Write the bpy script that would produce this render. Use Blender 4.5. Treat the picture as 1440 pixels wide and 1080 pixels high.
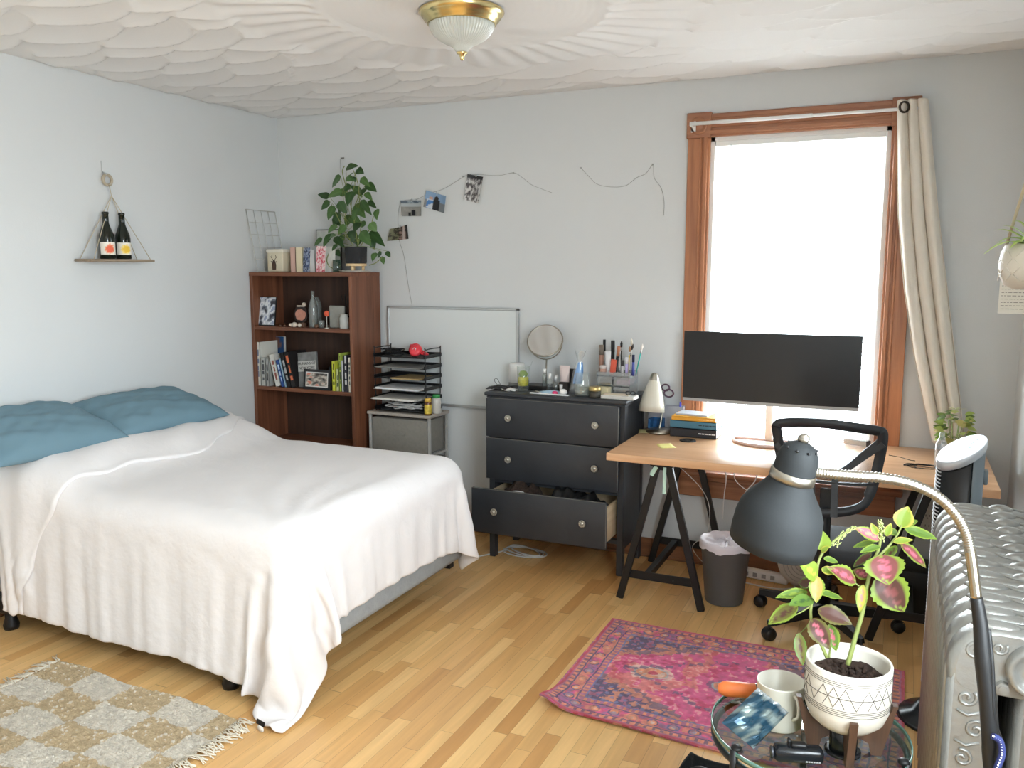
import bpy, bmesh, math, random
import numpy as np
from mathutils import Vector, Matrix, Euler, noise
random.seed(7)
rng = np.random.RandomState(11)
S = bpy.context.scene
COL = S.collection
PI = math.pi
for o in list(bpy.data.objects): bpy.data.objects.remove(o)

# ------------------------------------------------------------------ camera
cam = bpy.data.cameras.new('camera')
cam.sensor_width = 36.0
cam.lens = 1187.0 / 1440.0 * 36.0
cam.clip_start = 0.02
co = bpy.data.objects.new('camera', cam); COL.objects.link(co)
PITCH = math.atan(163 / 1187.0); YAW = math.radians(24.86)
co.location = (0, 0, 1.6)
co.rotation_euler = (PI / 2 - PITCH, 0, YAW)
S.camera = co

# ------------------------------------------------------------------ world, daylight, exposure
w = bpy.data.worlds.new('daylight_sky'); S.world = w; w.use_nodes = True
wn = w.node_tree.nodes; wl = w.node_tree.links
for n in list(wn): wn.remove(n)
wo = wn.new('ShaderNodeOutputWorld'); wb = wn.new('ShaderNodeBackground')
wtc = wn.new('ShaderNodeTexCoord'); wsx = wn.new('ShaderNodeSeparateXYZ'); wr = wn.new('ShaderNodeValToRGB')
wr.color_ramp.elements[0].position = 0.40; wr.color_ramp.elements[0].color = (0.54, 0.58, 0.61, 1)
wr.color_ramp.elements[1].position = 0.56; wr.color_ramp.elements[1].color = (0.87, 0.94, 1.0, 1)
wma = wn.new('ShaderNodeMath'); wma.operation = 'MULTIPLY_ADD'; wma.inputs[1].default_value = 0.5; wma.inputs[2].default_value = 0.5
wl.new(wtc.outputs['Generated'], wsx.inputs[0]); wl.new(wsx.outputs['Z'], wma.inputs[0]); wl.new(wma.outputs[0], wr.inputs[0])
wl.new(wr.outputs[0], wb.inputs[0]); wl.new(wb.outputs[0], wo.inputs[0])
wb.inputs[1].default_value = 30.5

def portal(name, loc, rot, sx, sy):
    l = bpy.data.lights.new(name, 'AREA'); l.shape = 'RECTANGLE'; l.size = sx; l.size_y = sy
    l.cycles.is_portal = True
    o = bpy.data.objects.new(name, l); COL.objects.link(o); o.location = loc; o.rotation_euler = rot
    return o
portal('window_portal', (-0.52, 4.62, 1.40), (-PI / 2, 0, 0), 0.86, 1.76)          # the window behind the desk
portal('side_window_portal', (0.64, 0.70, 1.65), (0, PI / 2, 0), 1.40, 1.6)          # unseen side window inferred from the light, its position tuned for brightness
S.view_settings.view_transform = 'Standard'
S.view_settings.look = 'None'
S.view_settings.exposure = 0.15
S.view_settings.gamma = 1.0
S.view_settings.use_curve_mapping = False
S.cycles.max_bounces = 10
S.cycles.diffuse_bounces = 6
S.cycles.transparent_max_bounces = 24
S.cycles.sample_clamp_indirect = 6.0
S.cycles.caustics_reflective = False
S.cycles.caustics_refractive = False

# ------------------------------------------------------------------ pixel helpers for measuring (frame 1440x1080)
_FW = np.array([-math.sin(YAW) * math.cos(PITCH), math.cos(YAW) * math.cos(PITCH), -math.sin(PITCH)])
_RT = np.array([math.cos(YAW), math.sin(YAW), 0.0]); _UP = np.cross(_RT, _FW)
def ray(px, py): return _FW * 1187.0 + _RT * (px - 720) - _UP * (py - 540)
def onZ(px, py, z=0.0): d = ray(px, py); return Vector(np.array([0, 0, 1.6]) + (z - 1.6) / d[2] * d)
def onY(px, py, Y): d = ray(px, py); return Vector(np.array([0, 0, 1.6]) + Y / d[1] * d)
def onX(px, py, X): d = ray(px, py); return Vector(np.array([0, 0, 1.6]) + X / d[0] * d)
def at(px, py, dist): d = ray(px, py) / 1187.0; return Vector(np.array([0, 0, 1.6]) + dist * d)

# ------------------------------------------------------------------ materials
def srgb(r, g, b):
    f = lambda c: (c / 255 / 12.92) if c / 255 <= 0.04045 else ((c / 255 + 0.055) / 1.055) ** 2.4
    return (f(r), f(g), f(b), 1)
MATS = {}
def mat(name, col=(200, 200, 200), rough=0.5, metal=0.0, noise_amt=0.0, noise_scale=20, bump=0.0, bump_scale=60, spec=0.5,
        trans=0.0, alpha=1.0, coat=0.0, attr=None, sheen=0.0, ior=1.45, sss=0.0, stretch=(1, 1, 1)):
    if name in MATS: return MATS[name]
    m = bpy.data.materials.new(name); m.use_nodes = True; MATS[name] = m
    nt = m.node_tree; N = nt.nodes; L = nt.links; p = N['Principled BSDF']
    c = srgb(*col)
    p.inputs['Base Color'].default_value = c
    p.inputs['Roughness'].default_value = rough; p.inputs['Metallic'].default_value = metal
    p.inputs['Specular IOR Level'].default_value = spec; p.inputs['IOR'].default_value = ior
    p.inputs['Transmission Weight'].default_value = trans; p.inputs['Alpha'].default_value = alpha
    p.inputs['Coat Weight'].default_value = coat; p.inputs['Sheen Weight'].default_value = sheen
    if sss: p.inputs['Subsurface Weight'].default_value = sss; p.inputs['Subsurface Scale'].default_value = 0.01
    vec = None
    if noise_amt or bump:
        tc = N.new('ShaderNodeTexCoord'); mp = N.new('ShaderNodeMapping'); mp.inputs['Scale'].default_value = stretch
        L.new(tc.outputs['Object'], mp.inputs[0]); vec = mp.outputs[0]
    src = None
    if attr:
        a = N.new('ShaderNodeAttribute'); a.attribute_name = attr; src = a.outputs['Color']
        L.new(src, p.inputs['Base Color'])
    if noise_amt:
        nz = N.new('ShaderNodeTexNoise'); nz.inputs['Scale'].default_value = noise_scale; nz.inputs['Detail'].default_value = 5
        L.new(vec, nz.inputs['Vector'])
        mr = N.new('ShaderNodeMapRange'); mr.inputs['From Min'].default_value = 0.3; mr.inputs['From Max'].default_value = 0.7
        mr.inputs['To Min'].default_value = 1 - noise_amt; mr.inputs['To Max'].default_value = 1 + noise_amt
        L.new(nz.outputs['Fac'], mr.inputs[0])
        mx = N.new('ShaderNodeVectorMath'); mx.operation = 'SCALE'
        if src: L.new(src, mx.inputs[0])
        else: mx.inputs[0].default_value = c[:3]
        L.new(mr.outputs[0], mx.inputs['Scale']); L.new(mx.outputs[0], p.inputs['Base Color'])
    if bump:
        nb = N.new('ShaderNodeTexNoise'); nb.inputs['Scale'].default_value = bump_scale; nb.inputs['Detail'].default_value = 4
        L.new(vec, nb.inputs['Vector'])
        bp = N.new('ShaderNodeBump'); bp.inputs['Strength'].default_value = bump; bp.inputs['Distance'].default_value = 0.01
        L.new(nb.outputs['Fac'], bp.inputs['Height']); L.new(bp.outputs[0], p.inputs['Normal'])
    return m
def clear_mat(name, tint=(245, 250, 250), gloss=0.12, rough=0.03, opac=0.0):
    """Thin clear glass or plastic: see-through with a mirror sheen that follows the Fresnel law, plus a little milk."""
    if name in MATS: return MATS[name]
    m = bpy.data.materials.new(name); m.use_nodes = True; MATS[name] = m
    N = m.node_tree.nodes; L = m.node_tree.links
    out = N['Material Output']; N.remove(N['Principled BSDF'])
    t = N.new('ShaderNodeBsdfTransparent'); t.inputs[0].default_value = srgb(*tint)
    g = N.new('ShaderNodeBsdfGlossy'); g.inputs['Roughness'].default_value = rough
    f = N.new('ShaderNodeFresnel'); f.inputs[0].default_value = 1.45
    ad = N.new('ShaderNodeMath'); ad.operation = 'ADD'; ad.inputs[1].default_value = gloss * 0.3; ad.use_clamp = True
    L.new(f.outputs[0], ad.inputs[0])
    ge = N.new('ShaderNodeNewGeometry'); fb = N.new('ShaderNodeMath'); fb.operation = 'SUBTRACT'; fb.inputs[0].default_value = 1; L.new(ge.outputs['Backfacing'], fb.inputs[1])
    mu = N.new('ShaderNodeMath'); mu.operation = 'MULTIPLY'; L.new(ad.outputs[0], mu.inputs[0]); L.new(fb.outputs[0], mu.inputs[1]); ad = mu
    mx = N.new('ShaderNodeMixShader'); L.new(ad.outputs[0], mx.inputs[0]); L.new(t.outputs[0], mx.inputs[1]); L.new(g.outputs[0], mx.inputs[2])
    last = mx
    if opac:
        d = N.new('ShaderNodeBsdfDiffuse'); d.inputs[0].default_value = srgb(*tint)
        m2 = N.new('ShaderNodeMixShader'); m2.inputs[0].default_value = opac
        L.new(mx.outputs[0], m2.inputs[1]); L.new(d.outputs[0], m2.inputs[2]); last = m2
    L.new(last.outputs[0], out.inputs['Surface'])
    return m
def wood_mat(name, c1, c2, rough=0.45, axis=2, scale=6.0, coat=0.0, bump=0.05):
    if name in MATS: return MATS[name]
    m = bpy.data.materials.new(name); m.use_nodes = True; MATS[name] = m
    N = m.node_tree.nodes; L = m.node_tree.links; p = N['Principled BSDF']
    tc = N.new('ShaderNodeTexCoord'); mp = N.new('ShaderNodeMapping')
    sc = [scale * 3.2] * 3; sc[axis] = scale * 0.16; mp.inputs['Scale'].default_value = sc
    L.new(tc.outputs['Object'], mp.inputs[0])
    n1 = N.new('ShaderNodeTexNoise'); n1.inputs['Scale'].default_value = 1.6; n1.inputs['Detail'].default_value = 7; n1.inputs['Roughness'].default_value = 0.62
    n1.inputs['Distortion'].default_value = 0.7
    L.new(mp.outputs[0], n1.inputs['Vector'])
    r = N.new('ShaderNodeValToRGB'); r.color_ramp.elements[0].position = 0.32; r.color_ramp.elements[0].color = srgb(*c1)
    r.color_ramp.elements[1].position = 0.70; r.color_ramp.elements[1].color = srgb(*c2)
    L.new(n1.outputs['Fac'], r.inputs[0]); L.new(r.outputs[0], p.inputs['Base Color'])
    p.inputs['Roughness'].default_value = rough; p.inputs['Coat Weight'].default_value = coat; p.inputs['Coat Roughness'].default_value = 0.15
    b = N.new('ShaderNodeBump'); b.inputs['Strength'].default_value = bump; b.inputs['Distance'].default_value = 0.003
    L.new(n1.outputs['Fac'], b.inputs['Height']); L.new(b.outputs[0], p.inputs['Normal'])
    return m

# ------------------------------------------------------------------ geometry collector
class MB:
    def __init__(s): s.v = []; s.f = []; s.mi = []; s.sm = []; s.mats = []; s.cm = 0; s.c = []; s.usec = False; s.cc = (1, 1, 1, 1)
    def mat(s, m):
        if m not in s.mats: s.mats.append(m)
        s.cm = s.mats.index(m); return s
    def add(s, vs, fs, smooth=False, M=None):
        o = len(s.v)
        for p in vs:
            p = Vector(p)
            if M is not None: p = M @ p
            s.v.append(tuple(p)); s.c.append(s.cc)
        for f in fs: s.f.append(tuple(i + o for i in f)); s.mi.append(s.cm); s.sm.append(smooth)
        return s
    def box(s, c, d, bev=0.0, M=None, rot=None, seg=1):
        """c centre, d size."""
        R = Matrix.Translation(c) @ (Euler(rot).to_matrix().to_4x4() if rot else Matrix.Identity(4))
        if M is not None: R = M @ R
        hx, hy, hz = d[0] / 2, d[1] / 2, d[2] / 2
        if bev <= 0:
            vs = [(x, y, z) for x in (-hx, hx) for y in (-hy, hy) for z in (-hz, hz)]
            fs = [(0, 1, 3, 2), (4, 6, 7, 5), (0, 4, 5, 1), (2, 3, 7, 6), (0, 2, 6, 4), (1, 5, 7, 3)]
            return s.add(vs, fs, False, R)
        bm = bmesh.new(); bmesh.ops.create_cube(bm, size=1)
        for v in bm.verts: v.co = Vector((v.co.x * d[0], v.co.y * d[1], v.co.z * d[2]))
        b = min(bev, 0.49 * min(d))
        bmesh.ops.bevel(bm, geom=bm.edges[:], offset=b, segments=seg, affect='EDGES', profile=0.5)
        bm.verts.index_update()
        s.add([v.co.copy() for v in bm.verts], [[v.index for v in f.verts] for f in bm.faces], seg > 1, R); bm.free(); return s
    def box2(s, a, b, bev=0.0, **k):
        c = [(a[i] + b[i]) / 2 for i in range(3)]; d = [abs(b[i] - a[i]) for i in range(3)]
        return s.box(c, d, bev, **k)
    def ring_stack(s, rings, cap0=True, cap1=True, smooth=True, closed=True):
        n = len(rings[0]); o = len(s.v)
        vs = [p for r in rings for p in r]; fs = []
        m = n if closed else n - 1
        for k in range(len(rings) - 1):
            for i in range(m):
                j = (i + 1) % n
                fs.append((k * n + i, k * n + j, (k + 1) * n + j, (k + 1) * n + i))
        s.add(vs, fs, smooth)
        if cap0: s.f.append(tuple(o + i for i in range(n))[::-1]); s.mi.append(s.cm); s.sm.append(False)
        if cap1: s.f.append(tuple(o + (len(rings) - 1) * n + i for i in range(n))); s.mi.append(s.cm); s.sm.append(False)
        return s
    def cyl(s, p0, p1, r0, r1=None, n=16, caps=True, smooth=True):
        if r1 is None: r1 = r0
        p0 = Vector(p0); p1 = Vector(p1); d = (p1 - p0).normalized()
        a = d.orthogonal().normalized(); b = d.cross(a)
        R = [[p + (a * math.cos(2 * PI * i / n) + b * math.sin(2 * PI * i / n)) * r for i in range(n)] for p, r in ((p0, r0), (p1, r1))]
        return s.ring_stack(R, caps, caps, smooth)
    def lathe(s, prof, c=(0, 0, 0), axis=(0, 0, 1), n=28, smooth=True, cap0=False, cap1=False, sx=1.0, sy=1.0, ripple=0, ramp=0.0):
        """prof: list of (radius, height) along the axis."""
        d = Vector(axis).normalized(); c = Vector(c)
        if abs(d.z) > 0.999: a = Vector((1, 0, 0)); b = Vector((0, 1, 0)) * (1 if d.z > 0 else -1)
        else: a = d.orthogonal().normalized(); b = d.cross(a)
        R = []
        for r, h in prof:
            R.append([c + d * h + (a * math.cos(2 * PI * i / n) * sx + b * math.sin(2 * PI * i / n) * sy) * max(r * (1 + (ramp * .5 * (1 + math.cos(2 * PI * i * ripple / n)) if ripple else 0)), 1e-5) for i in range(n)])
        return s.ring_stack(R, cap0, cap1, smooth)
    def tube(s, pts, r, n=8, caps=True, closed=False):
        pts = [Vector(p) for p in pts]; rings = []; k = len(pts)
        up = None
        for i in range(k):
            if closed: t = pts[(i + 1) % k] - pts[i - 1]
            else: t = pts[min(i + 1, k - 1)] - pts[max(i - 1, 0)]
            if t.length < 1e-9: t = Vector((0, 0, 1))
            t.normalize()
            if up is None: up = t.orthogonal().normalized()
            up = (up - t * up.dot(t))
            if up.length < 1e-6: up = t.orthogonal()
            up.normalize(); b = t.cross(up)
            rr = r[i] if isinstance(r, (list, tuple)) else r
            rings.append([pts[i] + (up * math.cos(2 * PI * j / n) + b * math.sin(2 * PI * j / n)) * rr for j in range(n)])
        if closed: rings.append(rings[0]); return s.ring_stack(rings, False, False)
        return s.ring_stack(rings, caps, caps)
    def prism(s, poly, h, M=None, smooth=False):
        """poly in XY, extruded 0..h in Z, placed by M."""
        n = len(poly)
        vs = [(x, y, 0) for x, y in poly] + [(x, y, h) for x, y in poly]
        fs = [tuple(range(n))[::-1], tuple(range(n, 2 * n))] + [(i, (i + 1) % n, n + (i + 1) % n, n + i) for i in range(n)]
        return s.add(vs, fs, smooth, M)
    def ball(s, c, r, n=14, m=9, sc=(1, 1, 1)):
        prof = [(math.sin(PI * k / m) * r, -math.cos(PI * k / m) * r) for k in range(m + 1)]
        o = len(s.v); s.lathe(prof, (0, 0, 0), n=n)
        for i in range(o, len(s.v)):
            p = s.v[i]; s.v[i] = (c[0] + p[0] * sc[0], c[1] + p[1] * sc[1], c[2] + p[2] * sc[2])
        return s
    def grid(s, P, smooth=True):
        """P: array rows x cols x 3."""
        a, b = len(P), len(P[0])
        return s.add([tuple(P[i][j]) for i in range(a) for j in range(b)],
                     [(i * b + j, (i + 1) * b + j, (i + 1) * b + j + 1, i * b + j + 1) for i in range(a - 1) for j in range(b - 1)], smooth)
    def text(s, string, size, M, depth=0.0006, align='CENTER'):
        c = bpy.data.curves.new('t', 'FONT'); c.body = string; c.size = size; c.extrude = depth / 2; c.align_x = align; c.align_y = 'CENTER'; c.resolution_u = 2
        o = bpy.data.objects.new('t', c); COL.objects.link(o)
        dg = bpy.context.evaluated_depsgraph_get(); me = o.evaluated_get(dg).to_mesh()
        s.add([v.co.copy() for v in me.vertices], [tuple(p.vertices) for p in me.polygons], False, M)
        o.evaluated_get(dg).to_mesh_clear(); bpy.data.objects.remove(o); bpy.data.curves.remove(c); return s
    def build(s, name, m=None, parent=None, world=False, loc=None, rot=None):
        me = bpy.data.meshes.new(name)
        vs = s.v
        if world:
            if parent is not None:
                W = parent.matrix_basis.copy()
                q = parent.parent
                while q is not None: W = q.matrix_basis @ W; q = q.parent
                I = W.inverted(); vs = [tuple(I @ Vector(p)) for p in s.v]
            elif loc is None:
                A = np.array(s.v); c = (A.min(0) + A.max(0)) / 2; c[2] = A[:, 2].min(); loc = tuple(c)
                vs = [tuple(x) for x in (A - c)]
        me.from_pydata(vs, [], s.f)
        if m is not None: me.materials.append(m)
        else:
            for q in s.mats: me.materials.append(q)
            me.polygons.foreach_set('material_index', s.mi)
        me.polygons.foreach_set('use_smooth', s.sm)
        if s.usec:
            ca = me.color_attributes.new('col', 'FLOAT_COLOR', 'POINT')
            ca.data.foreach_set('color', np.array(s.c, dtype=np.float32).ravel())
        me.update()
        o = bpy.data.objects.new(name, me); COL.objects.link(o)
        if parent is not None: o.parent = parent
        if loc is not None: o.location = loc
        if rot is not None: o.rotation_euler = rot
        return o
def fix_normals(o):
    bm = bmesh.new(); bm.from_mesh(o.data); bmesh.ops.recalc_face_normals(bm, faces=bm.faces); bm.to_mesh(o.data); bm.free(); return o
def tag(o, label=None, cat=None, group=None, kind=None):
    if label: o['label'] = label
    if cat: o['category'] = cat
    if group: o['group'] = group
    if kind: o['kind'] = kind
    return o
def thing(name, label, cat, loc=(0, 0, 0), rz=0.0, group=None):
    o = bpy.data.objects.new(name, None); COL.objects.link(o); o.empty_display_size = 0.05
    o.location = loc; o.rotation_euler = (0, 0, rz); return tag(o, label, cat, group)
def dup(root, loc, rz=None, label=None, group=None):
    def cp(o, par):
        c = o.copy(); COL.objects.link(c); c.parent = par
        for ch in [q for q in bpy.data.objects if q.parent is o]: cp(ch, c)
        return c
    r = cp(root, None); r.location = loc
    if rz is not None: r.rotation_euler = (0, 0, rz)
    if label: r['label'] = label
    if group: r['group'] = group
    return r
def struct(mb, name, m=None): return tag(mb.build(name, m), kind='structure')
def rx(a): return Matrix.Rotation(a, 4, 'X')
def ry(a): return Matrix.Rotation(a, 4, 'Y')
def rz_(a): return Matrix.Rotation(a, 4, 'Z')
def T(*p): return Matrix.Translation(p if len(p) == 3 else p[0])
def lerp(a, b, t): return a + (b - a) * t
def smooth_path(pts, k=8):
    pts = [Vector(p) for p in pts]; out = []
    for i in range(len(pts) - 1):
        p0 = pts[max(i - 1, 0)]; p1 = pts[i]; p2 = pts[i + 1]; p3 = pts[min(i + 2, len(pts) - 1)]
        for j in range(k):
            t = j / k
            out.append(0.5 * ((2 * p1) + (p2 - p0) * t + (2 * p0 - 5 * p1 + 4 * p2 - p3) * t * t + (3 * p1 - p0 - 3 * p2 + p3) * t ** 3))
    out.append(pts[-1]); return out
# ================================================================== ROOM
XL, XR, YB, YF, ZC = -3.74, 0.49, 4.467, -0.80, 2.557
M_wall = mat('pale_grey_wall_paint', (210, 212, 212), 0.85, noise_amt=0.012, noise_scale=3, bump=0.06, bump_scale=140)
def floor_mat():
    m = bpy.data.materials.new('maple_strip_floor'); m.use_nodes = True
    N = m.node_tree.nodes; L = m.node_tree.links; p = N['Principled BSDF']
    def math_(op, a, b=None, c=None):
        n = N.new('ShaderNodeMath'); n.operation = op
        for i, v in enumerate((a, b, c)):
            if v is None: continue
            if isinstance(v, (int, float)): n.inputs[i].default_value = v
            else: L.new(v, n.inputs[i])
        return n.outputs[0]
    tc = N.new('ShaderNodeTexCoord'); sp = N.new('ShaderNodeSeparateXYZ'); L.new(tc.outputs['Object'], sp.inputs[0])
    W = 0.058
    rx_ = math_('DIVIDE', sp.outputs['X'], W); row = math_('FLOOR', rx_); fx = math_('SUBTRACT', rx_, row)
    wn1 = N.new('ShaderNodeTexWhiteNoise'); wn1.noise_dimensions = '1D'; L.new(row, wn1.inputs['W'])
    off = math_('MULTIPLY', wn1.outputs['Value'], 7.3)
    ry0 = math_('ADD', math_('DIVIDE', sp.outputs['Y'], 0.55), off)
    # warp the joint spacing so that the boards differ in length
    wob = math_('MULTIPLY', math_('SINE', math_('MULTIPLY', ry0, 2.3)), 0.28)
    ry1 = math_('ADD', ry0, wob); idx = math_('FLOOR', ry1); fy = math_('SUBTRACT', ry1, idx)
    cb = N.new('ShaderNodeCombineXYZ'); L.new(row, cb.inputs[0]); L.new(idx, cb.inputs[1])
    wn2 = N.new('ShaderNodeTexWhiteNoise'); wn2.noise_dimensions = '2D'; L.new(cb.outputs[0], wn2.inputs['Vector'])
    ramp = N.new('ShaderNodeValToRGB'); e = ramp.color_ramp.elements
    e[0].position = 0.0; e[0].color = srgb(186, 136, 80); e[1].position = 1.0; e[1].color = srgb(226, 184, 124)
    for pos, cc in ((0.07, (204, 156, 98)), (0.35, (214, 168, 108)), (0.6, (218, 174, 114)), (0.82, (222, 180, 120))):
        q = e.new(pos); q.color = srgb(*cc)
    L.new(wn2.outputs['Value'], ramp.inputs[0])
    mp = N.new('ShaderNodeMapping'); mp.inputs['Scale'].default_value = (38, 2.2, 1)
    addv = N.new('ShaderNodeVectorMath'); addv.operation = 'ADD'; sc = N.new('ShaderNodeVectorMath'); sc.operation = 'SCALE'; sc.inputs['Scale'].default_value = 13.7
    L.new(wn2.outputs['Color'], sc.inputs[0]); L.new(tc.outputs['Object'], mp.inputs[0]); L.new(mp.outputs[0], addv.inputs[0]); L.new(sc.outputs[0], addv.inputs[1])
    g = N.new('ShaderNodeTexNoise'); g.inputs['Scale'].default_value = 1.0; g.inputs['Detail'].default_value = 6; g.inputs['Distortion'].default_value = 0.6
    L.new(addv.outputs[0], g.inputs['Vector'])
    gm = N.new('ShaderNodeMapRange'); gm.inputs['From Min'].default_value = 0.3; gm.inputs['From Max'].default_value = 0.72; gm.inputs['To Min'].default_value = 0.88; gm.inputs['To Max'].default_value = 1.07
    L.new(g.outputs['Fac'], gm.inputs[0])
    # seams
    ex = math_('MINIMUM', fx, math_('SUBTRACT', 1.0, fx)); ey = math_('MINIMUM', fy, math_('SUBTRACT', 1.0, fy))
    sx = math_('GREATER_THAN', ex, 0.012); sy = math_('GREATER_THAN', ey, 0.0022)
    seam = math_('MULTIPLY', sx, sy); seamc = math_('MULTIPLY_ADD', seam, 0.42, 0.58)
    tot = math_('MULTIPLY', gm.outputs[0], seamc)
    mul = N.new('ShaderNodeVectorMath'); mul.operation = 'SCALE'; L.new(ramp.outputs[0], mul.inputs[0]); L.new(tot, mul.inputs['Scale'])
    L.new(mul.outputs[0], p.inputs['Base Color'])
    p.inputs['Roughness'].default_value = 0.36; p.inputs['Specular IOR Level'].default_value = 0.45
    b = N.new('ShaderNodeBump'); b.inputs['Strength'].default_value = 0.25; b.inputs['Distance'].default_value = 0.002
    L.new(tot, b.inputs['Height']); L.new(b.outputs[0], p.inputs['Normal'])
    return m
struct(MB().box2((XL - .2, YF - .2, -0.12), (XR + .2, YB + .2, 0)), 'floor', floor_mat())

LX, LY = -1.56, 2.92        # ceiling lamp
def ceiling_mat():
    m = bpy.data.materials.new('swirled_plaster_ceiling'); m.use_nodes = True
    N = m.node_tree.nodes; L = m.node_tree.links; p = N['Principled BSDF']
    p.inputs['Base Color'].default_value = srgb(230, 229, 228); p.inputs['Roughness'].default_value = 0.8
    return m
def ceiling_mesh():
    """Hand-combed plaster: overlapping fan-shaped sweeps laid in rows, real relief in the mesh, and a combed medallion round the lamp."""
    x0, x1, y0, y1 = XL - .05, XR + .05, 0.9, YB + .05
    st = 0.0095
    xs = np.arange(x0, x1 + st, st); ys = np.arange(y0, y1 + st, st)
    X, Y = np.meshgrid(xs, ys, indexing='ij')
    H = np.zeros_like(X); top = np.full_like(X, -1e9)
    R = 0.30
    r = np.random.RandomState(5)
    k = 0
    cy = y0 - 0.3
    rows = []
    while cy < y1 + 0.5:
        cx = x0 - 0.4 + (0.21 if k % 2 else 0.0)
        while cx < x1 + 0.4:
            rows.append((cx + r.uniform(-.07, .07), cy + r.uniform(-.04, .04), R * r.uniform(.8, 1.25), r.uniform(-.35, .35)))
            cx += 0.42
        cy += 0.16; k += 1
    # later rows (nearer the back wall) were laid first: the nearer sweep overlaps the one behind it
    for (cx, cy, rr, tilt) in rows[::-1]:
        i0, i1 = np.searchsorted(xs, [cx - rr, cx + rr]); j0, j1 = np.searchsorted(ys, [cy - rr * 0.3, cy + rr])
        if i1 <= i0 or j1 <= j0: continue
        xx = X[i0:i1, j0:j1] - cx; yy = Y[i0:i1, j0:j1] - cy
        d = np.sqrt(xx ** 2 + (yy * 1.25) ** 2)
        msk = (d < rr) & (yy > -0.25 * rr)
        t = d / rr
        wgt = np.clip(.5 + .62 * np.cos(np.arctan2(yy, xx) - 2.1 - tilt), 0, 1)
        h = 0.026 * t ** 3.2 * wgt + 0.0008 * np.sin(d * 2 * PI / 0.028)
        sub = H[i0:i1, j0:j1]; sub[msk] = h[msk]
    # the medallion: a disc of radial comb strokes with a flat rim
    dx = X - LX; dy = Y - LY; d = np.sqrt(dx ** 2 + dy ** 2); a = np.arctan2(dy, dx)
    med = d < 0.92
    wave = 0.0010 * np.sin(d * 2 * PI / .03 + a * 3) + .006 * np.clip(np.sin(a * 4 + d * 9), 0, 1) ** 2 * np.clip((d - .2) / .1, 0, 1)
    ring = 0.0055 * np.clip(1 - np.abs(d - 0.55) / 0.05, 0, 1)
    swirl = 0.0048 * np.sin(a * 40 + d * 6)
    hm = np.where(d < 0.55, wave, swirl) + ring + 0.004
    edge = np.clip((0.92 - d) / 0.05, 0, 1)
    H = np.where(med, H * (1 - edge) + hm * edge, H)
    # soften one cell
    for _ in range(1):
        H[1:-1, 1:-1] = (H[1:-1, 1:-1] * 2 + H[:-2, 1:-1] + H[2:, 1:-1] + H[1:-1, :-2] + H[1:-1, 2:]) / 6
    fade = np.clip((Y - y0) / 0.15, 0, 1) * np.clip((YB - Y) / 0.10, 0, 1) * np.clip((X - XL) / 0.06, 0, 1) * np.clip((XR - X) / 0.06, 0, 1)
    Z = ZC - H * fade * 1.0
    nx, ny = X.shape
    V = np.stack([X, Y, Z], -1).reshape(-1, 3)
    I = (np.arange(nx - 1)[:, None] * ny + np.arange(ny - 1)[None, :]).ravel()
    F = np.stack([I, I + 1, I + ny + 1, I + ny], -1)
    me = bpy.data.meshes.new('ceiling'); me.vertices.add(len(V)); me.vertices.foreach_set('co', V.ravel())
    me.loops.add(F.size); me.loops.foreach_set('vertex_index', F.ravel().astype(np.int32))
    me.polygons.add(len(F)); me.polygons.foreach_set('loop_start', np.arange(0, F.size, 4, dtype=np.int32))
    me.polygons.foreach_set('use_smooth', np.ones(len(F), dtype=bool))
    me.update(); me.validate()
    return me
me = ceiling_mesh(); me.materials.append(ceiling_mat())
oc = bpy.data.objects.new('ceiling', me); COL.objects.link(oc); tag(oc, kind='structure')
struct(MB().box2((XL - .2, YF - .2, ZC + 0.001), (XR + .2, YB + .2, ZC + .15)).box2((XL - .05, YF - .05, ZC - 0.002), (XR + .05, 0.91, ZC + .002)), 'ceiling_slab', MATS.get('x') or me.materials[0])

WX0, WX1, WZ0, WZ1 = -0.945, -0.100, 0.53, 2.262      # the clear opening of the desk window
b = MB()
b.box2((XL - .15, YB, 0), (WX0, YB + .15, ZC)).box2((WX1, YB, 0), (XR + .15, YB + .15, ZC))
b.box2((WX0, YB, 0), (WX1, YB + .15, WZ0)).box2((WX0, YB, WZ1), (WX1, YB + .15, ZC))
struct(b, 'wall_back', M_wall)
struct(MB().box2((XL - .15, YF - .15, 0), (XL, YB, ZC)), 'wall_left', M_wall)
SY0, SY1, SZ0, SZ1 = -0.02, 1.42, 0.95, 2.34
b = MB()
b.box2((XR, YF - .15, 0), (XR + .15, SY0, ZC)).box2((XR, SY1, 0), (XR + .15, YB, ZC))
b.box2((XR, SY0, 0), (XR + .15, SY1, SZ0)).box2((XR, SY0, SZ1), (XR + .15, SY1, ZC))
struct(b, 'wall_right', M_wall)
b = MB().box2((XL, YF - .15, 0), (XR, YF, ZC))
struct(b, 'wall_front', M_wall)

M_trim = wood_mat('orange_brown_pine_trim', (142, 88, 56), (188, 124, 82), 0.42, axis=2, scale=5, coat=0.3)
M_trimh = wood_mat('orange_brown_pine_trim_across', (136, 86, 58), (178, 120, 84), 0.42, axis=0, scale=5, coat=0.3)
def casing_profile(b, x0, x1, z0, z1, y, flip=1):
    b.box2((x0, y - .022, z0), (x1, y, z1), .002)
    w = x1 - x0
    inner = x1 if flip > 0 else x0
    for k, (o, t, ww) in enumerate(((.012, .034, .02), (.040, .029, .014))):
        xa = inner - flip * o
        b.box2((min(xa, xa - flip * ww), y - t, z0), (max(xa, xa - flip * ww), y - .02, z1), .003)
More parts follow.
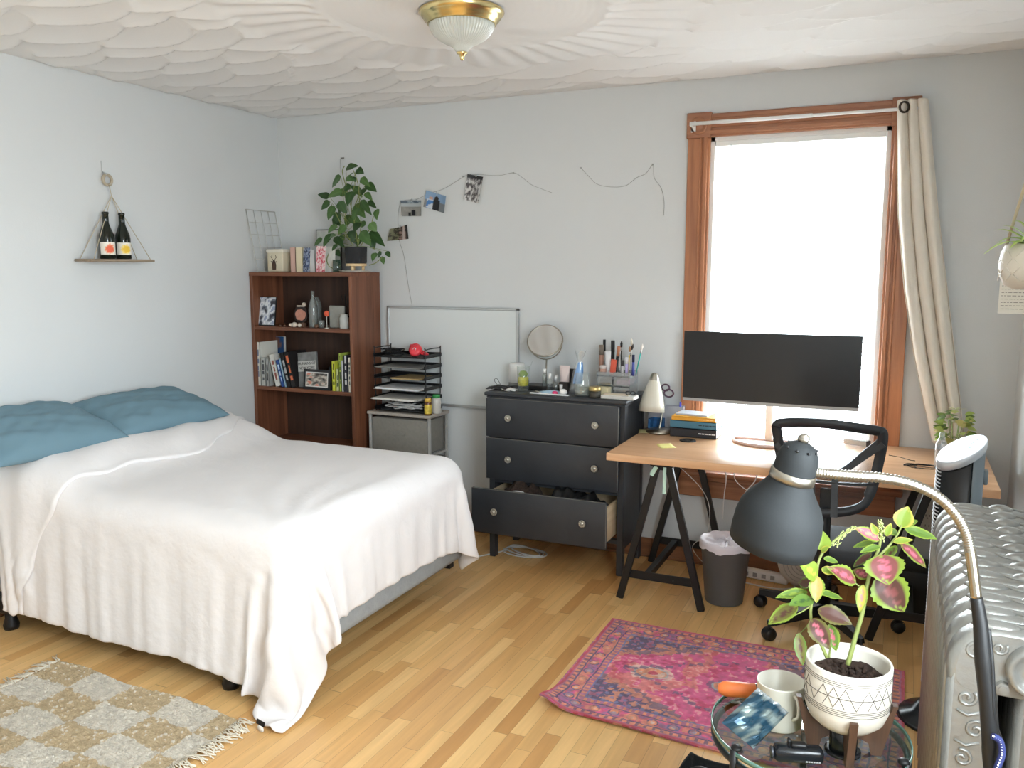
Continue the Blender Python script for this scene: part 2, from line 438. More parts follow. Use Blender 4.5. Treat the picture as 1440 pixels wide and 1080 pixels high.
# window_1: casing, sill, apron, sashes and panes
CW = 0.115
b = MB(); casing_profile(b, WX0 - CW, WX0, WZ0, WZ1 + .006, YB, 1)
struct(b, 'trim_1', M_trim)
b = MB(); casing_profile(b, WX1, WX1 + CW, WZ0, WZ1 + .006, YB, -1)
struct(b, 'trim_2', M_trim)
b = MB(); b.box2((WX0 - .002, YB - .022, WZ1), (WX1 + .002, YB, WZ1 + CW), .002)
b.box2((WX0, YB - .034, WZ1 + .012), (WX1, YB - .02, WZ1 + .032), .003).box2((WX0, YB - .029, WZ1 + .045), (WX1, YB - .02, WZ1 + .06), .003)
b.box2((WX0, YB - .028, WZ1 + .09), (WX1, YB - .02, WZ1 + .11), .003)
struct(b, 'trim_3', M_trimh)
b = MB()
for xa in (WX0 - CW - .006, WX1 - .004):
    b.box2((xa, YB - .034, WZ1 - .004), (xa + CW + .010, YB, WZ1 + CW + .008), .003)
    b.lathe([(.044, 0), (.044, .006), (.034, .006), (.028, .001), (.016, .001), (.012, .006), (.0001, .007)], (xa + CW / 2 + .005, YB - .034, WZ1 + CW / 2), (0, -1, 0), 24)
struct(b, 'trim_4', M_trimh)
b = MB(); b.box2((WX0 - CW - .03, YB - .085, WZ0 - .03), (WX1 + CW + .03, YB + .06, WZ0), .008, seg=2)
b.box2((WX0 - CW, YB - .03, WZ0 - .15), (WX1 + CW, YB, WZ0 - .03), .004).box2((WX0 - CW, YB - .045, WZ0 - .06), (WX1 + CW, YB - .0, WZ0 - .03), .006)
struct(b, 'trim_5', M_trimh)
M_sash = mat('white_painted_sash', (232, 232, 230), 0.5)
b = MB()
for (x0, x1) in ((WX0, WX0 + .02), (WX1 - .02, WX1)): b.box2((x0, YB, WZ0), (x1, YB + .15, WZ1))
b.box2((WX0, YB, WZ1 - .02), (WX1, YB + .15, WZ1)).box2((WX0, YB + .05, WZ0), (WX1, YB + .15, WZ0 + .02))
MR = 1.385
for (za, zb, yy) in ((WZ0 + .02, MR + .02, .06), (MR - .02, WZ1 - .02, .10)):
    b.box2((WX0 + .02, YB + yy, za), (WX0 + .06, YB + yy + .035, zb)).box2((WX1 - .06, YB + yy, za), (WX1 - .02, YB + yy + .035, zb))
    b.box2((WX0 + .0605, YB + yy, za), (WX1 - .0605, YB + yy + .035, za + .045)).box2((WX0 + .0605, YB + yy, zb - .04), (WX1 - .0605, YB + yy + .035, zb))
win = struct(b, 'window_1', M_sash)
M_pane = clear_mat('window_glass', (252, 254, 254), 0.05)
g = MB(); g.box2((WX0 + .05, YB + .076, WZ0 + .05), (WX1 - .05, YB + .079, MR)).box2((WX0 + .05, YB + .116, MR), (WX1 - .05, YB + .119, WZ1 - .05))
o = g.build('window_pane', M_pane, win)
# window_2 out of view: inferred, then positioned along the wall for its light
b = MB()
for (ya, yb) in ((SY0, SY0 + .05), (SY1 - .05, SY1), ((SY0 + SY1) / 2 - .03, (SY0 + SY1) / 2 + .03)): b.box2((XR + .05, ya, SZ0), (XR + .1, yb, SZ1))
b.box2((XR - .02, SY0 - .05, SZ0 - .03), (XR + .15, SY1 + .05, SZ0)).box2((XR + .05, SY0, SZ1 - .05), (XR + .1, SY1, SZ1)).box2((XR + .05, SY0, SZ0), (XR + .1, SY1, SZ0 + .05))
w2 = struct(b, 'window_2', M_sash)
MB().box2((XR + .074, SY0 + .04, SZ0 + .04), (XR + .077, SY1 - .04, SZ1 - .04)).build('window_pane', M_pane, w2)
# baseboards
M_base = wood_mat('brown_baseboard_wood', (112, 72, 46), (150, 100, 66), 0.45, axis=0, scale=4, coat=0.2)
def baseb(a, c): return MB().box2(a, c, .004)
b = MB().box2((XL, YB - .018, 0), (XR, YB, .105), .003).box2((XL, YB - .03, 0), (XR, YB - .016, .02), .005)
struct(b, 'baseboard_back', M_base)
b = MB().box2((XL, YF, 0), (XL + .018, YB - .03, .105), .003).box2((XL + .016, YF, 0), (XL + .03, YB - .03, .02), .005)
struct(b, 'baseboard_left', M_base)
b = MB().box2((XR - .018, YF, 0), (XR, YB - .03, .105), .003)
struct(b, 'baseboard_right', M_base)
# ================================================================== BED
BX1, BY0, BY1, BZ = -1.90, 2.27, 3.60, 0.69
M_duvet = mat('white_cotton_duvet', (226, 222, 221), 0.85, noise_amt=0.015, noise_scale=6, bump=0.6, bump_scale=13, sheen=0.1)
M_duvet_hem = mat('white_gathered_cotton', (236, 232, 231), 0.85, bump=0.5, bump_scale=60)
M_box = mat('grey_box_spring_fabric', (150, 154, 156), 0.9, noise_amt=0.06, noise_scale=40, bump=0.2, bump_scale=120)
M_matt = mat('off_white_mattress', (225, 224, 220), 0.9, bump=0.3, bump_scale=30)
M_blk = mat('black_plastic', (22, 22, 23), 0.45)
M_blkm = mat('black_painted_metal', (20, 20, 21), 0.42, noise_amt=0.1, noise_scale=30)
bed = thing('bed', 'double bed with grey box spring on black legs against the left wall', 'bed', (-2.8, 2.95, 0))
b = MB(); b.box2((XL + .04, BY0 + .02, .17), (BX1 - .015, BY1 - .02, .37), .035, seg=3)
b.build('box_spring', M_box, bed, world=True)
b = MB(); b.box2((XL + .04, BY0 + .03, .37), (BX1 - .03, BY1 - .03, .66), .05, seg=3)
b.build('mattress', M_matt, bed, world=True)
b = MB()
for y in (BY0 + .08, BY1 - .08): b.box2((XL + .06, y - .02, .13), (BX1 - .06, y + .02, .17))
for x in (XL + .08, -2.8, BX1 - .25): b.box2((x - .02, BY0 + .08, .13), (x + .02, BY1 - .08, .17))
b.build('bed_frame', M_blkm, bed, world=True)
def bedleg(x, y):
    b = MB(); b.lathe([(.03, 0), (.034, .02), (.024, .05), (.024, .13)], (x, y, 0), n=16, cap0=True, cap1=True)
    b.box2((x - .045, y - .03, .07), (x + .045, y + .03, .15), .01)
    b.build('leg', M_blk, bed, world=True)
for x in (-3.55, -2.27):
    for y in (BY0 - 0.0, BY1 - .1): bedleg(x, y + .055)

def cloth_sim(x0, x1, y0, y1, step, z0, sdf, steps=900, its=3, excess=None, pinfn=None, seed=3, floorz=0.012, wind=None):
    nx = int(round((x1 - x0) / step)) + 1; ny = int(round((y1 - y0) / step)) + 1
    X, Y = np.meshgrid(np.linspace(x0, x1, nx), np.linspace(y0, y1, ny), indexing='ij')
    P = np.stack([X, Y, np.full_like(X, z0)], -1)
    r = np.random.RandomState(seed)
    P[..., 2] += r.uniform(-.002, .002, X.shape)
    V = np.zeros_like(P)
    dx = (x1 - x0) / (nx - 1); dy = (y1 - y0) / (ny - 1)
    ex = excess(X, Y) if excess is not None else np.ones_like(X)
    pin = pinfn(X, Y) if pinfn is not None else np.zeros(X.shape, bool)
    wgt = np.where(pin, 0.0, 1.0)[..., None]
    P0 = P.copy()
    def con(A, B, rest, k):
        # A, B: index tuples of slices
        a = P[A]; c = P[B]; wa = wgt[A]; wb_ = wgt[B]
        d = c - a; l = np.sqrt((d * d).sum(-1, keepdims=True)) + 1e-9
        corr = d * ((l - rest) / l / np.maximum(wa + wb_, 1e-6)) * k
        P[A] = a + corr * wa; P[B] = c - corr * wb_
    dd = math.hypot(dx, dy)
    e1 = ex[..., None]; e2_ = e1 * (1 + .38 * np.clip((-2.5 - X) / .9, 0, 1) * (Y < BY0))[..., None]
    dt = 1 / 200.0
    for s in range(steps):
        V *= 0.992
        V[..., 2] -= 9.8 * dt
        old = P.copy()
        P += V * dt * wgt
        for it in range(its):
            for par in (0, 1):
                m = (nx - 1 - par + 1) // 2
                A = (slice(par, par + 2 * m, 2), slice(None)); B = (slice(par + 1, par + 1 + 2 * m, 2), slice(None))
                n_ = min(P[A].shape[0], P[B].shape[0]); A = (slice(par, par + 2 * n_, 2), slice(None)); B = (slice(par + 1, par + 1 + 2 * n_, 2), slice(None))
                con(A, B, dx * e1[A], 1.0)
                m = ny
                A = (slice(None), slice(par, ny - 1, 2)); B = (slice(None), slice(par + 1, ny, 2))
                n_ = min(P[A].shape[1], P[B].shape[1]); A = (slice(None), slice(par, par + 2 * n_, 2)); B = (slice(None), slice(par + 1, par + 1 + 2 * n_, 2))
                con(A, B, dy * e2_[A], 1.0)
            for par in (0, 1):
                n_ = (nx - 1 - par + 1) // 2
                while par + 1 + 2 * (n_ - 1) > nx - 1: n_ -= 1
                con((slice(par, par + 2 * n_, 2), slice(0, ny - 1)), (slice(par + 1, par + 1 + 2 * n_, 2), slice(1, ny)), dd, 0.35)
                con((slice(par, par + 2 * n_, 2), slice(1, ny)), (slice(par + 1, par + 1 + 2 * n_, 2), slice(0, ny - 1)), dd, 0.35)
            if it == 0 and s % 2 == 0:
                for o in range(4):
                    # long-range bending resistance, four steps apart
                    ia = np.arange(o, nx - 4, 8); con((ia, slice(None)), (ia + 4, slice(None)), 4 * dx, 0.05)
                    ja = np.arange(o, ny - 4, 8); con((slice(None), ja), (slice(None), ja + 4), 4 * dy, 0.05)
            d, n3 = sdf(P)
            ins = d < 0
            push = np.where(ins, -d, 0)[..., None] * n3 * wgt
            P += push
            P[..., 2] = np.maximum(P[..., 2], floorz)
        # friction where it touches
        d, n3 = sdf(P); touch = (d < 0.004)[..., None]
        mv = P - old
        P = np.where(touch & (wgt > 0), old + mv * 0.6 + (mv * n3).sum(-1, keepdims=True) * n3 * 0.4, P)
        onf = (P[..., 2] < floorz + .002)[..., None]
        P = np.where(onf, np.concatenate([old[..., :2] * .8 + P[..., :2] * .2, P[..., 2:]], -1), P)
        P = np.where(wgt > 0, P, P0)
        V = (P - old) / dt
        sp = np.sqrt((V * V).sum(-1, keepdims=True)); V = np.where(sp > 3, V * 3 / np.maximum(sp, 1e-6), V)
    return X, Y, P
def box_sdf(xa, xb, ya, yb, zt, rad):
    """Distance to a rounded slab that runs down to the floor and left without end."""
    cx0, cx1, cy0, cy1, cz = xa - 5, xb - rad, ya + rad, yb - rad, zt - rad
    def f(P):
        u = np.clip((-2.95 - P[..., 0]) / .35, 0, 1); P = P.copy(); P[..., 2] -= 0.09 * u * u * (3 - 2 * u)
        qx = np.where(P[..., 0] > cx1, P[..., 0] - cx1, 0.0)
        qy = np.where(P[..., 1] > cy1, P[..., 1] - cy1, np.where(P[..., 1] < cy0, P[..., 1] - cy0, 0.0))
        qz = np.where(P[..., 2] > cz, P[..., 2] - cz, 0.0)
        q = np.stack([qx, qy, qz], -1); l = np.sqrt((q * q).sum(-1)) + 1e-9
        d = l - rad; n3 = q / l[..., None]
        # deep inside the core: push up
        core = l < 1e-6
        n3[core] = (0, 0, 1); d = np.where(core, P[..., 2] - zt, d)
        return d, n3
    return f
def wr_excess(X, Y):
    e = np.ones_like(X)
    over = np.maximum(0, X - BX1) + np.maximum(0, BY0 - Y) + np.maximum(0, Y - BY1)
    e += 0.035 * np.clip(over / .45, 0, 1) + np.clip(over / .2, 0, 1) * 0.03 * np.sin(X * 23 + 2 * np.sin(Y * 5)) * np.sin(Y * 27 + X)
    e += 0.012 * np.sin(X * 9 + Y * 4) * np.sin(Y * 7 - X * 3) + 0.01
    ox = np.clip((X - BX1) / .4, 0, 1); oy = np.clip(np.maximum(BY0 - Y, Y - BY1) / .4, 0, 1)
    return e - .29 * np.minimum(ox, oy) * (1 + .5 * (Y > BY1))
DX0 = -3.52
sx0, sx1, sy0, sy1 = DX0, BX1 + .30, BY0 - .45, BY1 + .27
XX, YY, PD = cloth_sim(sx0, sx1, sy0, sy1, 0.0235, 0.81, box_sdf(XL, BX1, BY0, BY1, BZ, 0.11), excess=wr_excess,
                       pinfn=lambda X, Y: (X < DX0 + .001) & (Y > BY0 + .08) & (Y < BY1 - .08))
# folds of the hanging parts: soft ridges that run down the drop, deeper toward the hem
_n = np.cross(np.gradient(PD, axis=0), np.gradient(PD, axis=1)); _n /= np.linalg.norm(_n, axis=-1, keepdims=True) + 1e-9
_hang = np.clip((0.66 - PD[..., 2]) / .40, 0, 1)
_near = np.clip((BY0 + .05 - YY) / .1, 0, 1); _foot = np.clip((XX - BX1 + .05) / .1, 0, 1)
_al = XX * _near * (1 - _foot) + YY * _foot * (1 - _near) + (XX + YY) * _near * _foot * .7
_f = .55 * np.sin(_al * 31 + 2.2 * np.sin(_al * 6.1)) + .35 * np.sin(_al * 57 + 3 * np.sin(_al * 9) + PD[..., 2] * 3) + .2 * np.sin(_al * 97 + 5 * PD[..., 2])
PD = PD + _n * (_f * .0105 * _hang ** .8 * np.clip((PD[..., 2] - .02) / .05, 0, 1))[..., None]
_top = np.clip((PD[..., 2] - .6) / .06, 0, 1)
_d = np.hypot(XX - (BX1 - .1), YY - (BY0 + .1)); _ag = np.arctan2(YY - (BY0 + .1), -(XX - (BX1 - .1)))
_r = np.sin(_ag * 17 + 2 * np.sin(_d * 5)) * np.exp(-((_d - .35) / .35) ** 2) + .7 * np.sin(XX * 21 + YY * 34 + 2.5 * np.sin(YY * 3 + XX * 4)) * np.exp(-((XX + 2.95) / .3) ** 2)
PD = PD + _n * (_r * .0042 * _top)[..., None]
def grid_obj(name, P, m, parent=None, thick=0.0, sub=0, world_origin=None, usec=None):
    b = MB(); b.grid(P, True)
    if usec is not None: b.usec = True; b.c = usec
    o = b.build(name, m, parent, world=True)
    if thick:
        md = o.modifiers.new('thickness', 'SOLIDIFY'); md.thickness = thick; md.offset = 0
    if sub:
        md = o.modifiers.new('smooth', 'SUBSURF'); md.levels = sub; md.render_levels = sub
    return o
duv = thing('duvet', 'large white cotton duvet draped over the bed, its corner hanging to the floor', 'duvet', (-2.5, 2.9, 0.66))
grid_obj('duvet_cover', PD, M_duvet, duv, 0.012, 1)
# gathered hem band round the free edges
def normals(P):
    du = np.gradient(P, axis=0); dv = np.gradient(P, axis=1); n = np.cross(du, dv); n /= np.linalg.norm(n, axis=-1, keepdims=True) + 1e-9
    return n
# the folded-back head end: a second layer lying on the first, from under the pillows to the fold line
nx_, ny_ = PD.shape[:2]
NP = normals(PD)
NP[NP[..., 2] < 0] *= 1
rows = []
K = 15
for i in range(K):
    rr = []
    for j in range(ny_):
        Yj = YY[0, j]
        # the fold line swings toward the foot on the near side
        reach = float(np.interp(Yj, [BY0 - .55, BY0 - .25, BY0 - .02, 2.45, 3.0, 3.3, 3.6, 4.1], [.10, .24, .37, .42, .43, .36, .16, .10])) + 0.018 * math.sin(Yj * 9) + 0.008 * math.sin(Yj * 23)
        fi = min(i / (K - 1) * reach / 0.0235, nx_ - 2)
        i0 = int(fi); t = fi - i0
        p = PD[i0, j] * (1 - t) + PD[i0 + 1, j] * t; n = NP[i0, j] * (1 - t) + NP[i0 + 1, j] * t
        puff = 0.016 + 0.016 * math.sin(PI * min(1, i / (K - 1) * 1.02)) + 0.006 * math.sin(i * .9 + j * .35)
        rr.append(p + n * puff)
    rows.append(rr)
FO = np.array(rows)
# roll the edge under
edge = []
for k, (du_, dn) in enumerate(((.012, .012), (.016, .002), (.006, -.006))):
    edge.append(FO[-1] + np.array([du_, 0, 0]) + NP[min(K, nx_ - 1)] * (dn - .012))
FO = np.concatenate([FO, np.array(edge)], 0)
grid_obj('folded_edge', FO, M_duvet, duv, 0.008, 1)
# care tag at the corner
_ti = min(range(nx_), key=lambda i: abs(720 + 1187 * float((PD[i, 0] - np.array([0, 0, 1.6])) @ _RT) / float((PD[i, 0] - np.array([0, 0, 1.6])) @ _FW) - 372))
tagp = Vector(PD[_ti, 0]) + Vector((.006, -.016, .0)); tagp.z = max(tagp.z, .045)

M_white = mat('white_plastic', (235, 235, 233), 0.4)
M_ink = mat('black_ink', (15, 15, 15), 0.6)
b = MB(); b.box(tagp + Vector((0, -.004, -.008)), (.036, .003, .020), .001, rot=(0, .25, 0)); lb = b.build('care_label', mat('black_woven_label', (20, 20, 22), 0.8), duv, world=True); lb['label'] = 'small black woven care label'

b = MB(); b.lathe([(.0001, -.001), (.012, -.001), (.012, .001), (.0001, .001)], tagp + Vector((-.002, -.003, -.030)), (0, 1, 0), 16, sy=1.2); b.build('care_tab', mat('thin_white_tab', (225, 225, 222), 0.7), duv, world=True)

# pillows
M_pil = mat('slate_blue_cotton', (102, 130, 143), 0.85, noise_amt=0.03, noise_scale=5, bump=0.2, bump_scale=12)
def pillow(name, label, c, L_, W_, Hh, rot, seed):
    r = np.random.RandomState(seed)
    n1, n2 = 44, 34
    top = []; 
    ph = r.uniform(0, 6, 8)
    P = np.zeros((2 * n1 - 2, n2, 3))
    u = np.linspace(-1, 1, n1); v = np.linspace(-1, 1, n2)
    def surf(side):
        U, V_ = np.meshgrid(u, v, indexing='ij')
        e = np.clip((1 - np.abs(U) ** 3.2), 0, 1) ** .55 * np.clip((1 - np.abs(V_) ** 3.2), 0, 1) ** .55
        pinch = 1 - 0.07 * (1 - np.abs(U) ** 2) * np.abs(V_) ** 3
        pinch2 = 1 - 0.07 * (1 - np.abs(V_) ** 2) * np.abs(U) ** 3
        h = Hh / 2 * e
        wr = 0.005 * np.sin(U * 7 + V_ * 5 + ph[0]) * np.sin(V_ * 9 - U * 3 + ph[1]) + 0.005 * np.sin(U * 19 + ph[2] + 4 * V_) * np.cos(V_ * 13 + ph[3]) + .003 * np.sin((U * V_) * 16 + ph[4])
        h = h + wr * e
        return np.stack([U * W_ / 2 * pinch2, V_ * L_ / 2 * pinch, side * h * (1 if side > 0 else .55)], -1)
    A = surf(1); B = surf(-1)
    b = MB(); b.grid(A, True); b.grid(B[::-1], True)
    o = b.build(name, M_pil)
    bm = bmesh.new(); bm.from_mesh(o.data); bmesh.ops.remove_doubles(bm, verts=bm.verts, dist=0.0015); bmesh.ops.recalc_face_normals(bm, faces=bm.faces); bm.to_mesh(o.data); bm.free()
    md = o.modifiers.new('s', 'SUBSURF'); md.levels = 1; md.render_levels = 1
    o.location = c; o.rotation_euler = rot
    return tag(o, label, 'pillow', 'blue pillows at the head of the bed')
pillow('pillow', 'blue-grey pillow nearer the camera, cut off by the left edge of the photo', (-3.47, 2.435, .875), .69, .46, .19, (0.0, .28, .04), 1)
pillow('pillow', 'blue-grey pillow farther from the camera, beside the bookcase', (-3.48, 3.09, .87), .70, .44, .17, (0.0, .24, -.05), 2)
# ================================================================== FURNITURE ALONG THE BACK WALL
M_walnut = wood_mat('reddish_brown_laminate', (96, 56, 38), (138, 88, 62), 0.45, axis=2, scale=5)
M_walnuth = wood_mat('reddish_brown_laminate_across', (96, 56, 38), (138, 88, 62), 0.45, axis=0, scale=5)
M_walnutb = wood_mat('dark_brown_back_board', (58, 40, 32), (78, 54, 42), 0.6, axis=2, scale=4)
SX0, SX1, SYF, SYB, ST = -3.735, -2.962, 4.145, 4.440, 1.575
shelf = thing('bookcase', 'reddish brown wooden bookcase standing in the corner behind the bed', 'bookcase', ((SX0 + SX1) / 2, (SYF + SYB) / 2, 0))
MB().box2((SX0, SYF, 0), (SX0 + .022, SYB, ST - .02), .001).build('side_panel', M_walnut, shelf, world=True)
MB().box2((SX1 - .022, SYF, 0), (SX1, SYB, ST - .02), .001).build('side_panel', M_walnut, shelf, world=True)
MB().box2((SX0 - .001, SYF - .002, ST - .024), (SX1 + .001, SYB, ST), .001).build('top_board', M_walnuth, shelf, world=True)
MB().box2((SX0 + .01, SYB - .008, .05), (SX1 - .01, SYB, ST - .02)).build('back_panel', M_walnutb, shelf, world=True)
SH1, SH2 = 1.238, 0.858
for z in (SH1, SH2, 0.50, 0.08): MB().box2((SX0 + .022, SYF + .004, z - .022), (SX1 - .022, SYB - .008, z), .001).build('shelf_board', M_walnuth, shelf, world=True)
MB().box2((SX0 + .022, SYF + .01, 0), (SX1 - .022, SYF + .025, .06)).build('plinth', M_walnuth, shelf, world=True)

# whiteboard
M_wb = mat('whiteboard_surface', (214, 218, 217), 0.22, spec=0.5)
M_alu = mat('brushed_aluminium', (190, 192, 192), 0.4, metal=0.6)
wbd = thing('whiteboard', 'white dry-erase board with a thin grey frame leaning on the wall behind the drawers', 'whiteboard', (-2.468, YB - .03, .765))
MB().box2((-2.906, YB - .018, .775), (-2.03, YB - .006, 1.358)).build('writing_surface', M_wb, wbd, world=True)
b = MB()
for a, c in (((-2.916, .765), (-2.902, 1.368)), ((-2.034, .765), (-2.02, 1.368)), ((-2.916, 1.354), (-2.02, 1.368)), ((-2.916, .765), (-2.02, .781))): b.box2((a[0], YB - .024, a[1]), (c[0], YB - .002, c[1]), .002)
b.build('frame', M_alu, wbd, world=True)

# small fabric drawer cart
M_cartm = mat('light_grey_steel', (176, 174, 170), 0.45, metal=0.2)
M_fab = mat('taupe_grey_fabric', (132, 128, 120), 0.95, noise_amt=0.06, noise_scale=60, bump=0.3, bump_scale=160)
CX0, CX1, CY0, CY1, CZ = -2.905, -2.478, 4.205, 4.425, 0.745
cart = thing('fabric_drawer_unit', 'small grey fabric drawer unit with a steel frame between the bookcase and the black dresser', 'drawer unit', ((CX0 + CX1) / 2, (CY0 + CY1) / 2, 0))
MB().box2((CX0 - .008, CY0 - .008, CZ - .018), (CX1 + .008, CY1 + .005, CZ), .003).build('top_board', mat('beige_grey_board', (168, 158, 148), 0.6, noise_amt=.03), cart, world=True)
for x in (CX0 + .008, CX1 - .008):
    for y in (CY0 + .008, CY1 - .008): MB().box2((x - .008, y - .008, 0), (x + .008, y + .008, CZ - .018), .002).build('post', M_cartm, cart, world=True)
for z in (.50, .26, .04):
    b = MB()
    for y in (CY0 + .008, CY1 - .008): b.box2((CX0 + .016, y - .005, z - .006), (CX1 - .016, y + .005, z + .006))
    for x in (CX0 + .008, CX1 - .008): b.box2((x - .005, CY0 + .008, z - .006), (x + .005, CY1 - .008, z + .006))
    b.build('rail', M_cartm, cart, world=True)
for z in (.51, .27, .05):
    dz = .20
    d = MB().box2((CX0 + .02, CY0 + .004, z), (CX1 - .02, CY1 - .018, z + dz), .006, seg=2).build('drawer', M_fab, cart, world=True)
    MB().box2((CX0 + .17, CY0 - .004, z + .10), (CX1 - .17, CY0 + .004, z + .125), .002).build('pull_tab', M_fab, d, world=True)

# black dresser
M_dr = mat('charcoal_painted_wood', (50, 52, 56), 0.42, noise_amt=0.10, noise_scale=7, bump=0.08, bump_scale=40)
M_dredge = mat('worn_paint_edge', (120, 118, 112), 0.6)
M_pine = wood_mat('raw_pine', (196, 170, 132), (220, 198, 164), 0.6, axis=1, scale=5)
GX0, GX1, GYF, GYB, GZ = -2.030, -1.262, 4.075, 4.435, 0.935
dr = thing('dresser', 'charcoal black dresser with three drawers, the lowest one pulled open', 'dresser', ((GX0 + GX1) / 2, (GYF + GYB) / 2, 0))
b = MB().box2((GX0 - .018, GYF - .018, GZ - .022), (GX1 + .018, GYB + .005, GZ), .006, seg=2)
b.box2((GX0 - .008, GYF - .008, GZ - .034), (GX1 + .008, GYB, GZ - .022), .003)
b.build('top_board', M_dr, dr, world=True)
for x0, x1, nm in ((GX0, GX0 + .02, 'side_panel'), (GX1 - .02, GX1, 'side_panel')):
    b = MB().box2((x0, GYF + .03, .14), (x1, GYB - .03, GZ - .034), .001)
    b.build(nm, M_dr, dr, world=True)
    for y0, y1 in ((GYF + .012, GYF + .054), (GYB - .042, GYB)):
        xx0, xx1 = (x0 - .002, x0 + .032) if x0 == GX0 else (x1 - .032, x1 + .002)
        MB().box2((xx0, y0, 0), (xx1, y1, GZ - .034), .002).build('leg', M_dr, dr, world=True)
MB().box2((GX0 + .02, GYB - .012, .14), (GX1 - .02, GYB - .006, GZ - .034)).build('back_panel', M_dr, dr, world=True)
b = MB()
for z in (.665, .43, .17): b.box2((GX0 + .025, GYF + .015, z), (GX1 - .025, GYF + .05, z + .02))
b.build('cross_rails', M_dr, dr, world=True)
M_knob = mat('antique_pewter', (176, 172, 160), 0.35, metal=0.7)
def knob(parent, x, y, z):
    b = MB(); b.lathe([(.006, 0), (.006, .010), (.012, .012), (.0185, .016), (.019, .020), (.015, .023), (.013, .021), (.008, .023), (.0045, .027), (.0001, .028)], (x, y, z), (0, -1, 0), 20)
    for k in range(8):
        a = k * PI / 4; b.ball((x + .0155 * math.cos(a), y - .021, z + .0155 * math.sin(a)), .0032, 8, 5)
    for k in range(6):
        a = k * PI / 3 + .3; b.ball((x + .009 * math.cos(a), y - .0225, z + .009 * math.sin(a)), .0025, 8, 5)
    k_ = b.build('knob', M_knob, parent, world=True); return k_
def drawer_front(z0, z1, out):
    y = GYF - out
    b = MB(); b.mat(M_dr); b.box2((GX0 - .006, y - .020, z0), (GX1 - .022, y, z1), .003, seg=2)
    # chipped edges showing pale wood
    b.mat(M_dredge)
    b.box2((GX0, y - .0205, z1 - .0012), (GX1 - .03, y - .017, z1 + .0006)); b.box2((GX1 - .0235, y - .0205, z0 + .01), (GX1 - .0215, y - .017, z1 - .01))
    d = b.build('drawer', None, dr, world=True)
    for x in (-1.896, -1.403): knob(d, x - (.0 if out == 0 else 0), y - .020, (z0 + z1) / 2 + .005)
    return d
drawer_front(.690, .903, 0); drawer_front(.455, .683, 0)
# photo: the open front reaches 0.2 m out
OUT = .175
d3 = drawer_front(.205, .445, OUT)
b = MB(); yy = GYF - OUT
b.box2((GX0 + .030, yy, .215), (GX0 + .042, GYF + .22, .395), .001).box2((GX1 - .057, yy, .215), (GX1 - .045, GYF + .22, .395), .001)
b.box2((GX0 + .042, yy, .225), (GX1 - .057, GYF + .22, .233)).box2((GX0 + .042, GYF + .21, .233), (GX1 - .057, GYF + .22, .38))
b.build('drawer_box', M_pine, d3, world=True)

# desk top on trestles
M_desk = wood_mat('light_oak_desktop', (206, 158, 116), (228, 184, 142), 0.35, axis=0, scale=4, coat=0.15)
KX0, KX1, KY0, KY1, KZ = -1.232, 0.384, 3.712, 4.455, 0.74
desk = thing('desk', 'long light wood desk top on black trestles under the window', 'desk', ((KX0 + KX1) / 2, (KY0 + KY1) / 2, 0))
MB().box2((KX0, KY0, KZ - .036), (KX1, KY1, KZ), .003, seg=2).build('desk_top', M_desk, desk, world=True)
def trestle(xc, a_foot, b_foot):
    t = MB()
    y0, y1 = KY0 + .10, KY1 - .08
    t.box2((xc - .055, y0 - .03, KZ - .060), (xc + .055, y1 + .03, KZ - .037), .003)
    t.box2((xc - .02, y0, KZ - .082), (xc + .02, y1, KZ - .058), .002)
    top = t.build('trestle_beam', M_blkm, desk, world=True)
    for y in (y0, y1):
        for xf in (a_foot, b_foot):
            sgn = -1 if xf < xc else 1
            p0 = Vector((xc + sgn * .028, y, KZ - .06)); p1 = Vector((xf, y, 0.001))
            d = (p1 - p0); L_ = d.length; ang = math.atan2(d.x, -d.z)
            M_ = T((p0 + p1) / 2) @ ry(-ang)
            MB().box((0, 0, 0), (.034, .022, L_), .002, M=M_).build('leg', M_blkm, desk, world=True)
    c = MB()
    zz = .125
    for y in (y0, y1):
        fa = lerp(a_foot, xc - .028, zz / (KZ - .06)); fb = lerp(b_foot, xc + .028, zz / (KZ - .06))
        c.box2((fa, y + .011, zz - .02), (fb, y + .022, zz + .02), .002)
    c.box2((xc - .085, y0 + .02, zz - .018), (xc - .055, y1, zz + .018), .002)
    c.ball((xc + .06, y0 + .008, zz), .0045); 
    c.build('stretcher', M_blkm, desk, world=True)
trestle(-.985, -1.185, -.785)
trestle(.165, -.06, .37)
# pale green paper strips taped to the trestle heads
M_mint = mat('pale_mint_tape', (190, 222, 205), 0.6)
for x, zz in ((-.985, .0),):
    MB().box2((x + .005, KY0 + .083, KZ - .19), (x + .020, KY0 + .086, KZ - .062), M=None).build('tape_strip', M_mint, desk, world=True)
    MB().box((x - .04, KY0 + .085, KZ - .085), (.02, .003, .05), rot=(0, .5, 0)).build('tape_strip', M_mint, desk, world=True)

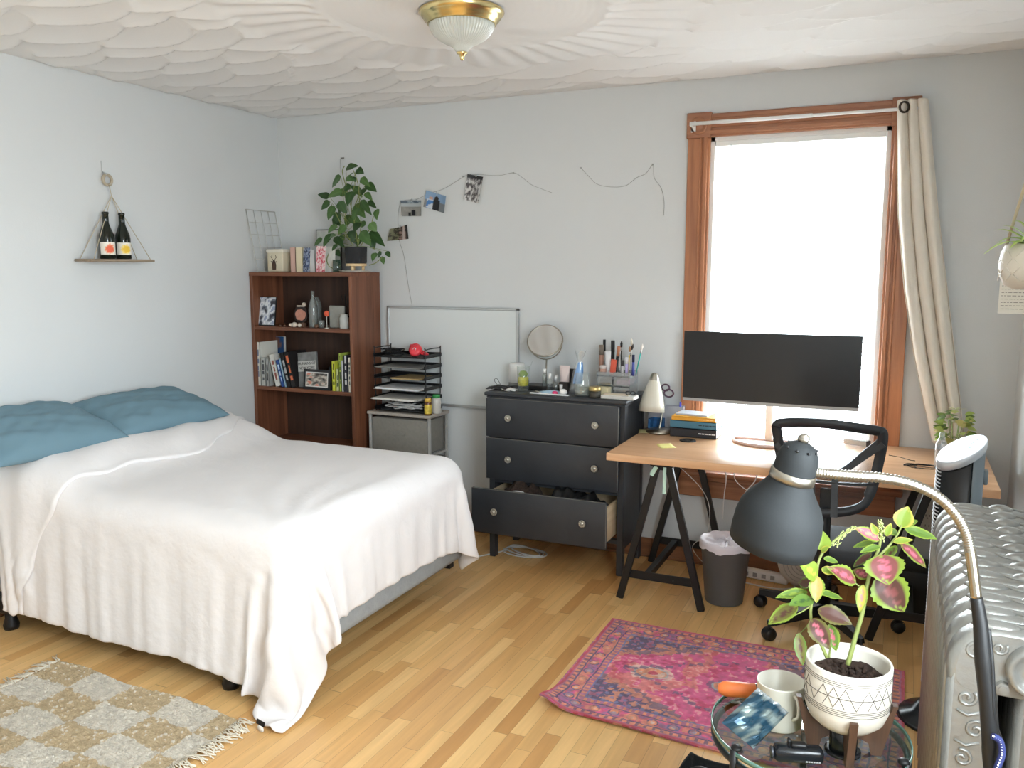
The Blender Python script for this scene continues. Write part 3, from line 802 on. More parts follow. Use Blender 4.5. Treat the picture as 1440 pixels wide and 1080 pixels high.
# monitor
M_scr = mat('dark_glossy_screen', (34, 34, 36), 0.28, spec=0.5)
M_bez = mat('silver_grey_plastic', (168, 170, 173), 0.4, metal=0.3)
mon = thing('monitor', 'wide black computer monitor standing on the desk before the window', 'monitor', (-.58, 4.2, KZ))
b = MB(); mw, z0, z1 = .415, .935, 1.287
n = 20
def arc(yo):
    return [(-.581 + mw * (2 * i / n - 1), 4.20 + yo - .018 * (1 - (2 * i / n - 1) ** 2) + .018) for i in range(n + 1)]
def slab(b, yo0, yo1, za, zb, xin=0):
    A = arc(yo0); B = arc(yo1)
    k0, k1 = (0, n + 1)
    rings = []
    for (p, q) in zip(A[k0:k1], B[k0:k1]):
        rings.append([(p[0], p[1], za), (q[0], q[1], za), (q[0], q[1], zb), (p[0], p[1], zb)])
    rings[0] = [(x + xin, y, z) for x, y, z in rings[0]]; rings[-1] = [(x - xin, y, z) for x, y, z in rings[-1]]
    b.ring_stack(rings, True, True, smooth=False)
b = MB(); slab(b, .0, .022, z0, z1); b.box((-.581, 4.235, 1.11), (.36, .03, .22), .012, seg=2); b.build('housing', M_bez, mon, world=True)
b = MB(); slab(b, -.003, .002, z0 + .016, z1 + .001, -.001); b.build('screen', M_scr, mon, world=True)
b = MB(); b.tube([(-.58, 4.26, 1.08), (-.58, 4.30, .95), (-.58, 4.31, .75)], .02, 12); b.build('stand_neck', M_white, mon, world=True)
cpt = onZ(1075, 618, KZ)
b = MB(); pts = [(-.58 + .17 * math.sin(a), 4.29 - .16 * math.cos(a), KZ + .008) for a in np.linspace(-1.9, 1.9, 24)]
b.tube(pts, .0085, 10); b.box((-.58, 4.31, KZ + .008), (.33, .03, .014), .005); b.build('stand_foot', mat('rosy_white_metal', (222, 200, 196), 0.35, metal=.2), mon, world=True)

# ------------------------------------------------------------------ blind, curtain rod, curtain
M_slat = bpy.data.materials.new('white_blind_slats'); M_slat.use_nodes = True
_N = M_slat.node_tree.nodes; _L = M_slat.node_tree.links; _N.remove(_N['Principled BSDF'])
_d = _N.new('ShaderNodeBsdfDiffuse'); _d.inputs[0].default_value = (.86, .87, .88, 1); _t = _N.new('ShaderNodeBsdfTranslucent'); _t.inputs[0].default_value = (.9, .9, .88, 1)
_m = _N.new('ShaderNodeMixShader'); _m.inputs[0].default_value = .5; _L.new(_d.outputs[0], _m.inputs[1]); _L.new(_t.outputs[0], _m.inputs[2]); _L.new(_m.outputs[0], _N['Material Output'].inputs[0])
bl = thing('window_blind', 'white slatted blind let down inside the window frame', 'blind', (-.52, YB + .03, WZ0 + .05))
b = MB(); z = WZ0 + .06
while z < WZ1 - .05:
    b.box(((WX0 + WX1) / 2, YB + .028, z), (WX1 - WX0 - .05, .025, .0008), rot=(math.radians(10), 0, 0)); z += .0215
b.build('slats', M_slat, bl, world=True)
b = MB().box2((WX0 + .022, YB + .008, WZ1 - .045), (WX1 - .022, YB + .045, WZ1 - .02), .002); b.build('headrail', M_white, bl, world=True)
b = MB().box2((WX0 + .024, YB + .016, WZ0 + .035), (WX1 - .024, YB + .042, WZ0 + .048), .003); b.build('bottom_rail', M_white, bl, world=True)
b = MB()
for x in (WX0 + .12, (WX0 + WX1) / 2, WX1 - .12): b.cyl((x, YB + .016, WZ0 + .04), (x, YB + .016, WZ1 - .03), .0009, n=6)
b.build('ladder_cords', M_white, bl, world=True)
b = MB().cyl((WX0 + .10, YB + .006, 1.55), (WX0 + .10, YB + .006, WZ1 - .04), .003, n=8); b.build('tilt_wand', clear_mat('clear_acrylic', (240, 244, 246), 0.15, opac=.15), bl, world=True)

rod = thing('curtain_rod', 'thin white curtain rod across the top of the window', 'curtain rod', (-.52, YB - .06, 2.33))
b = MB(); ra = onY(976, 173, YB - .085); rb = onY(1278, 156, YB - .085)
zr = 2.322
b.cyl((-1.035, YB - .085, zr), (-.45, YB - .085, zr), .0095, n=14).cyl((-.46, YB - .085, zr), (.03, YB - .085, zr), .0075, n=14)
b.build('rod', M_white, rod, world=True)
for x in (-1.03, .03):
    MB().box2((x - .008, YB - .092, zr - .012), (x + .008, YB - .034, zr + .010), .002).box2((x - .012, YB - .040, zr - .035), (x + .012, YB - .034, zr + .02), .001).build('bracket', M_white, rod, world=True)
M_curt = mat('cream_linen_curtain', (246, 239, 228), 0.9, noise_amt=.02, noise_scale=30, bump=0.25, bump_scale=180)
_p = M_curt.node_tree.nodes['Principled BSDF']
_tr = M_curt.node_tree.nodes.new('ShaderNodeBsdfTranslucent'); _tr.inputs[0].default_value = srgb(235, 228, 214)
_mx = M_curt.node_tree.nodes.new('ShaderNodeMixShader'); _mx.inputs[0].default_value = .25
M_curt.node_tree.links.new(_p.outputs[0], _mx.inputs[1]); M_curt.node_tree.links.new(_tr.outputs[0], _mx.inputs[2]); M_curt.node_tree.links.new(_mx.outputs[0], M_curt.node_tree.nodes['Material Output'].inputs[0])
cu = thing('curtain', 'cream linen curtain drawn to the right side of the window, hanging slanted', 'curtain', (.05, YB - .08, .5))
nr, ncx = 60, 90
P = np.zeros((nr, ncx, 3))
for i in range(nr):
    t = i / (nr - 1); z = 2.362 - t * (2.362 - .78)
    xl = np.interp(z, [.78, .95, 1.192, 1.5, 1.852, 2.362], [.150, .105, .045, -.015, -.062, -.094])
    xr = np.interp(z, [.78, .95, 1.192, 1.526, 1.852, 2.362], [.300, .275, .235, .180, .125, .048])
    for j in range(ncx):
        s_ = j / (ncx - 1)
        amp = np.interp(t, [0, .08, .5, 1], [.032, .026, .022, .024])
        ph = s_ * 2 * PI * 3.4 + .5 * math.sin(t * 2)
        w_ = amp * math.sin(ph) + .003 * math.sin(ph * 2.3 + t * 5)
        x = lerp(xl, xr, s_) + .010 * math.sin(ph * 1.0 + 1.3) * (1 - .3 * t)
        P[i, j] = (x, YB - .082 + w_ * .9, z)
grid_obj('curtain_cloth', P, M_curt, cu, .0025, 1)
b = MB()
b.lathe([(.019, -.003), (.027, -.004), (.027, .004), (.019, .003), (.019, -.003)], (-.052, YB - .122, zr + .002), (.75, -1, 0), 24)
b.build('grommet', mat('dark_bronze', (70, 62, 54), 0.35, metal=.8), cu, world=True)

# ------------------------------------------------------------------ ceiling lamp
M_brass = mat('polished_brass', (220, 200, 144), 0.24, metal=1.0)
M_frost = mat('ribbed_frosted_glass', (226, 228, 220), 0.2, trans=0.4, ior=1.3)
cl = thing('ceiling_lamp', 'flush brass ceiling lamp with a ribbed glass bowl', 'ceiling lamp', (LX, LY, ZC - .19))
zc = ZC - .004
b = MB(); b.lathe([(.05, .0), (.150, .0), (.158, -.006), (.160, -.012), (.153, -.020), (.150, -.026), (.143, -.028), (.141, -.038), (.133, -.042), (.130, -.052), (.124, -.056), (.120, -.050)], (LX, LY, zc), (0, 0, 1), 56)
b.build('brass_ring', M_brass, cl, world=True)
b = MB(); pr = [(.122, -.046), (.124, -.056), (.118, -.072), (.106, -.090), (.088, -.106), (.066, -.118), (.046, -.126), (.034, -.134), (.026, -.146), (.020, -.152), (.0001, -.154)]
b.lathe(pr, (LX, LY, zc), (0, 0, 1), 360, ripple=60, ramp=-.045); b.build('glass_bowl', M_frost, cl, world=True)
b = MB(); b.lathe([(.0001, -.150), (.020, -.151), (.021, -.156), (.012, -.160), (.010, -.166), (.007, -.170), (.008, -.175), (.005, -.180), (.0001, -.182)], (LX, LY, zc), (0, 0, 1), 20)
b.build('finial', M_brass, cl, world=True)

# ------------------------------------------------------------------ office chair
chc = Vector((-.25, 3.87, 0))
M_mesh = clear_mat('black_mesh_fabric', (20, 20, 22), 0.0, opac=.0)
def mesh_fabric():
    m = bpy.data.materials.new('see_through_black_mesh'); m.use_nodes = True; N = m.node_tree.nodes; L = m.node_tree.links
    tc = N.new('ShaderNodeTexCoord'); mp = N.new('ShaderNodeMapping'); mp.inputs['Scale'].default_value = (420, 420, 420); mp.inputs['Rotation'].default_value = (0, .78, 0)
    L.new(tc.outputs['Object'], mp.inputs[0]); sx = N.new('ShaderNodeSeparateXYZ'); L.new(mp.outputs[0], sx.inputs[0])
    def fr(o):
        a = N.new('ShaderNodeMath'); a.operation = 'FRACT'; L.new(o, a.inputs[0]); c = N.new('ShaderNodeMath'); c.operation = 'LESS_THAN'; c.inputs[1].default_value = .26; L.new(a.outputs[0], c.inputs[0]); return c.outputs[0]
    mxn = N.new('ShaderNodeMath'); mxn.operation = 'MAXIMUM'; L.new(fr(sx.outputs['X']), mxn.inputs[0]); L.new(fr(sx.outputs['Z']), mxn.inputs[1])
    t = N.new('ShaderNodeBsdfTransparent'); p = N['Principled BSDF']; p.inputs['Base Color'].default_value = srgb(26, 26, 28); p.inputs['Roughness'].default_value = .7
    s_ = N.new('ShaderNodeMixShader'); L.new(mxn.outputs[0], s_.inputs[0]); L.new(t.outputs[0], s_.inputs[1]); L.new(p.outputs[0], s_.inputs[2]); L.new(s_.outputs[0], N['Material Output'].inputs[0])
    return m
chair = thing('office_chair', 'black mesh-back office chair on castors tucked up to the desk', 'office chair', tuple(chc))
M_chb = mat('charcoal_chair_plastic', (44, 46, 49), 0.45, bump=.08, bump_scale=90)
def chw(name, mb, m, par=None): return mb.build(name, m, par or chair, world=True)
b = MB(); b.lathe([(.0001, .055), (.045, .055), (.055, .07), (.05, .105), (.034, .115), (.0001, .115)], tuple(chc), (0, 0, 1), 24); chw('hub', b, M_chb)
b = MB(); b.cyl(chc + Vector((0, 0, .10)), chc + Vector((0, 0, .26)), .026, n=20).cyl(chc + Vector((0, 0, .26)), chc + Vector((0, 0, .38)), .016, n=16); chw('gas_column', b, M_blk)
for dg in (158, 230, 302, 14, 86):
    a = math.radians(dg); dx, dy = math.cos(a), math.sin(a); R_ = .315
    rings = []
    for t in np.linspace(0, 1, 9):
        r = lerp(.03, R_, t); w_ = lerp(.030, .017, t); zt = lerp(.118, .088, t ** 1.5); zb = lerp(.070, .066, t)
        c_ = Vector((chc.x + dx * r, chc.y + dy * r, 0)); s_ = Vector((-dy, dx, 0)) * w_
        rings.append([c_ - s_ + Vector((0, 0, zb)), c_ - s_ * .7 + Vector((0, 0, zt)), c_ + s_ * .7 + Vector((0, 0, zt)), c_ + s_ + Vector((0, 0, zb))])
    b = MB(); b.ring_stack(rings, True, True, smooth=False); lg = chw('base_arm', b, M_blk)
    cc = Vector((chc.x + dx * R_, chc.y + dy * R_, .028)); ax = Vector((-dy, dx, 0)); 
    b = MB(); b.cyl(cc + Vector((0, 0, .0)), cc + Vector((0, 0, .062)), .007, n=10)
    for s_ in (-1, 1): b.lathe([(.0001, 0), (.020, 0), (.026, .004), (.027, .012), (.024, .018), (.0001, .018)], tuple(cc + ax * s_ * .004), tuple(ax * s_), 20)
    b.lathe([(.029, -.012), (.031, 0), (.029, .012)], tuple(cc), tuple(ax), 20)
    chw('caster', b, M_blk, lg)
# seat
sc_ = Vector((-.235, 3.72, 0))
rings = []
for t in np.linspace(0, 1, 9):
    zt = [.405, .402, .410, .430, .450, .462, .470, .474, .476][int(round(t * 8))]
    k = [.60, .86, .96, 1.0, 1.0, .985, .94, .80, .4][int(round(t * 8))]
    ring = []
    for i in range(40):
        a = 2 * PI * i / 40; ca, sa = math.cos(a), math.sin(a)
        x = .245 * math.copysign(abs(ca) ** .65, ca) * k; y = .235 * math.copysign(abs(sa) ** .65, sa) * k
        ring.append((sc_.x + x, sc_.y + y, zt - .02 * (abs(x) / .245) ** 3 * 0 - .018 * max(0, (y / .235)) ** 2))
    rings.append(ring)
b = MB(); b.ring_stack(rings, True, True); chw('seat', b, mat('dark_grey_seat_fabric', (58, 60, 64), 0.8, bump=.2, bump_scale=220))
b = MB(); b.box((sc_.x, sc_.y + .05, .385), (.18, .22, .03), .01).box((sc_.x, sc_.y - .16, .375), (.07, .24, .018), .005); chw('tilt_mechanism', b, M_blk)
b = MB(); b.tube(smooth_path([(sc_.x, sc_.y - .27, .372), (sc_.x, 3.435, .40), (sc_.x, 3.415, .50), (sc_.x, 3.43, .66)], 8), [.02] * 25, 10)
b.box((sc_.x, 3.424, .58), (.045, .012, .34), .004); chw('back_support', b, M_blk)
# back frame: rounded trapezoid ring traced on a gently curved plane
yb = 3.43
outer = [(1084, 600), (1092, 590), (1120, 586), (1165, 587), (1210, 594), (1238, 600), (1247, 606), (1249, 618), (1246, 640), (1236, 682), (1228, 702), (1216, 715), (1195, 721), (1165, 722), (1135, 720), (1115, 714), (1104, 702), (1098, 680), (1088, 640)]
cen = Vector((-.243, 0, .845))
def backy(x, z): return yb - .035 + .9 * (x - cen.x) ** 2 - .05 * math.sin((z - .68) / .33 * PI) * -1
loop = []
for px, py in outer:
    q = onY(px, py, yb); loop.append((q.x, q.z))
loop = [Vector((x, 0, z)) for x, z in loop]
sm = smooth_path(loop + [loop[0]], 5)[:-1]
Ro = [[], [], [], []]
rings = []
nL = len(sm)
for i in range(nL):
    p = sm[i]; tn = (sm[(i + 1) % nL] - sm[i - 1]).normalized(); nn = Vector((tn.z, 0, -tn.x))
    if nn.dot(cen - p) < 0: nn = -nn
    wd = .038 if p.z > .72 else .030
    q0 = p; q1 = p + nn * wd
    y0 = backy(q0.x, q0.z); y1 = backy(q1.x, q1.z)
    rings.append([(q0.x, y0 - .010, q0.z), (q1.x, y1 - .011, q1.z), (q1.x, y1 + .010, q1.z), (q0.x, y0 + .010, q0.z)])
rings.append(rings[0])
b = MB(); b.ring_stack(rings, False, False, smooth=True); fix_normals(chw('back_frame', b, M_chb))
inner = [Vector((r[1][0], 0, r[1][2])) for r in rings[:-1]]
# mesh panel
P = []
for i, p in enumerate(inner):
    P.append([(lerp(cen.x, p.x, k), backy(lerp(cen.x, p.x, k), lerp(cen.z, p.z, k)), lerp(cen.z, p.z, k)) for k in (0.001, .2, .4, .6, .8, 1.02)])
P.append(P[0]); b = MB(); b.grid(P); chw('back_mesh', b, mesh_fabric())
def bkbar(name, pts, wds, m=M_chb):
    rings = []
    pts = smooth_path([onY(px, py, yb) for px, py in pts], 6)
    for i, p in enumerate(pts):
        tn = (pts[min(i + 1, len(pts) - 1)] - pts[max(i - 1, 0)]).normalized(); nn = Vector((-tn.z, 0, tn.x)); wd = lerp(wds[0], wds[1], i / (len(pts) - 1)) / 2; y = backy(p.x, p.z)
        a = Vector((p.x, 0, p.z)) + nn * wd; c = Vector((p.x, 0, p.z)) - nn * wd
        rings.append([(a.x, y - .012, a.z), (c.x, y - .012, c.z), (c.x, y + .006, c.z), (a.x, y + .006, a.z)])
    b = MB(); b.ring_stack(rings, True, True, smooth=False); fix_normals(chw(name, b, m))
bkbar('brace_bar', [(1240, 624), (1215, 642), (1190, 660), (1160, 672)], (.040, .014))
bkbar('brace_bar', [(1092, 624), (1108, 642), (1125, 658), (1150, 670)], (.040, .014))
bkbar('lumbar_spine', [(1174, 668), (1174, 700), (1174, 722)], (.022, .026))
bkbar('lumbar_spine', [(1143, 668), (1143, 700), (1144, 720)], (.018, .018))
bkbar('lumbar_bar', [(1104, 672), (1140, 676), (1180, 680), (1232, 684)], (.010, .010))

# ------------------------------------------------------------------ waste bin
bn = thing('waste_bin', 'round grey waste bin with a white liner beside the desk trestle', 'waste bin', (-.715, 3.99, 0))
b = MB(); b.lathe([(.0001, .002), (.088, .002), (.090, .006), (.118, .300), (.121, .302), (.121, .307), (.115, .307), (.086, .012), (.0001, .01)], (-.715, 3.99, 0), (0, 0, 1), 40); b.build('bin_body', mat('grey_plastic', (92, 93, 95), 0.5, bump=.05, bump_scale=100), bn, world=True)
r = np.random.RandomState(4); rings = []
for k, (rr, hh) in enumerate(((.1235, .272), (.1240, .292), (.1235, .308), (.117, .312), (.108, .298), (.090, .285), (.06, .290), (.03, .300), (.006, .292))):
    ring = []
    for i in range(40):
        a = 2 * PI * i / 40; w_ = r.uniform(-1, 1)
        ring.append((-.715 + math.cos(a) * (rr + .0008 * w_ + (.006 * w_ if k > 4 else 0)), 3.99 + math.sin(a) * (rr + (.006 * w_ if k > 4 else 0)), hh + (.004 * w_ if k != 0 else .008 * math.sin(a * 5) + .006 * w_) + (.012 * w_ if k > 4 else 0)))
    rings.append(ring)
b = MB(); b.ring_stack(rings, False, True); b.build('bin_liner', mat('thin_white_plastic_bag', (232, 226, 232), 0.4, trans=.15), bn, world=True)
# ================================================================== RIGHT SIDE AND FOREGROUND
# radiator
M_rad = mat('silver_radiator_paint', (160, 160, 156), 0.36, metal=0.55, noise_amt=.07, noise_scale=14, bump=.25, bump_scale=55)
RY0, RY1, NS = 1.80, 2.80, 13
rad = thing('radiator', 'silver-painted cast iron column radiator with embossed scrolls under the side wall', 'radiator', (.29, (RY0 + RY1) / 2, 0))
RXa, RXb, RZa, RZb = .118, .455, .07, .905
def rounded(x0, x1, z0, z1, rt, rb, n=7):
    pts = []
    for cx, cz, r, a0 in ((x0 + rt, z1 - rt * 1.15, rt, PI), (x1 - rt, z1 - rt * 1.15, rt, PI / 2), (x1 - rb, z0 + rb, rb, 0), (x0 + rb, z0 + rb, rb, -PI / 2)):
        for k in range(n):
            a = a0 - k / (n - 1) * PI / 2; v = 1.15 if r == rt and cz > .5 else 1
            pts.append((cx + r * math.cos(a), cz + r * v * math.sin(a)))
    return pts
pitch = (RY1 - RY0) / NS
def section():
    b = MB(); dep = pitch - .012
    wcol = (RXb - RXa - 2 * .026) / 3
    # columns
    for k in range(3):
        xa = RXa + k * (wcol + .026); xb = xa + wcol
        rings = []
        for y, ins in ((0, .014), (.010, .004), (dep * .5, 0), (dep - .010, .004), (dep, .014)):
            rings.append([(xa + ins, y, RZa + .03), (xb - ins, y, RZa + .03), (xb - ins, y, RZb - .10), (xa + ins, y, RZb - .10)])
        b.ring_stack(rings, True, True, smooth=True)
    # header and footer that join the columns
    for z0, z1, rt, rb in ((RZb - .135, RZb, .075, .03), (RZa, RZa + .12, .03, .05)):
        rings = []
        for y, ins in ((-.001, .016), (.006, .006), (.014, 0), (dep - .014, 0), (dep - .006, .006), (dep + .001, .016)):
            rings.append([(x, y, z) for x, z in [((px - .287) * (1 - ins / .17) + .287, z0 + (pz - z0) * (1 - ins / .135) + ins * .5) for px, pz in rounded(RXa, RXb, z0, z1, rt, rb)]])
        b.ring_stack(rings, True, True, smooth=True)
    # wavy crest embossed over the top
    for xc, hw, hh in ((.20, .045, .010), (.287, .034, .016), (.375, .045, .010)):
        b.ball((xc, dep * .5, RZb - .002), 1, 12, 7, (hw, dep * .32, hh))
    pts = [(RXa + .085 + t * .17, dep * .5 + .012 * math.sin(t * 12), RZb + .001) for t in np.linspace(0, 1, 22)]
    b.tube(pts, .004, 6)
    # ribs that run down the left edge
    b.tube([(RXa + .001, dep * .5, RZa + .06), (RXa + .001, dep * .5, RZb - .10), (RXa + .020, dep * .5, RZb - .045), (RXa + .06, dep * .5, RZb - .004)], .006, 8)
    return b
s0 = section().build('radiator_section', M_rad, rad); s0.location = (-.29, RY0 - rad.location.y, 0)
for k in range(1, NS):
    c = s0.copy(); COL.objects.link(c); c.parent = rad; c.location = (-.29, RY0 + k * pitch - rad.location.y, 0)
for (x, z) in ((.27, .838), (.27, .13)):
    b = MB(); b.cyl((x, RY0 + .01, z), (x, RY1 - .01, z), .036, n=20); b.build('connecting_pipe', M_rad, rad, world=True)
    b = MB(); b.lathe([(.0001, .014), (.018, .014), (.022, .010), (.034, .010), (.040, .020), (.048, .022), (.052, .014), (.054, -.004)], (x, RY0 - .004, z), (0, -1, 0), 32); b.build('end_plug', M_rad, rad, world=True)
b = MB(); b.cyl((.214, RY0 - .016, .797), (.214, RY0 + .01, .797), .0125, n=6, smooth=False).cyl((.214, RY0 - .019, .797), (.214, RY0 - .015, .797), .007, n=14); b.build('hex_nut', M_rad, rad, world=True)
def spiral(cx, cz, r, turns, sgn, a0):
    return [(cx + sgn * r * (1 - t * .85) * math.cos(a0 + t * turns * 2 * PI), RY0 - .001, cz + r * (1 - t * .85) * math.sin(a0 + t * turns * 2 * PI)) for t in np.linspace(0, 1, 26)]
wcol = (RXb - RXa - 2 * .026) / 3
for k in range(3):
    xc = RXa + wcol / 2 + k * (wcol + .026)
    b = MB()
    z = .76; i = 0
    while z > .16:
        b.tube(spiral(xc + (.010 if i % 2 else -.010), z, .019, 1.25, 1 if i % 2 else -1, 1.2 if i % 3 else 2.4), .0034, 6)
        b.tube([(xc - .026, RY0, z - .028), (xc - .006, RY0 - .002, z - .036), (xc + .018, RY0, z - .026)], .003, 6)
        z -= .064; i += 1
    o = b.build('scroll_relief', M_rad, rad, world=True)
for i, (x, z, r, s_, a0) in enumerate(((.165, .858, .020, 1, .5), (.205, .872, .014, -1, 2.5), (.34, .862, .020, -1, .5), (.39, .85, .018, 1, 2))): MB().tube(spiral(x, z, r, 1.3, s_, a0), .0034, 6).build('scroll_relief', M_rad, rad, world=True)
# cast lettering, mostly cut off by the frame edge
for y in (RY0 + .02, RY1 - .08):
    for x in (.16, .41): MB().lathe([(.022, .0), (.018, .03), (.024, .08)], (x, y + .02, 0), (0, 0, 1), 12, cap0=True, cap1=True).build('foot', M_rad, rad, world=True)

# tower fan behind the radiator
fx, fy = .205, 3.20
M_fang = mat('blue_grey_plastic', (122, 134, 142), 0.45)
M_fanb = mat('glossy_black_plastic', (24, 26, 29), 0.22)
fan = thing('tower_fan', 'tall grey and black tower fan with a slanted top panel behind the radiator', 'fan', (fx, fy, 0))
def eld(a, r=.072): return (fx + r * math.cos(a), fy + r * 1.0 * math.sin(a))
def topz(x, y=fy): return .992 + (x - fx) * .52 + (y - fy) * .30
def shell(a0, a1, r, n, z0, close=True):
    rings = []
    for a in np.linspace(a0, a1, n):
        x, y = eld(a, r); xi, yi = eld(a, r - .006)
        rings.append([(x, y, z0), (xi, yi, z0), (xi, yi, topz(xi, yi) - .004), (x, y, topz(x, y) - .004)])
    b = MB(); b.ring_stack(rings, True, True); return b
fix_normals(shell(math.radians(-62), math.radians(118), .072, 24, .06).build('rear_shell', M_fang, fan, world=True))
fix_normals(shell(math.radians(118), math.radians(298), .0705, 24, .06).build('front_shell', M_fanb, fan, world=True))
b = MB()
zz = .14
while zz < .93:
    pts = [(fx + .0735 * math.cos(a), fy + .0735 * math.sin(a), zz + .004 * math.sin(3 * a)) for a in np.linspace(math.radians(150), math.radians(215), 8)]
    b.tube(pts, .0022, 6); zz += .0125
b.build('grille_louvres', mat('white_louvre_plastic', (214, 218, 222), .35), fan, world=True)
# slanted control panel
ring = []
b = MB()
def disc(r, dz):
    return [(fx + r * math.cos(a), fy + r * math.sin(a), topz(fx + r * math.cos(a), fy + r * math.sin(a)) + dz) for a in np.linspace(0, 2 * PI, 41)[:-1]]
b.ring_stack([disc(.070, -.03), disc(.075, -.028), disc(.0765, -.006), disc(.073, .0)], True, True, smooth=True); b.build('top_cap', mat('satin_light_grey', (196, 202, 208), .25, metal=.2), fan, world=True)
b = MB(); b.add(disc(.066, .001), [tuple(range(40))]); b.build('control_panel', mat('pearl_white_panel', (206, 208, 214), .12, metal=.3), fan, world=True)
M_disp = mat('blue_display', (60, 130, 190), .3)
b = MB()
for i in range(4):
    x = fx + .018 + .012 * (i % 2) + .004 * i; y = fy - .020 + .012 * i
    b.add([(x, y, topz(x, y) + .002), (x + .011, y, topz(x + .011, y) + .002), (x + .011, y + .006, topz(x + .011, y + .006) + .002), (x, y + .006, topz(x, y + .006) + .002)], [(0, 1, 2, 3)])
b.build('display_icons', M_disp, fan, world=True)
b = MB(); b.lathe([(.0001, 0), (.135, 0), (.140, .008), (.130, .020), (.09, .032), (.07, .06), (.0001, .06)], (fx - .01, fy, 0), (0, 0, 1), 36); b.build('base', M_fanb, fan, world=True)
b = MB(); b.box((fx + .077, fy, .90), (.014, .030, .05), .004, seg=2); b.build('carry_grip', M_fang, fan, world=True)

# gooseneck floor lamp
M_shade = mat('matt_charcoal_metal', (32, 34, 35), 0.7, spec=.3, bump=.03, bump_scale=200)
M_chrome = mat('brushed_nickel', (166, 160, 148), 0.33, metal=1.0)
lamp = thing('floor_lamp', 'gooseneck floor lamp with a matt charcoal shade beside the radiator', 'floor lamp', (.235, 1.46, 0))
A = at(1129, 622, 1.40); B = at(1087, 757, 1.45); ax = (B - A).normalized(); L_ = (B - A).length
sc = L_ / .175
prof = [(.0001, -.002), (.010, .0), (.022, .006), (.030, .018), (.0335, .034), (.0340, .050)]
b = MB(); b.lathe([(r * sc, h * sc) for r, h in prof], tuple(A), tuple(ax), 40)
b.build('lamp_cap', M_shade, lamp, world=True)
b = MB(); b.lathe([(.0345 * sc, .050 * sc), (.0365 * sc, .051 * sc), (.0365 * sc, .066 * sc), (.034 * sc, .067 * sc)], tuple(A), tuple(ax), 40); b.build('chrome_band', M_chrome, lamp, world=True)
prof = [(.0345, .066), (.038, .075), (.048, .090), (.060, .106), (.068, .122), (.0715, .142), (.0715, .165), (.070, .186), (.069, .186), (.069, .165), (.069, .142), (.0655, .122), (.058, .107), (.046, .092), (.036, .078), (.030, .07)]
b = MB(); b.lathe([(r * sc, h * sc) for r, h in prof], tuple(A), tuple(ax), 56)
sh = b.build('lamp_shade', M_shade, lamp, world=True)
b = MB()
a_ = ax.orthogonal().normalized(); b_ = ax.cross(a_)
for k in range(9):
    t = 2 * PI * k / 9; q = A + ax * .010 * sc + (a_ * math.cos(t) + b_ * math.sin(t)) * .0262 * sc; b.ball(tuple(q), .0026, 8, 5)
b.build('vent_holes', M_blk, lamp, world=True)
b = MB(); b.ball(tuple(A - ax * .006), .010, 16, 10, (1, 1, .9)).cyl(tuple(A - ax * .014), tuple(A + ax * .004), .006, n=14); b.build('switch_knob', M_chrome, lamp, world=True)
b = MB(); b.lathe([(.0001, .150 * sc), (.018 * sc, .14 * sc), (.028 * sc, .12 * sc), (.028 * sc, .10 * sc), (.015 * sc, .08 * sc), (.012 * sc, .055 * sc)], tuple(A), tuple(ax), 20); b.build('bulb', mat('white_bulb_glass', (236, 234, 226), .3), lamp, world=True)
neck = [at(1143, 663, 1.405), at(1165, 666, 1.40), at(1200, 669, 1.40), at(1240, 672, 1.40), at(1280, 680, 1.40), at(1318, 698, 1.40), at(1345, 725, 1.40), at(1359, 752, 1.40), at(1364, 775, 1.40)]
pts = smooth_path(neck, 22)
rr = [.0074 + (.0016 if i % 3 else 0) for i in range(len(pts))]
b = MB(); b.tube(pts, rr, 12); b.build('gooseneck', M_chrome, lamp, world=True)
b = MB(); b.tube(smooth_path([at(1364, 772, 1.40), at(1368, 800, 1.40), at(1373, 842, 1.40)], 6), .0088, 14)
b.build('upper_tube', mat('smooth_nickel_tube', (178, 170, 154), 0.22, metal=1.0), lamp, world=True)
low = smooth_path([at(1373, 840, 1.40), at(1379, 880, 1.40), at(1383, 930, 1.40), at(1389, 985, 1.40), at(1393, 1040, 1.40), at(1396, 1085, 1.40), Vector((.215, 1.47, .55)), Vector((.235, 1.46, .02))], 6)
rr = [lerp(.0095, .0135, min(1, i / 12)) for i in range(len(low))]
b = MB(); b.tube(low, rr, 14); b.build('pole', M_blk, lamp, world=True)
b = MB(); b.lathe([(.0001, 0), (.125, 0), (.128, .006), (.124, .016), (.03, .024), (.018, .03), (.0001, .03)], (.235, 1.46, 0), (0, 0, 1), 40); b.build('base', M_blk, lamp, world=True)
b = MB(); b.tube(smooth_path([at(1390, 885, 1.395), at(1395, 940, 1.39), at(1398, 1010, 1.39), at(1408, 1048, 1.40), at(1404, 1090, 1.40)], 8), .004, 8); b.build('power_cord', M_blk, lamp, world=True)
# twisted blue and white cord hooked on the pole
b = MB(); b.mat(mat('navy_braided_cord', (36, 44, 92), .8)); pc = smooth_path([at(1396, 1035, 1.375), at(1406, 1042, 1.375), at(1409, 1060, 1.375), at(1403, 1078, 1.375), at(1398, 1100, 1.375)], 10)
b.tube(pc, .0055, 10); b.mat(M_white)
for i in range(1, len(pc) - 1, 2): b.ball(tuple(pc[i] + (Vector((0, 0, 1.6)) - pc[i]).normalized() * .0045), .0018, 6, 4)
cord = b.build('braided_cord', None, lamp, world=True); cord['label'] = 'navy blue cord with white flecks'

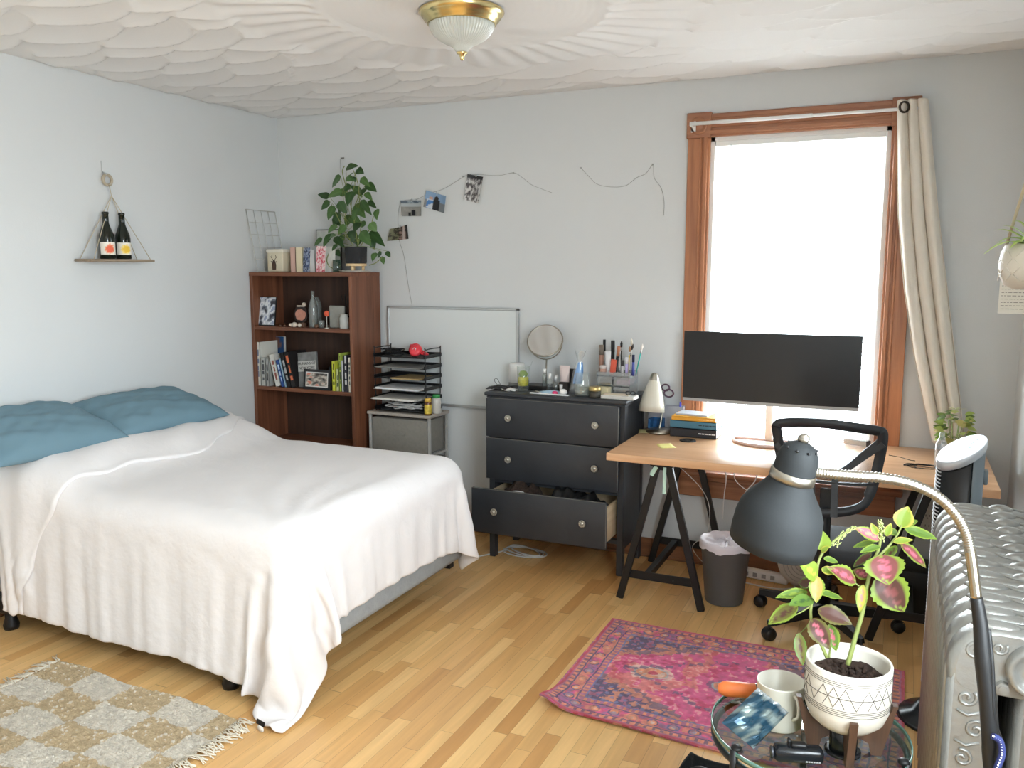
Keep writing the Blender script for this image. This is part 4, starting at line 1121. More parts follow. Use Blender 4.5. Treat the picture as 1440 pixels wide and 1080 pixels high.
# round glass side table
tx, ty, tz, tr = -.138, 1.845, .60, .205
tb = thing('side_table', 'small round glass side table in front, carrying the potted coleus', 'table', (tx, ty, 0))
b = MB(); b.lathe([(.0001, tz - .008), (tr - .002, tz - .008), (tr, tz - .006), (tr, tz - .002), (tr - .002, tz), (.0001, tz)], (tx, ty, 0), (0, 0, 1), 72)
_g = clear_mat('table_glass', (214, 236, 230), .35)
b.build('glass_top', _g, tb, world=True)
b = MB(); b.lathe([(tr + .0005, tz - .009), (tr + .0035, tz - .009), (tr + .0035, tz + .0005), (tr + .0005, tz + .0005), (tr + .0005, tz - .009)], (tx, ty, 0), (0, 0, 1), 72); b.build('glass_edge', mat('sea_green_glass_edge', (120, 164, 150), .1, trans=.5), tb, world=True)
b = MB(); b.tube([(tx + (tr - .004) * math.cos(a), ty + (tr - .004) * math.sin(a), tz - .028) for a in np.linspace(0, 2 * PI, 61)[:-1]], .007, 8, closed=True); b.build('ring_frame', M_blkm, tb, world=True)
for lx, ly in ((-.250, 1.712), (.036, 1.79), (-.16, 2.045)):
    d = Vector((lx - tx, ly - ty, 0)).normalized(); q = Vector((tx, ty, 0)) + d * (tr + .0)
    b = MB(); b.tube([q + Vector((0, 0, tz + .004)), q + Vector((0, 0, tz - .05)), q + d * .03 + Vector((0, 0, .30)), q + d * .045 + Vector((0, 0, .006))], .0085, 10); lg = b.build('leg', M_blkm, tb, world=True)
    b = MB(); b.ball(tuple(q + Vector((0, 0, tz + .004)) - d * .006), .012, 12, 8, (1, 1, .6)); b.build('rubber_clip', M_blk, lg, world=True)

# black tote bag at the foot of the table
bag = thing('tote_bag', 'black fabric bag, only its top edge showing at the lower edge of the photo', 'bag', (-.36, 1.99, 0))
bcx, bcy = -.375, 1.96
rings = []
for t, k, z in ((0, .80, .002), (.1, .95, .02), (.5, 1.0, .18), (.8, .96, .29), (1, .88, .345)):
    rings.append([(bcx + .085 * k * math.copysign(abs(math.cos(a)) ** .6, math.cos(a)) + .006 * math.sin(5 * a + z * 20), bcy + .125 * k * math.copysign(abs(math.sin(a)) ** .6, math.sin(a)), z + (.014 * math.sin(3 * a) if t == 1 else 0)) for a in np.linspace(0, 2 * PI, 33)[:-1]])
inn = [[(bcx + (x - bcx) * .93, bcy + (y - bcy) * .95, z - .002) for x, y, z in rings[-1]], [(bcx + (x - bcx) * .85, bcy + (y - bcy) * .85, .20) for x, y, z in rings[-1]]]
b = MB(); b.ring_stack(rings + inn, True, True); b.build('bag_body', mat('black_canvas', (22, 22, 24), .9, bump=.3, bump_scale=120), bag, world=True)
b = MB(); b.tube(smooth_path([(bcx - .05, bcy - .118, .33), (bcx - .02, bcy - .10, .42), (bcx + .03, bcy - .10, .42), (bcx + .05, bcy - .118, .33)], 8), .007, 8); b.build('strap', M_blk, bag, world=True)

# ------------------------------------------------------------------ leaves
def leaf(b, base, tip, width, cols, droop=.15, up=Vector((0, 0, 1)), nl=9, nw=6, serr=0.0, cup=.15, view=None, heart=False, patt='ring'):
    """A leaf blade from base to tip with its own colour zones: cols = (centre, middle, margin)."""
    base = Vector(base); tip = Vector(tip); d = tip - base; L_ = d.length; d.normalize()
    nrm = up - d * up.dot(d)
    if nrm.length < .05: nrm = d.orthogonal()
    nrm.normalize(); side = d.cross(nrm)
    P = []; C = []
    for i in range(nl + 1):
        t = i / nl
        if heart: wv = (math.sin(PI * min(1, t * 1.0) ** .62) ** .8) if t < 1 else 0
        else: wv = math.sin(PI * t ** .78) ** .85 if 0 < t < 1 else 0
        wv = max(wv, .02)
        row = []
        for j in range(nw + 1):
            s_ = 2 * j / nw - 1
            w_ = width / 2 * wv * s_ * (1 + (serr * (1 if i % 2 else -1) if abs(s_) > .99 else 0))
            z = -droop * L_ * (t - .15) ** 2 * 1.2 + cup * abs(w_) * (1 if cup > 0 else 1) - .05 * L_ * math.sin(t * 14) * abs(s_) * .25
            p = base + d * (L_ * t) + side * w_ + nrm * z
            row.append(tuple(p))
            e = abs(s_); q = max(e, 1.25 * abs(t - .45) + .18 * math.sin(t * 23 + s_ * 4))
            if patt == 'ring':
                if q < .26: c = cols[0]
                elif q < .62: c = cols[1]
                else: c = cols[2]
            else: c = cols[0] if e > .12 else cols[1]
            C.append(c)
        P.append(row)
    o = len(b.v); b.grid(P, True)
    for k in range(len(C)): b.c[o + k] = C[k]
    b.usec = True
def lin(*c): return srgb(*c)
pink = lin(190, 100, 116); rose = lin(126, 72, 70); burg = lin(84, 54, 46); lime = lin(126, 148, 54); green = lin(90, 118, 48); olive = lin(100, 96, 46); yel = lin(176, 164, 74); dgr = lin(58, 84, 44)
def leafmat(name, rough=.45, sp=.4):
    m = bpy.data.materials.new(name); m.use_nodes = True; N = m.node_tree.nodes; L = m.node_tree.links; p = N['Principled BSDF']
    a = N.new('ShaderNodeAttribute'); a.attribute_name = 'col'; L.new(a.outputs['Color'], p.inputs['Base Color']); p.inputs['Roughness'].default_value = rough; p.inputs['Specular IOR Level'].default_value = sp
    t = N.new('ShaderNodeBsdfTranslucent'); L.new(a.outputs['Color'], t.inputs[0]); s_ = N.new('ShaderNodeMixShader'); s_.inputs[0].default_value = .22
    L.new(p.outputs[0], s_.inputs[1]); L.new(t.outputs[0], s_.inputs[2]); L.new(s_.outputs[0], N['Material Output'].inputs[0]); return m
M_leaf = leafmat('variegated_leaf'); M_leafg = leafmat('glossy_green_leaf', .35)
M_stem = mat('green_stem', (132, 142, 78), .6, noise_amt=.1, noise_scale=40)

# coleus in the patterned pot on its wooden stand
pcx, pcy, prz = -.062, 1.785, .800
pot = thing('potted_coleus', 'pink and green coleus in a white pot with a triangle pattern on a wooden stand', 'plant', (pcx, pcy, tz))
M_cer = mat('matt_white_ceramic', (212, 206, 194), .5, bump=.03, bump_scale=100)
b = MB(); b.lathe([(.0001, .655), (.030, .656), (.055, .664), (.074, .682), (.0825, .705), (.0845, .73), (.0845, .798), (.083, .801), (.0785, .800), (.0775, .79), (.0775, .74), (.0001, .735)], (pcx, pcy, 0), (0, 0, 1), 64)
pp = b.build('pot', M_cer, pot, world=True)
M_line = mat('dark_glaze_line', (70, 60, 52), .6)
b = MB(); R_ = .0848
def onpot(a, z): return (pcx + R_ * math.cos(a), pcy + R_ * math.sin(a), z)
for z in (.786, .782, .778, .728, .724, .720, .716): b.tube([(pcx + (R_ if z > .73 else R_ - (.73 - z) * .07) * math.cos(a), pcy + (R_ if z > .73 else R_ - (.73 - z) * .07) * math.sin(a), z) for a in np.linspace(0, 2 * PI, 49)[:-1]], .00055, 4, closed=True)
nt_ = 12
for k in range(nt_):
    a0 = 2 * PI * k / nt_; a1 = 2 * PI * (k + .5) / nt_; a2 = 2 * PI * (k + 1) / nt_
    for (s0_, z0_), (s1_, z1_) in (((a0, .774), (a1, .732)), ((a1, .732), (a2, .774)), ((a0, .732 + .021), (a2, .753))):
        b.tube([onpot(lerp(s0_, s1_, t), lerp(z0_, z1_, t)) for t in np.linspace(0, 1, 6)], .0006, 4)
    for (s0_, z0_), (s1_, z1_) in (((a0, .732), (a1, .774)), ((a1, .774), (a2, .732))) if k % 2 == 0 else ():
        b.tube([onpot(lerp(s0_, s1_, t), lerp(z0_, z1_, t)) for t in np.linspace(0, 1, 6)], .0006, 4)
b.build('glaze_pattern', M_line, pp, world=True)
r = np.random.RandomState(8)
b = MB(); P = []
for i in range(9):
    P.append([(pcx + .0765 * i / 8 * math.cos(a), pcy + .0765 * i / 8 * math.sin(a), .765 + r.uniform(-.005, .007)) for a in np.linspace(0, 2 * PI, 30)])
    P[-1][-1] = P[-1][0]
b.grid(P, False)
for _ in range(60):
    a = r.uniform(0, 6.28); q = .068 * math.sqrt(r.uniform(0, 1)); b.ball((pcx + q * math.cos(a), pcy + q * math.sin(a), .768), r.uniform(.003, .008), 6, 4)
so = b.build('soil', mat('dark_potting_soil', (48, 34, 26), .95, noise_amt=.4, noise_scale=120), pot, world=True)
M_st = wood_mat('dark_walnut_stand', (62, 42, 30), (92, 64, 46), .5, axis=2, scale=8)
for k in range(4):
    a = math.radians(-78 + 90 * k); d = Vector((math.cos(a), math.sin(a), 0)); n_ = Vector((-d.y, d.x, 0)); c0 = Vector((pcx, pcy, 0))
    pl = [(.052, .601), (.072, .601), (.095, .70), (.099, .712), (.089, .712), (.086, .70), (.070, .672), (.03, .652), (0, .650), (0, .632), (.03, .634), (.046, .626)]
    b = MB(); vs = []
    for s_ in (-1, 1):
        for rr_, z_ in pl: q = c0 + d * rr_ + n_ * s_ * .0075; vs.append((q.x, q.y, z_))
    n1 = len(pl); b.add(vs, [tuple(range(n1)), tuple(range(n1, 2 * n1))[::-1]] + [(i, n1 + i, n1 + (i + 1) % n1, (i + 1) % n1) for i in range(n1)])
    fix_normals(b.build('stand_leg', M_st, pot, world=True))
D = 1.745
def PP(px, py, dz=0.0): return at(px, py, D + dz)
stems = [([PP(1192, 935), PP(1203, 895), PP(1213, 860), PP(1219, 825), PP(1226, 795), PP(1236, 770), PP(1240, 745)], .0052),
         ([PP(1163, 925), PP(1148, 890), PP(1140, 866), PP(1143, 835), PP(1148, 805), PP(1154, 782), PP(1168, 765), PP(1185, 752), PP(1201, 741)], .0038),
         ([PP(1232, 785), PP(1248, 770), PP(1262, 752), PP(1268, 738)], .003), ([PP(1218, 830), PP(1205, 822), PP(1195, 812)], .002),
         ([PP(1148, 812), PP(1150, 800), PP(1152, 785), PP(1158, 775)], .0022), ([PP(1140, 852), PP(1128, 860), PP(1112, 868)], .0018), ([PP(1142, 868), PP(1135, 880), PP(1124, 892)], .0016), ([PP(1166, 925), PP(1168, 905), PP(1172, 885)], .0022)]
for pts, r0 in stems:
    sp_ = smooth_path(pts, 5); b = MB(); b.tube(sp_, [lerp(r0, r0 * .55, i / (len(sp_) - 1)) for i in range(len(sp_))], 7); b.build('stem', M_stem, pot, world=True)
pk = (pink, rose, lime); pk2 = (rose, burg, lime); bg = (burg, burg, green); lm = (lime, lime, yel); gg = (green, green, lime); org = (lin(206, 150, 96), lin(190, 150, 84), lime)
LV = [((1236, 808), (1272, 862), 46, pk2, -.03), ((1240, 780), (1249, 821), 47, pk, -.06), ((1204, 818), (1167, 797), 26, pk, -.03), ((1266, 764), (1307, 798), 17, pk, .01),
      ((1266, 742), (1277, 712), 24, lm, 0), ((1272, 744), (1320, 756), 15, gg, -.02), ((1238, 759), (1203, 741), 18, (lin(220, 150, 120), pink, lime), .0), ((1234, 752), (1225, 736), 9, lm, 0),
      ((1246, 754), (1253, 736), 10, lm, -.01), ((1256, 762), (1284, 758), 10, lm, -.02), ((1230, 762), (1199, 768), 9, gg, .02), ((1238, 768), (1210, 775), 10, gg, -.02),
      ((1155, 774), (1157, 747), 22, (lime, lime, lime), 0), ((1150, 812), (1126, 790), 26, (yel, lime, lime), -.03), ((1149, 810), (1148, 847), 19, org, -.04), ((1136, 832), (1091, 838), 14, (lime, green, lime), 0),
      ((1144, 842), (1111, 848), 18, (dgr, green, green), -.05), ((1122, 852), (1079, 876), 22, (burg, olive, lime), .01), ((1150, 832), (1188, 841), 10, gg, .01), ((1150, 857), (1199, 876), 24, (burg, burg, olive), -.05),
      ((1141, 870), (1166, 912), 25, (pink, burg, olive), -.06), ((1166, 878), (1176, 916), 18, (pink, green, lime), -.02), ((1123, 890), (1129, 936), 15, (burg, olive, green), -.04), ((1142, 822), (1122, 818), 18, bg, .03),
      ((1214, 822), (1209, 862), 14, (lin(214, 130, 120), yel, lime), -.02), ((1226, 778), (1198, 797), 11, bg, .02), ((1222, 812), (1200, 800), 18, (pink, rose, lime), .03), ((1228, 800), (1256, 806), 18, (burg, green, lime), .04),
      ((1155, 800), (1176, 806), 12, lm, -.02), ((1158, 785), (1180, 790), 9, gg, 0), ((1155, 776), (1166, 768), 8, lm, -.02), ((1262, 752), (1246, 742), 10, gg, .02), ((1268, 740), (1292, 730), 11, gg, .02), ((1262, 768), (1240, 790), 12, (burg, green, lime), .03)]
for (bx, by), (ex_, ey), wpx, cols, dz in LV:
    b = MB(); p0 = PP(bx, by, dz * .4); p1 = PP(ex_, ey, dz)
    upv = Vector((0, -.75, .8)) if abs(ey - by) < abs(ex_ - bx) * 1.2 else (Vector((0, 0, 1.6)) - p0).normalized()
    leaf(b, p0, p1, wpx / 1187 * D * 1.12, cols, droop=.12, up=upv, serr=.05, nl=16, nw=10, cup=.18); b.build('leaf', M_leaf, pot, world=True)
M_bud = mat('pale_green_buds', (176, 186, 120), .7)
for pts in ([PP(1172, 768), PP(1186, 752), PP(1201, 741)], [PP(1238, 760), PP(1240, 745), PP(1237, 732)]):
    sp_ = smooth_path(pts, 10); b = MB(); b.tube(sp_, .0011, 5)
    for i, q in enumerate(sp_):
        for k in range(4):
            a = i * 1.3 + k * PI / 2; e = q + Vector((math.cos(a), math.sin(a) * .6, math.sin(a * 1.7) * .5)) * .006 * (1.2 - i / len(sp_) * .6); b.ball(tuple(e), .0016, 5, 4)
    b.build('flower_spike', M_bud, pot, world=True)

# things on the glass table
b = MB(); b.lathe([(.0001, .602), (.026, .602), (.028, .604), (.028, .650), (.026, .652), (.0001, .652)], (pcx - .002, pcy - .006, 0), (0, 0, 1), 28)
b.lathe([(.028, .603), (.036, .601), (.036, .606), (.028, .607)], (pcx - .002, pcy - .006, 0), (0, 0, 1), 28)
tag(b.build('canister', M_fanb, world=True), 'black round plastic canister standing under the patterned plant pot', 'canister')
mc = (-.199, 1.838)
mug = thing('enamel_mug', 'white enamel mug on the glass table left of the plant pot', 'mug', (mc[0], mc[1], tz))
b = MB(); b.lathe([(.0001, .601), (.044, .601), (.047, .604), (.0505, .698), (.0515, .700), (.0505, .702), (.0492, .700), (.046, .606), (.0001, .605)], (mc[0], mc[1], 0), (0, 0, 1), 44); b.build('mug_body', mat('off_white_enamel', (214, 210, 198), .3, noise_amt=.03), mug, world=True)
b = MB(); b.tube(smooth_path([(mc[0] + .03, mc[1] - .034, .69), (mc[0] + .042, mc[1] - .052, .684), (mc[0] + .044, mc[1] - .056, .655), (mc[0] + .032, mc[1] - .038, .635)], 6), .0035, 8); b.build('handle', M_cer, mug, world=True)
# orange-handled tool reaching past the edge
q0 = at(1012, 968, 1.93); q1 = at(1062, 970, 1.90)
q0 = Vector((q0.x, q0.y, tz + .0195)); q0 = onZ(1016, 968, tz + .022); q1 = onZ(1066, 972, tz + .022)
tool = thing('orange_hand_tool', 'orange-handled hand tool lying on the glass table behind the foil packet', 'tool', tuple((q0 + q1) / 2 - Vector((0, 0, .02))))
dv = (q1 - q0).normalized()
b = MB(); b.lathe([(.0001, -.012), (.010, -.009), (.016, .0), (.0185, .012), (.0175, .05), (.0165, .075), (.0001, .078)], tuple(q0), tuple(dv), 24); b.build('handle', mat('orange_plastic', (226, 120, 62), .4), tool, world=True)
b = MB(); b.tube([q0 + dv * .076, q0 + dv * .10 + Vector((0, 0, -.008)), q0 + dv * .125 + Vector((0, 0, -.014))], .007, 10); b.build('shaft', M_blk, tool, world=True)
# crumpled foil packet
pkc = Vector((-.250, 1.738, .655))
r = np.random.RandomState(21); P = []
pu, pv = 15, 12
X1 = (at(1045, 1035, 1.7) - at(1100, 985, 1.7)); 
pkc = at(1063, 1009, 1.745); e2 = (at(1090, 984, 1.79) - at(1040, 1034, 1.71)) / 2; e1 = (at(1086, 1028, 1.745) - at(1042, 992, 1.745)) / 2; n3 = e1.cross(e2).normalized()
nsF = MB(); 
def packet_side(sg):
    P = []
    for i in range(pu):
        row = []
        for j in range(pv):
            u = 2 * i / (pu - 1) - 1; v = 2 * j / (pv - 1) - 1
            h = .020 * (1 - u ** 4) ** .5 * (1 - v ** 4) ** .5 if abs(u) < 1 and abs(v) < 1 else 0
            q = pkc + e1 * u + e2 * v; nz_ = noise.noise(Vector((u * 2.6, v * 2.6, sg * 3))) * .010 + noise.noise(Vector((u * 7, v * 7, sg))) * .004
            row.append(tuple(q + n3 * (sg * h + nz_ * (1 if abs(u) < 1 and abs(v) < 1 else .2))))
            c = srgb(34, 62, 78)
            zz_ = noise.noise(Vector((u * 2.2 + 5, v * 2.2, 0)))
            if zz_ > .12: c = srgb(112, 124, 122)
            elif zz_ > .02: c = srgb(60, 84, 96)
            if v > .72: c = srgb(150, 158, 160)
            nsF.c_.append(c)
        P.append(row)
    return P
nsF.c_ = []
A_ = packet_side(1); B_ = packet_side(-1)
A_ = [[(x, y, max(z, .603)) for x, y, z in r_] for r_ in A_]; B_ = [[(x, y, max(z, .603)) for x, y, z in r_] for r_ in B_]
nsF.grid(A_, False).grid(B_[::-1], False); cB = nsF.c_[pu * pv:]; cB = [c for i in range(pu)[::-1] for c in cB[i * pv:(i + 1) * pv]]
nsF.c = nsF.c_[:pu * pv] + cB; nsF.usec = True
tag(nsF.build('snack_packet', mat('shiny_foil', (60, 80, 96), .25, metal=.35, attr='col'), world=True), 'crumpled shiny dark blue packet leaning on the white mug', 'packet')
# black pocket gadget
gdo = thing('black_gadget', 'small glossy black clip-on gadget in front of the wooden plant stand', 'gadget', (-.145, 1.705, tz), rz=.30)
b = MB(); b.box((0, 0, .017), (.098, .036, .031), .010, seg=3); b.build('case', M_fanb, gdo)
b = MB(); b.lathe([(.0001, 0), (.010, 0), (.013, .003), (.012, .006), (.0001, .006)], (-.049, -.002, .017), (-1, 0, 0), 18); b.build('lens', mat('dark_grey_lens', (70, 72, 76), .2, metal=.5), gdo)
b = MB(); b.box((.0, .0, .036), (.030, .018, .008), .003, seg=2).box((-.018, .004, .038), (.006, .014, .014), .002); b.build('clip', M_blk, gdo)
b = MB()
for k in range(6): b.box((.014 + k * .005, -.0183, .010), (.0035, .0006, .0028))
b.build('lettering', mat('pale_grey_print', (150, 150, 150), .6), gdo)

# ------------------------------------------------------------------ hanging planter and paper notes at the right edge
hc = Vector((.318, 2.60, 1.545))
hp = thing('hanging_planter', 'white carved planter with a spider plant hanging at the right edge', 'plant', tuple(hc))
b = MB(); b.lathe([(.0001, 0), (.06, .0), (.082, .010), (.094, .035), (.098, .06), (.094, .095), (.086, .115), (.082, .117), (.080, .11), (.088, .06), (.0001, .058)], tuple(hc), (0, 0, 1), 48)
hpp = b.build('pot', M_cer, hp, world=True)
b = MB()
for k in range(24):
    a = 2 * PI * k / 24
    for z in (.03, .05, .07, .09):
        s_ = 1 if (k + int(z * 50)) % 2 else -1
        rr_ = .0965 if z < .075 else .094
        b.tube([(hc.x + rr_ * math.cos(a + t * .18), hc.y + rr_ * math.sin(a + t * .18), hc.z + z + s_ * (t - .5) * .016) for t in (0, .5, 1)], .0014, 5)
b.build('carved_pattern', M_cer, hpp, world=True)
M_rope = mat('jute_rope', (190, 176, 150), .9, bump=.4, bump_scale=300)
for k in range(3):
    a = PI * .97 + k * 2 * PI / 3; b = MB()
    b.tube([(hc.x + .084 * math.cos(a), hc.y + .084 * math.sin(a), hc.z + .105), (hc.x + .045 * math.cos(a), hc.y + .045 * math.sin(a), hc.z + .30), (hc.x, hc.y, hc.z + .55), (hc.x, hc.y, ZC - .03)], .004, 7); b.build('rope', M_rope, hp, world=True)
b = MB(); b.tube(smooth_path([(hc.x, hc.y, ZC - .004), (hc.x, hc.y, ZC - .02), (hc.x + .014, hc.y, ZC - .03), (hc.x, hc.y, ZC - .045), (hc.x - .01, hc.y, ZC - .034)], 5), .003, 8); b.build('ceiling_hook', M_alu, hp, world=True)
b = MB(); b.lathe([(.0001, 0), (.078, 0), (.08, .004), (.0001, .01)], (hc.x, hc.y, hc.z + .09), (0, 0, 1), 20); b.build('soil', MATS['dark_potting_soil'], hp, world=True)
spg = lin(140, 182, 84); spl = lin(196, 214, 140)
for (ex_, ey, wpx, dz, hh) in ((1397, 324, 8, 0, .05), (1399, 345, 8, -.02, .07), (1384, 357, 7, -.05, .07), (1410, 318, 8, .02, .05), (1424, 312, 9, -.02, .07), (1420, 350, 10, -.06, .06), (1436, 340, 10, -.08, .06), (1450, 320, 9, 0, .08), (1470, 345, 9, -.03, .07), (1480, 330, 9, .02, .06)):
    p0 = hc + Vector((-.02, -.02, .10)); p2 = at(ex_, ey, (hc - Vector((0, 0, 1.6))).dot(Vector(_FW)) + dz); pm = (p0 + p2) / 2 + Vector((0, 0, hh * .7))
    pts = [p0 * (1 - t) ** 2 + pm * 2 * t * (1 - t) + p2 * t * t for t in np.linspace(0, 1, 9)]
    b = MB(); b.usec = True; rows = []
    for i, q in enumerate(pts):
        tn = (pts[min(i + 1, 8)] - pts[max(i - 1, 0)]).normalized(); sd = tn.cross(Vector((0, 0, 1))).normalized(); w_ = .011 * math.sin(PI * min(.97, .15 + i / 8 * .85))
        rows.append([tuple(q + sd * w_ * k + Vector((0, 0, .35 * w_ * abs(k)))) for k in (-1, -.3, .3, 1)])
    b.grid(rows); b.c = [(spg if (i % 4) in (0, 3) else spl) for i in range(len(b.v))]; b.build('leaf', M_leafg, hp, world=True)
M_paper = mat('cream_paper', (226, 222, 212), .8)
def note(name, label, x, y, z0, z1, wd, lines, tilt=.0):
    t = thing(name, label, 'paper note', (x, y, z0), rz=.0)
    MB().box((0, 0, (z1 - z0) / 2), (wd, .0012, z1 - z0), rot=(0, tilt, 0)).build('sheet', M_paper, t)
    b = MB(); r = np.random.RandomState(int(z1 * 1000) % 97)
    for i in range(lines):
        zz_ = (z1 - z0) * (.9 - .8 * i / max(1, lines - 1)); xx = -wd / 2 + .006
        while xx < wd / 2 - .012:
            l_ = r.uniform(.004, .012); b.box((xx + l_ / 2, -.0008, zz_), (l_, .0004, .0016)); xx += l_ + .003
    b.build('printed_lines', mat('grey_print', (130, 126, 120), .8), t)
    return t
n1_ = note('paper_note', 'cream paper note with small print hanging below the white planter', .325, 2.86, 1.468, 1.60, .15, 12)
b = MB(); b.cyl((0, 0, .13), (0, 0, ZC - 1.468), .0008, n=5); b.build('thread', M_rope, n1_)
n2_ = note('paper_note', 'second smaller paper note peeking out under the first at the right edge', .352, 2.80, 1.432, 1.50, .07, 6, .12)
b = MB(); b.cyl((0, 0, .06), (0, 0, ZC - 1.432), .0008, n=5); b.build('thread', M_rope, n2_)

# ------------------------------------------------------------------ rugs
def fbm(X, Y, s, seed=0, octs=4):
    r = np.random.RandomState(seed); out = np.zeros_like(X); amp = 1; tot = 0
    for o in range(octs):
        g = r.uniform(-1, 1, (64, 64)); x = X * s * 2 ** o; y = Y * s * 2 ** o
        xi = np.floor(x).astype(int); yi = np.floor(y).astype(int); fx_ = x - xi; fy_ = y - yi
        fx_ = fx_ * fx_ * (3 - 2 * fx_); fy_ = fy_ * fy_ * (3 - 2 * fy_)
        G = lambda a, c: g[a % 64, c % 64]
        out += amp * ((G(xi, yi) * (1 - fx_) + G(xi + 1, yi) * fx_) * (1 - fy_) + (G(xi, yi + 1) * (1 - fx_) + G(xi + 1, yi + 1) * fx_) * fy_); tot += amp; amp *= .55
    return out / tot
def np_grid_mesh(name, X, Y, Z, C, m, z_base=0.0):
    nx, ny = X.shape; V = np.stack([X, Y, Z], -1).reshape(-1, 3)
    I = (np.arange(nx - 1)[:, None] * ny + np.arange(ny - 1)[None, :]).ravel(); F = np.stack([I, I + ny, I + ny + 1, I + 1], -1)
    # skirt so that the rug has thickness
    border = list(range(0, ny)) + [i * ny + ny - 1 for i in range(1, nx)] + [(nx - 1) * ny + j for j in range(ny - 2, -1, -1)] + [i * ny for i in range(nx - 2, 0, -1)]
    low = V[border].copy(); low[:, 2] = np.maximum(low[:, 2] - .006, 0.0005); o = len(V); nb = len(border)
    Fs = np.array([(border[i], o + i, o + (i + 1) % nb, border[(i + 1) % nb]) for i in range(nb)])
    V2 = np.concatenate([V, low]); F2 = np.concatenate([F, Fs]); C2 = np.concatenate([C.reshape(-1, 4), C.reshape(-1, 4)[border]])
    me = bpy.data.meshes.new(name); me.vertices.add(len(V2)); me.vertices.foreach_set('co', V2.ravel()); me.loops.add(F2.size); me.loops.foreach_set('vertex_index', F2.ravel().astype(np.int32))
    me.polygons.add(len(F2)); me.polygons.foreach_set('loop_start', np.arange(0, F2.size, 4, dtype=np.int32)); me.update(); me.validate()
    ca = me.color_attributes.new('col', 'FLOAT_COLOR', 'POINT'); ca.data.foreach_set('color', C2.astype(np.float32).ravel())
    me.materials.append(m); o = bpy.data.objects.new(name, me); COL.objects.link(o); return o
# pink patterned rug
RW, RH = 1.22, .86
nx, ny = 520, 310
U, V_ = np.meshgrid(np.linspace(0, RW, nx), np.linspace(0, RH, ny), indexing='ij')
ca = lambda *c: np.array(srgb(*c))
c_pink = ca(214, 70, 132); c_rose = ca(198, 84, 112); c_or = ca(222, 138, 96); c_navy = ca(52, 62, 104); c_blue = ca(92, 114, 160); c_cream = ca(214, 190, 172); c_mauve = ca(166, 98, 130); c_red = ca(188, 52, 80); c_aqua = ca(140, 182, 178)
n1 = fbm(U, V_, 9, 1); n2 = fbm(U, V_, 30, 2); n3_ = fbm(U, V_, 60, 3, 2); n4 = fbm(U, V_, 5, 4)
Uw = U + .012 * n1; Vw = V_ + .012 * fbm(U, V_, 9, 7)
edge = np.minimum(np.minimum(Uw, RW - Uw), np.minimum(Vw, RH - Vw))
C = np.zeros(U.shape + (4,)); C[:] = c_rose
def put(mask, c, a=1.0): C[mask] = C[mask] * (1 - a) + c * a
cu_, cv_ = RW / 2, RH / 2
# field: navy corners, pink stepped diamond, medallions
du = np.abs(Uw - cu_); dv_ = np.abs(Vw - cv_)
step = lambda q, s_: np.floor(q / s_) * s_
dia = step(du, .030) / .60 + step(dv_, .022) / .32
put(np.ones_like(U, bool), c_mauve); put(n2 > .05, c_or, .75); put(n2 < -.22, c_pink, .6)
field = edge > .135
put(field, c_navy); put(field & (n2 > .12), c_or, .8); put(field & (n2 < -.30), c_mauve, .9); put(field & (np.sin(Uw * 120) * np.sin(Vw * 120) > .55), c_blue, .8)
put(field & (dia < 1.12), c_or, .7); put(field & (dia < 1.12) & (n2 > .0), c_navy, .8)
d1 = field & (dia < .98); put(d1, c_pink); put(d1 & (n1 > .18), c_or, .55); put(d1 & (n2 < -.25), c_red, .5); put(d1 & (n3_ > .35), c_cream, .4)
# hooked ornaments in the field
for (ox, oy) in ((.30, 0), (-.30, 0), (.0, 0)):
    q = np.hypot((Uw - cu_ - ox) * 1.0, (Vw - cv_ - oy) * 1.35)
    put(d1 & (q < .085 + .02 * n1) & (n3_ > -.3), c_navy if ox == 0 else c_cream, .75); put(d1 & (q < .066 + .02 * n1), c_aqua, .7); put(d1 & (q < .058 + .02 * n1), c_or, .9); put(d1 & (q < .05) & (n2 > .05), c_cream, .8); put(d1 & (q < .02), c_red)
ring_ = (np.abs(dia - .62) < .035); put(d1 & ring_ & (n3_ > -.2), c_navy, .8)
# borders: guard stripes and a band of little rosettes
def band(a, c_, col, al=1.0, m=None):
    k = (edge > a) & (edge < c_)
    if m is not None: k &= m
    put(k, col, al)
along = np.where(np.minimum(Uw, RW - Uw) < np.minimum(Vw, RH - Vw), Vw, Uw)
band(.0, .012, c_red); band(.012, .018, c_mauve)
band(.020, .040, c_or, .8); band(.020, .040, c_navy, .8, np.sin(along * 2 * PI / .03) > .3)
band(.042, .048, c_navy); band(.050, .098, c_rose)
ros = np.hypot((along % .075) - .0375, edge - .074); k = (edge > .05) & (edge < .098)
put(k & (ros < .022), c_navy); put(k & (ros < .016), c_or); put(k & (ros < .008), c_cream); put(k & (ros > .024) & (n3_ > .1), c_pink, .8)
put(k & (n2 > .08), c_or, .65); put(k & (n2 < -.2), c_blue, .6); band(.100, .106, c_navy); band(.108, .128, c_mauve); band(.108, .128, c_or, .9, np.sin(along * 2 * PI / .026) > .2); band(.129, .135, c_blue)
C[..., :3] *= (1 + .38 * n3_[..., None]); C[..., :3] = C[..., :3] * .78 + .22 * ca(212, 178, 176)[:3] + (.05 * n2[..., None])
C[..., 3] = 1; C = np.clip(C, 0, 1)
th = -.03
X_ = -1.135 + U * math.cos(th) - 0; Yb = 3.548 - (RH - V_) + (U) * math.sin(th) * 0 - .045 * (U / RW) * (1 - V_ / RH) * 1.0
curl = np.exp(-((U) / .07) ** 2) * np.exp(-((V_) / .10) ** 2) * .040
Z_ = .0065 + .0012 * fbm(U, V_, 55, 9, 2) + curl + .004 * np.exp(-(V_ / .04) ** 2) * (1 + np.sin(U * 7))
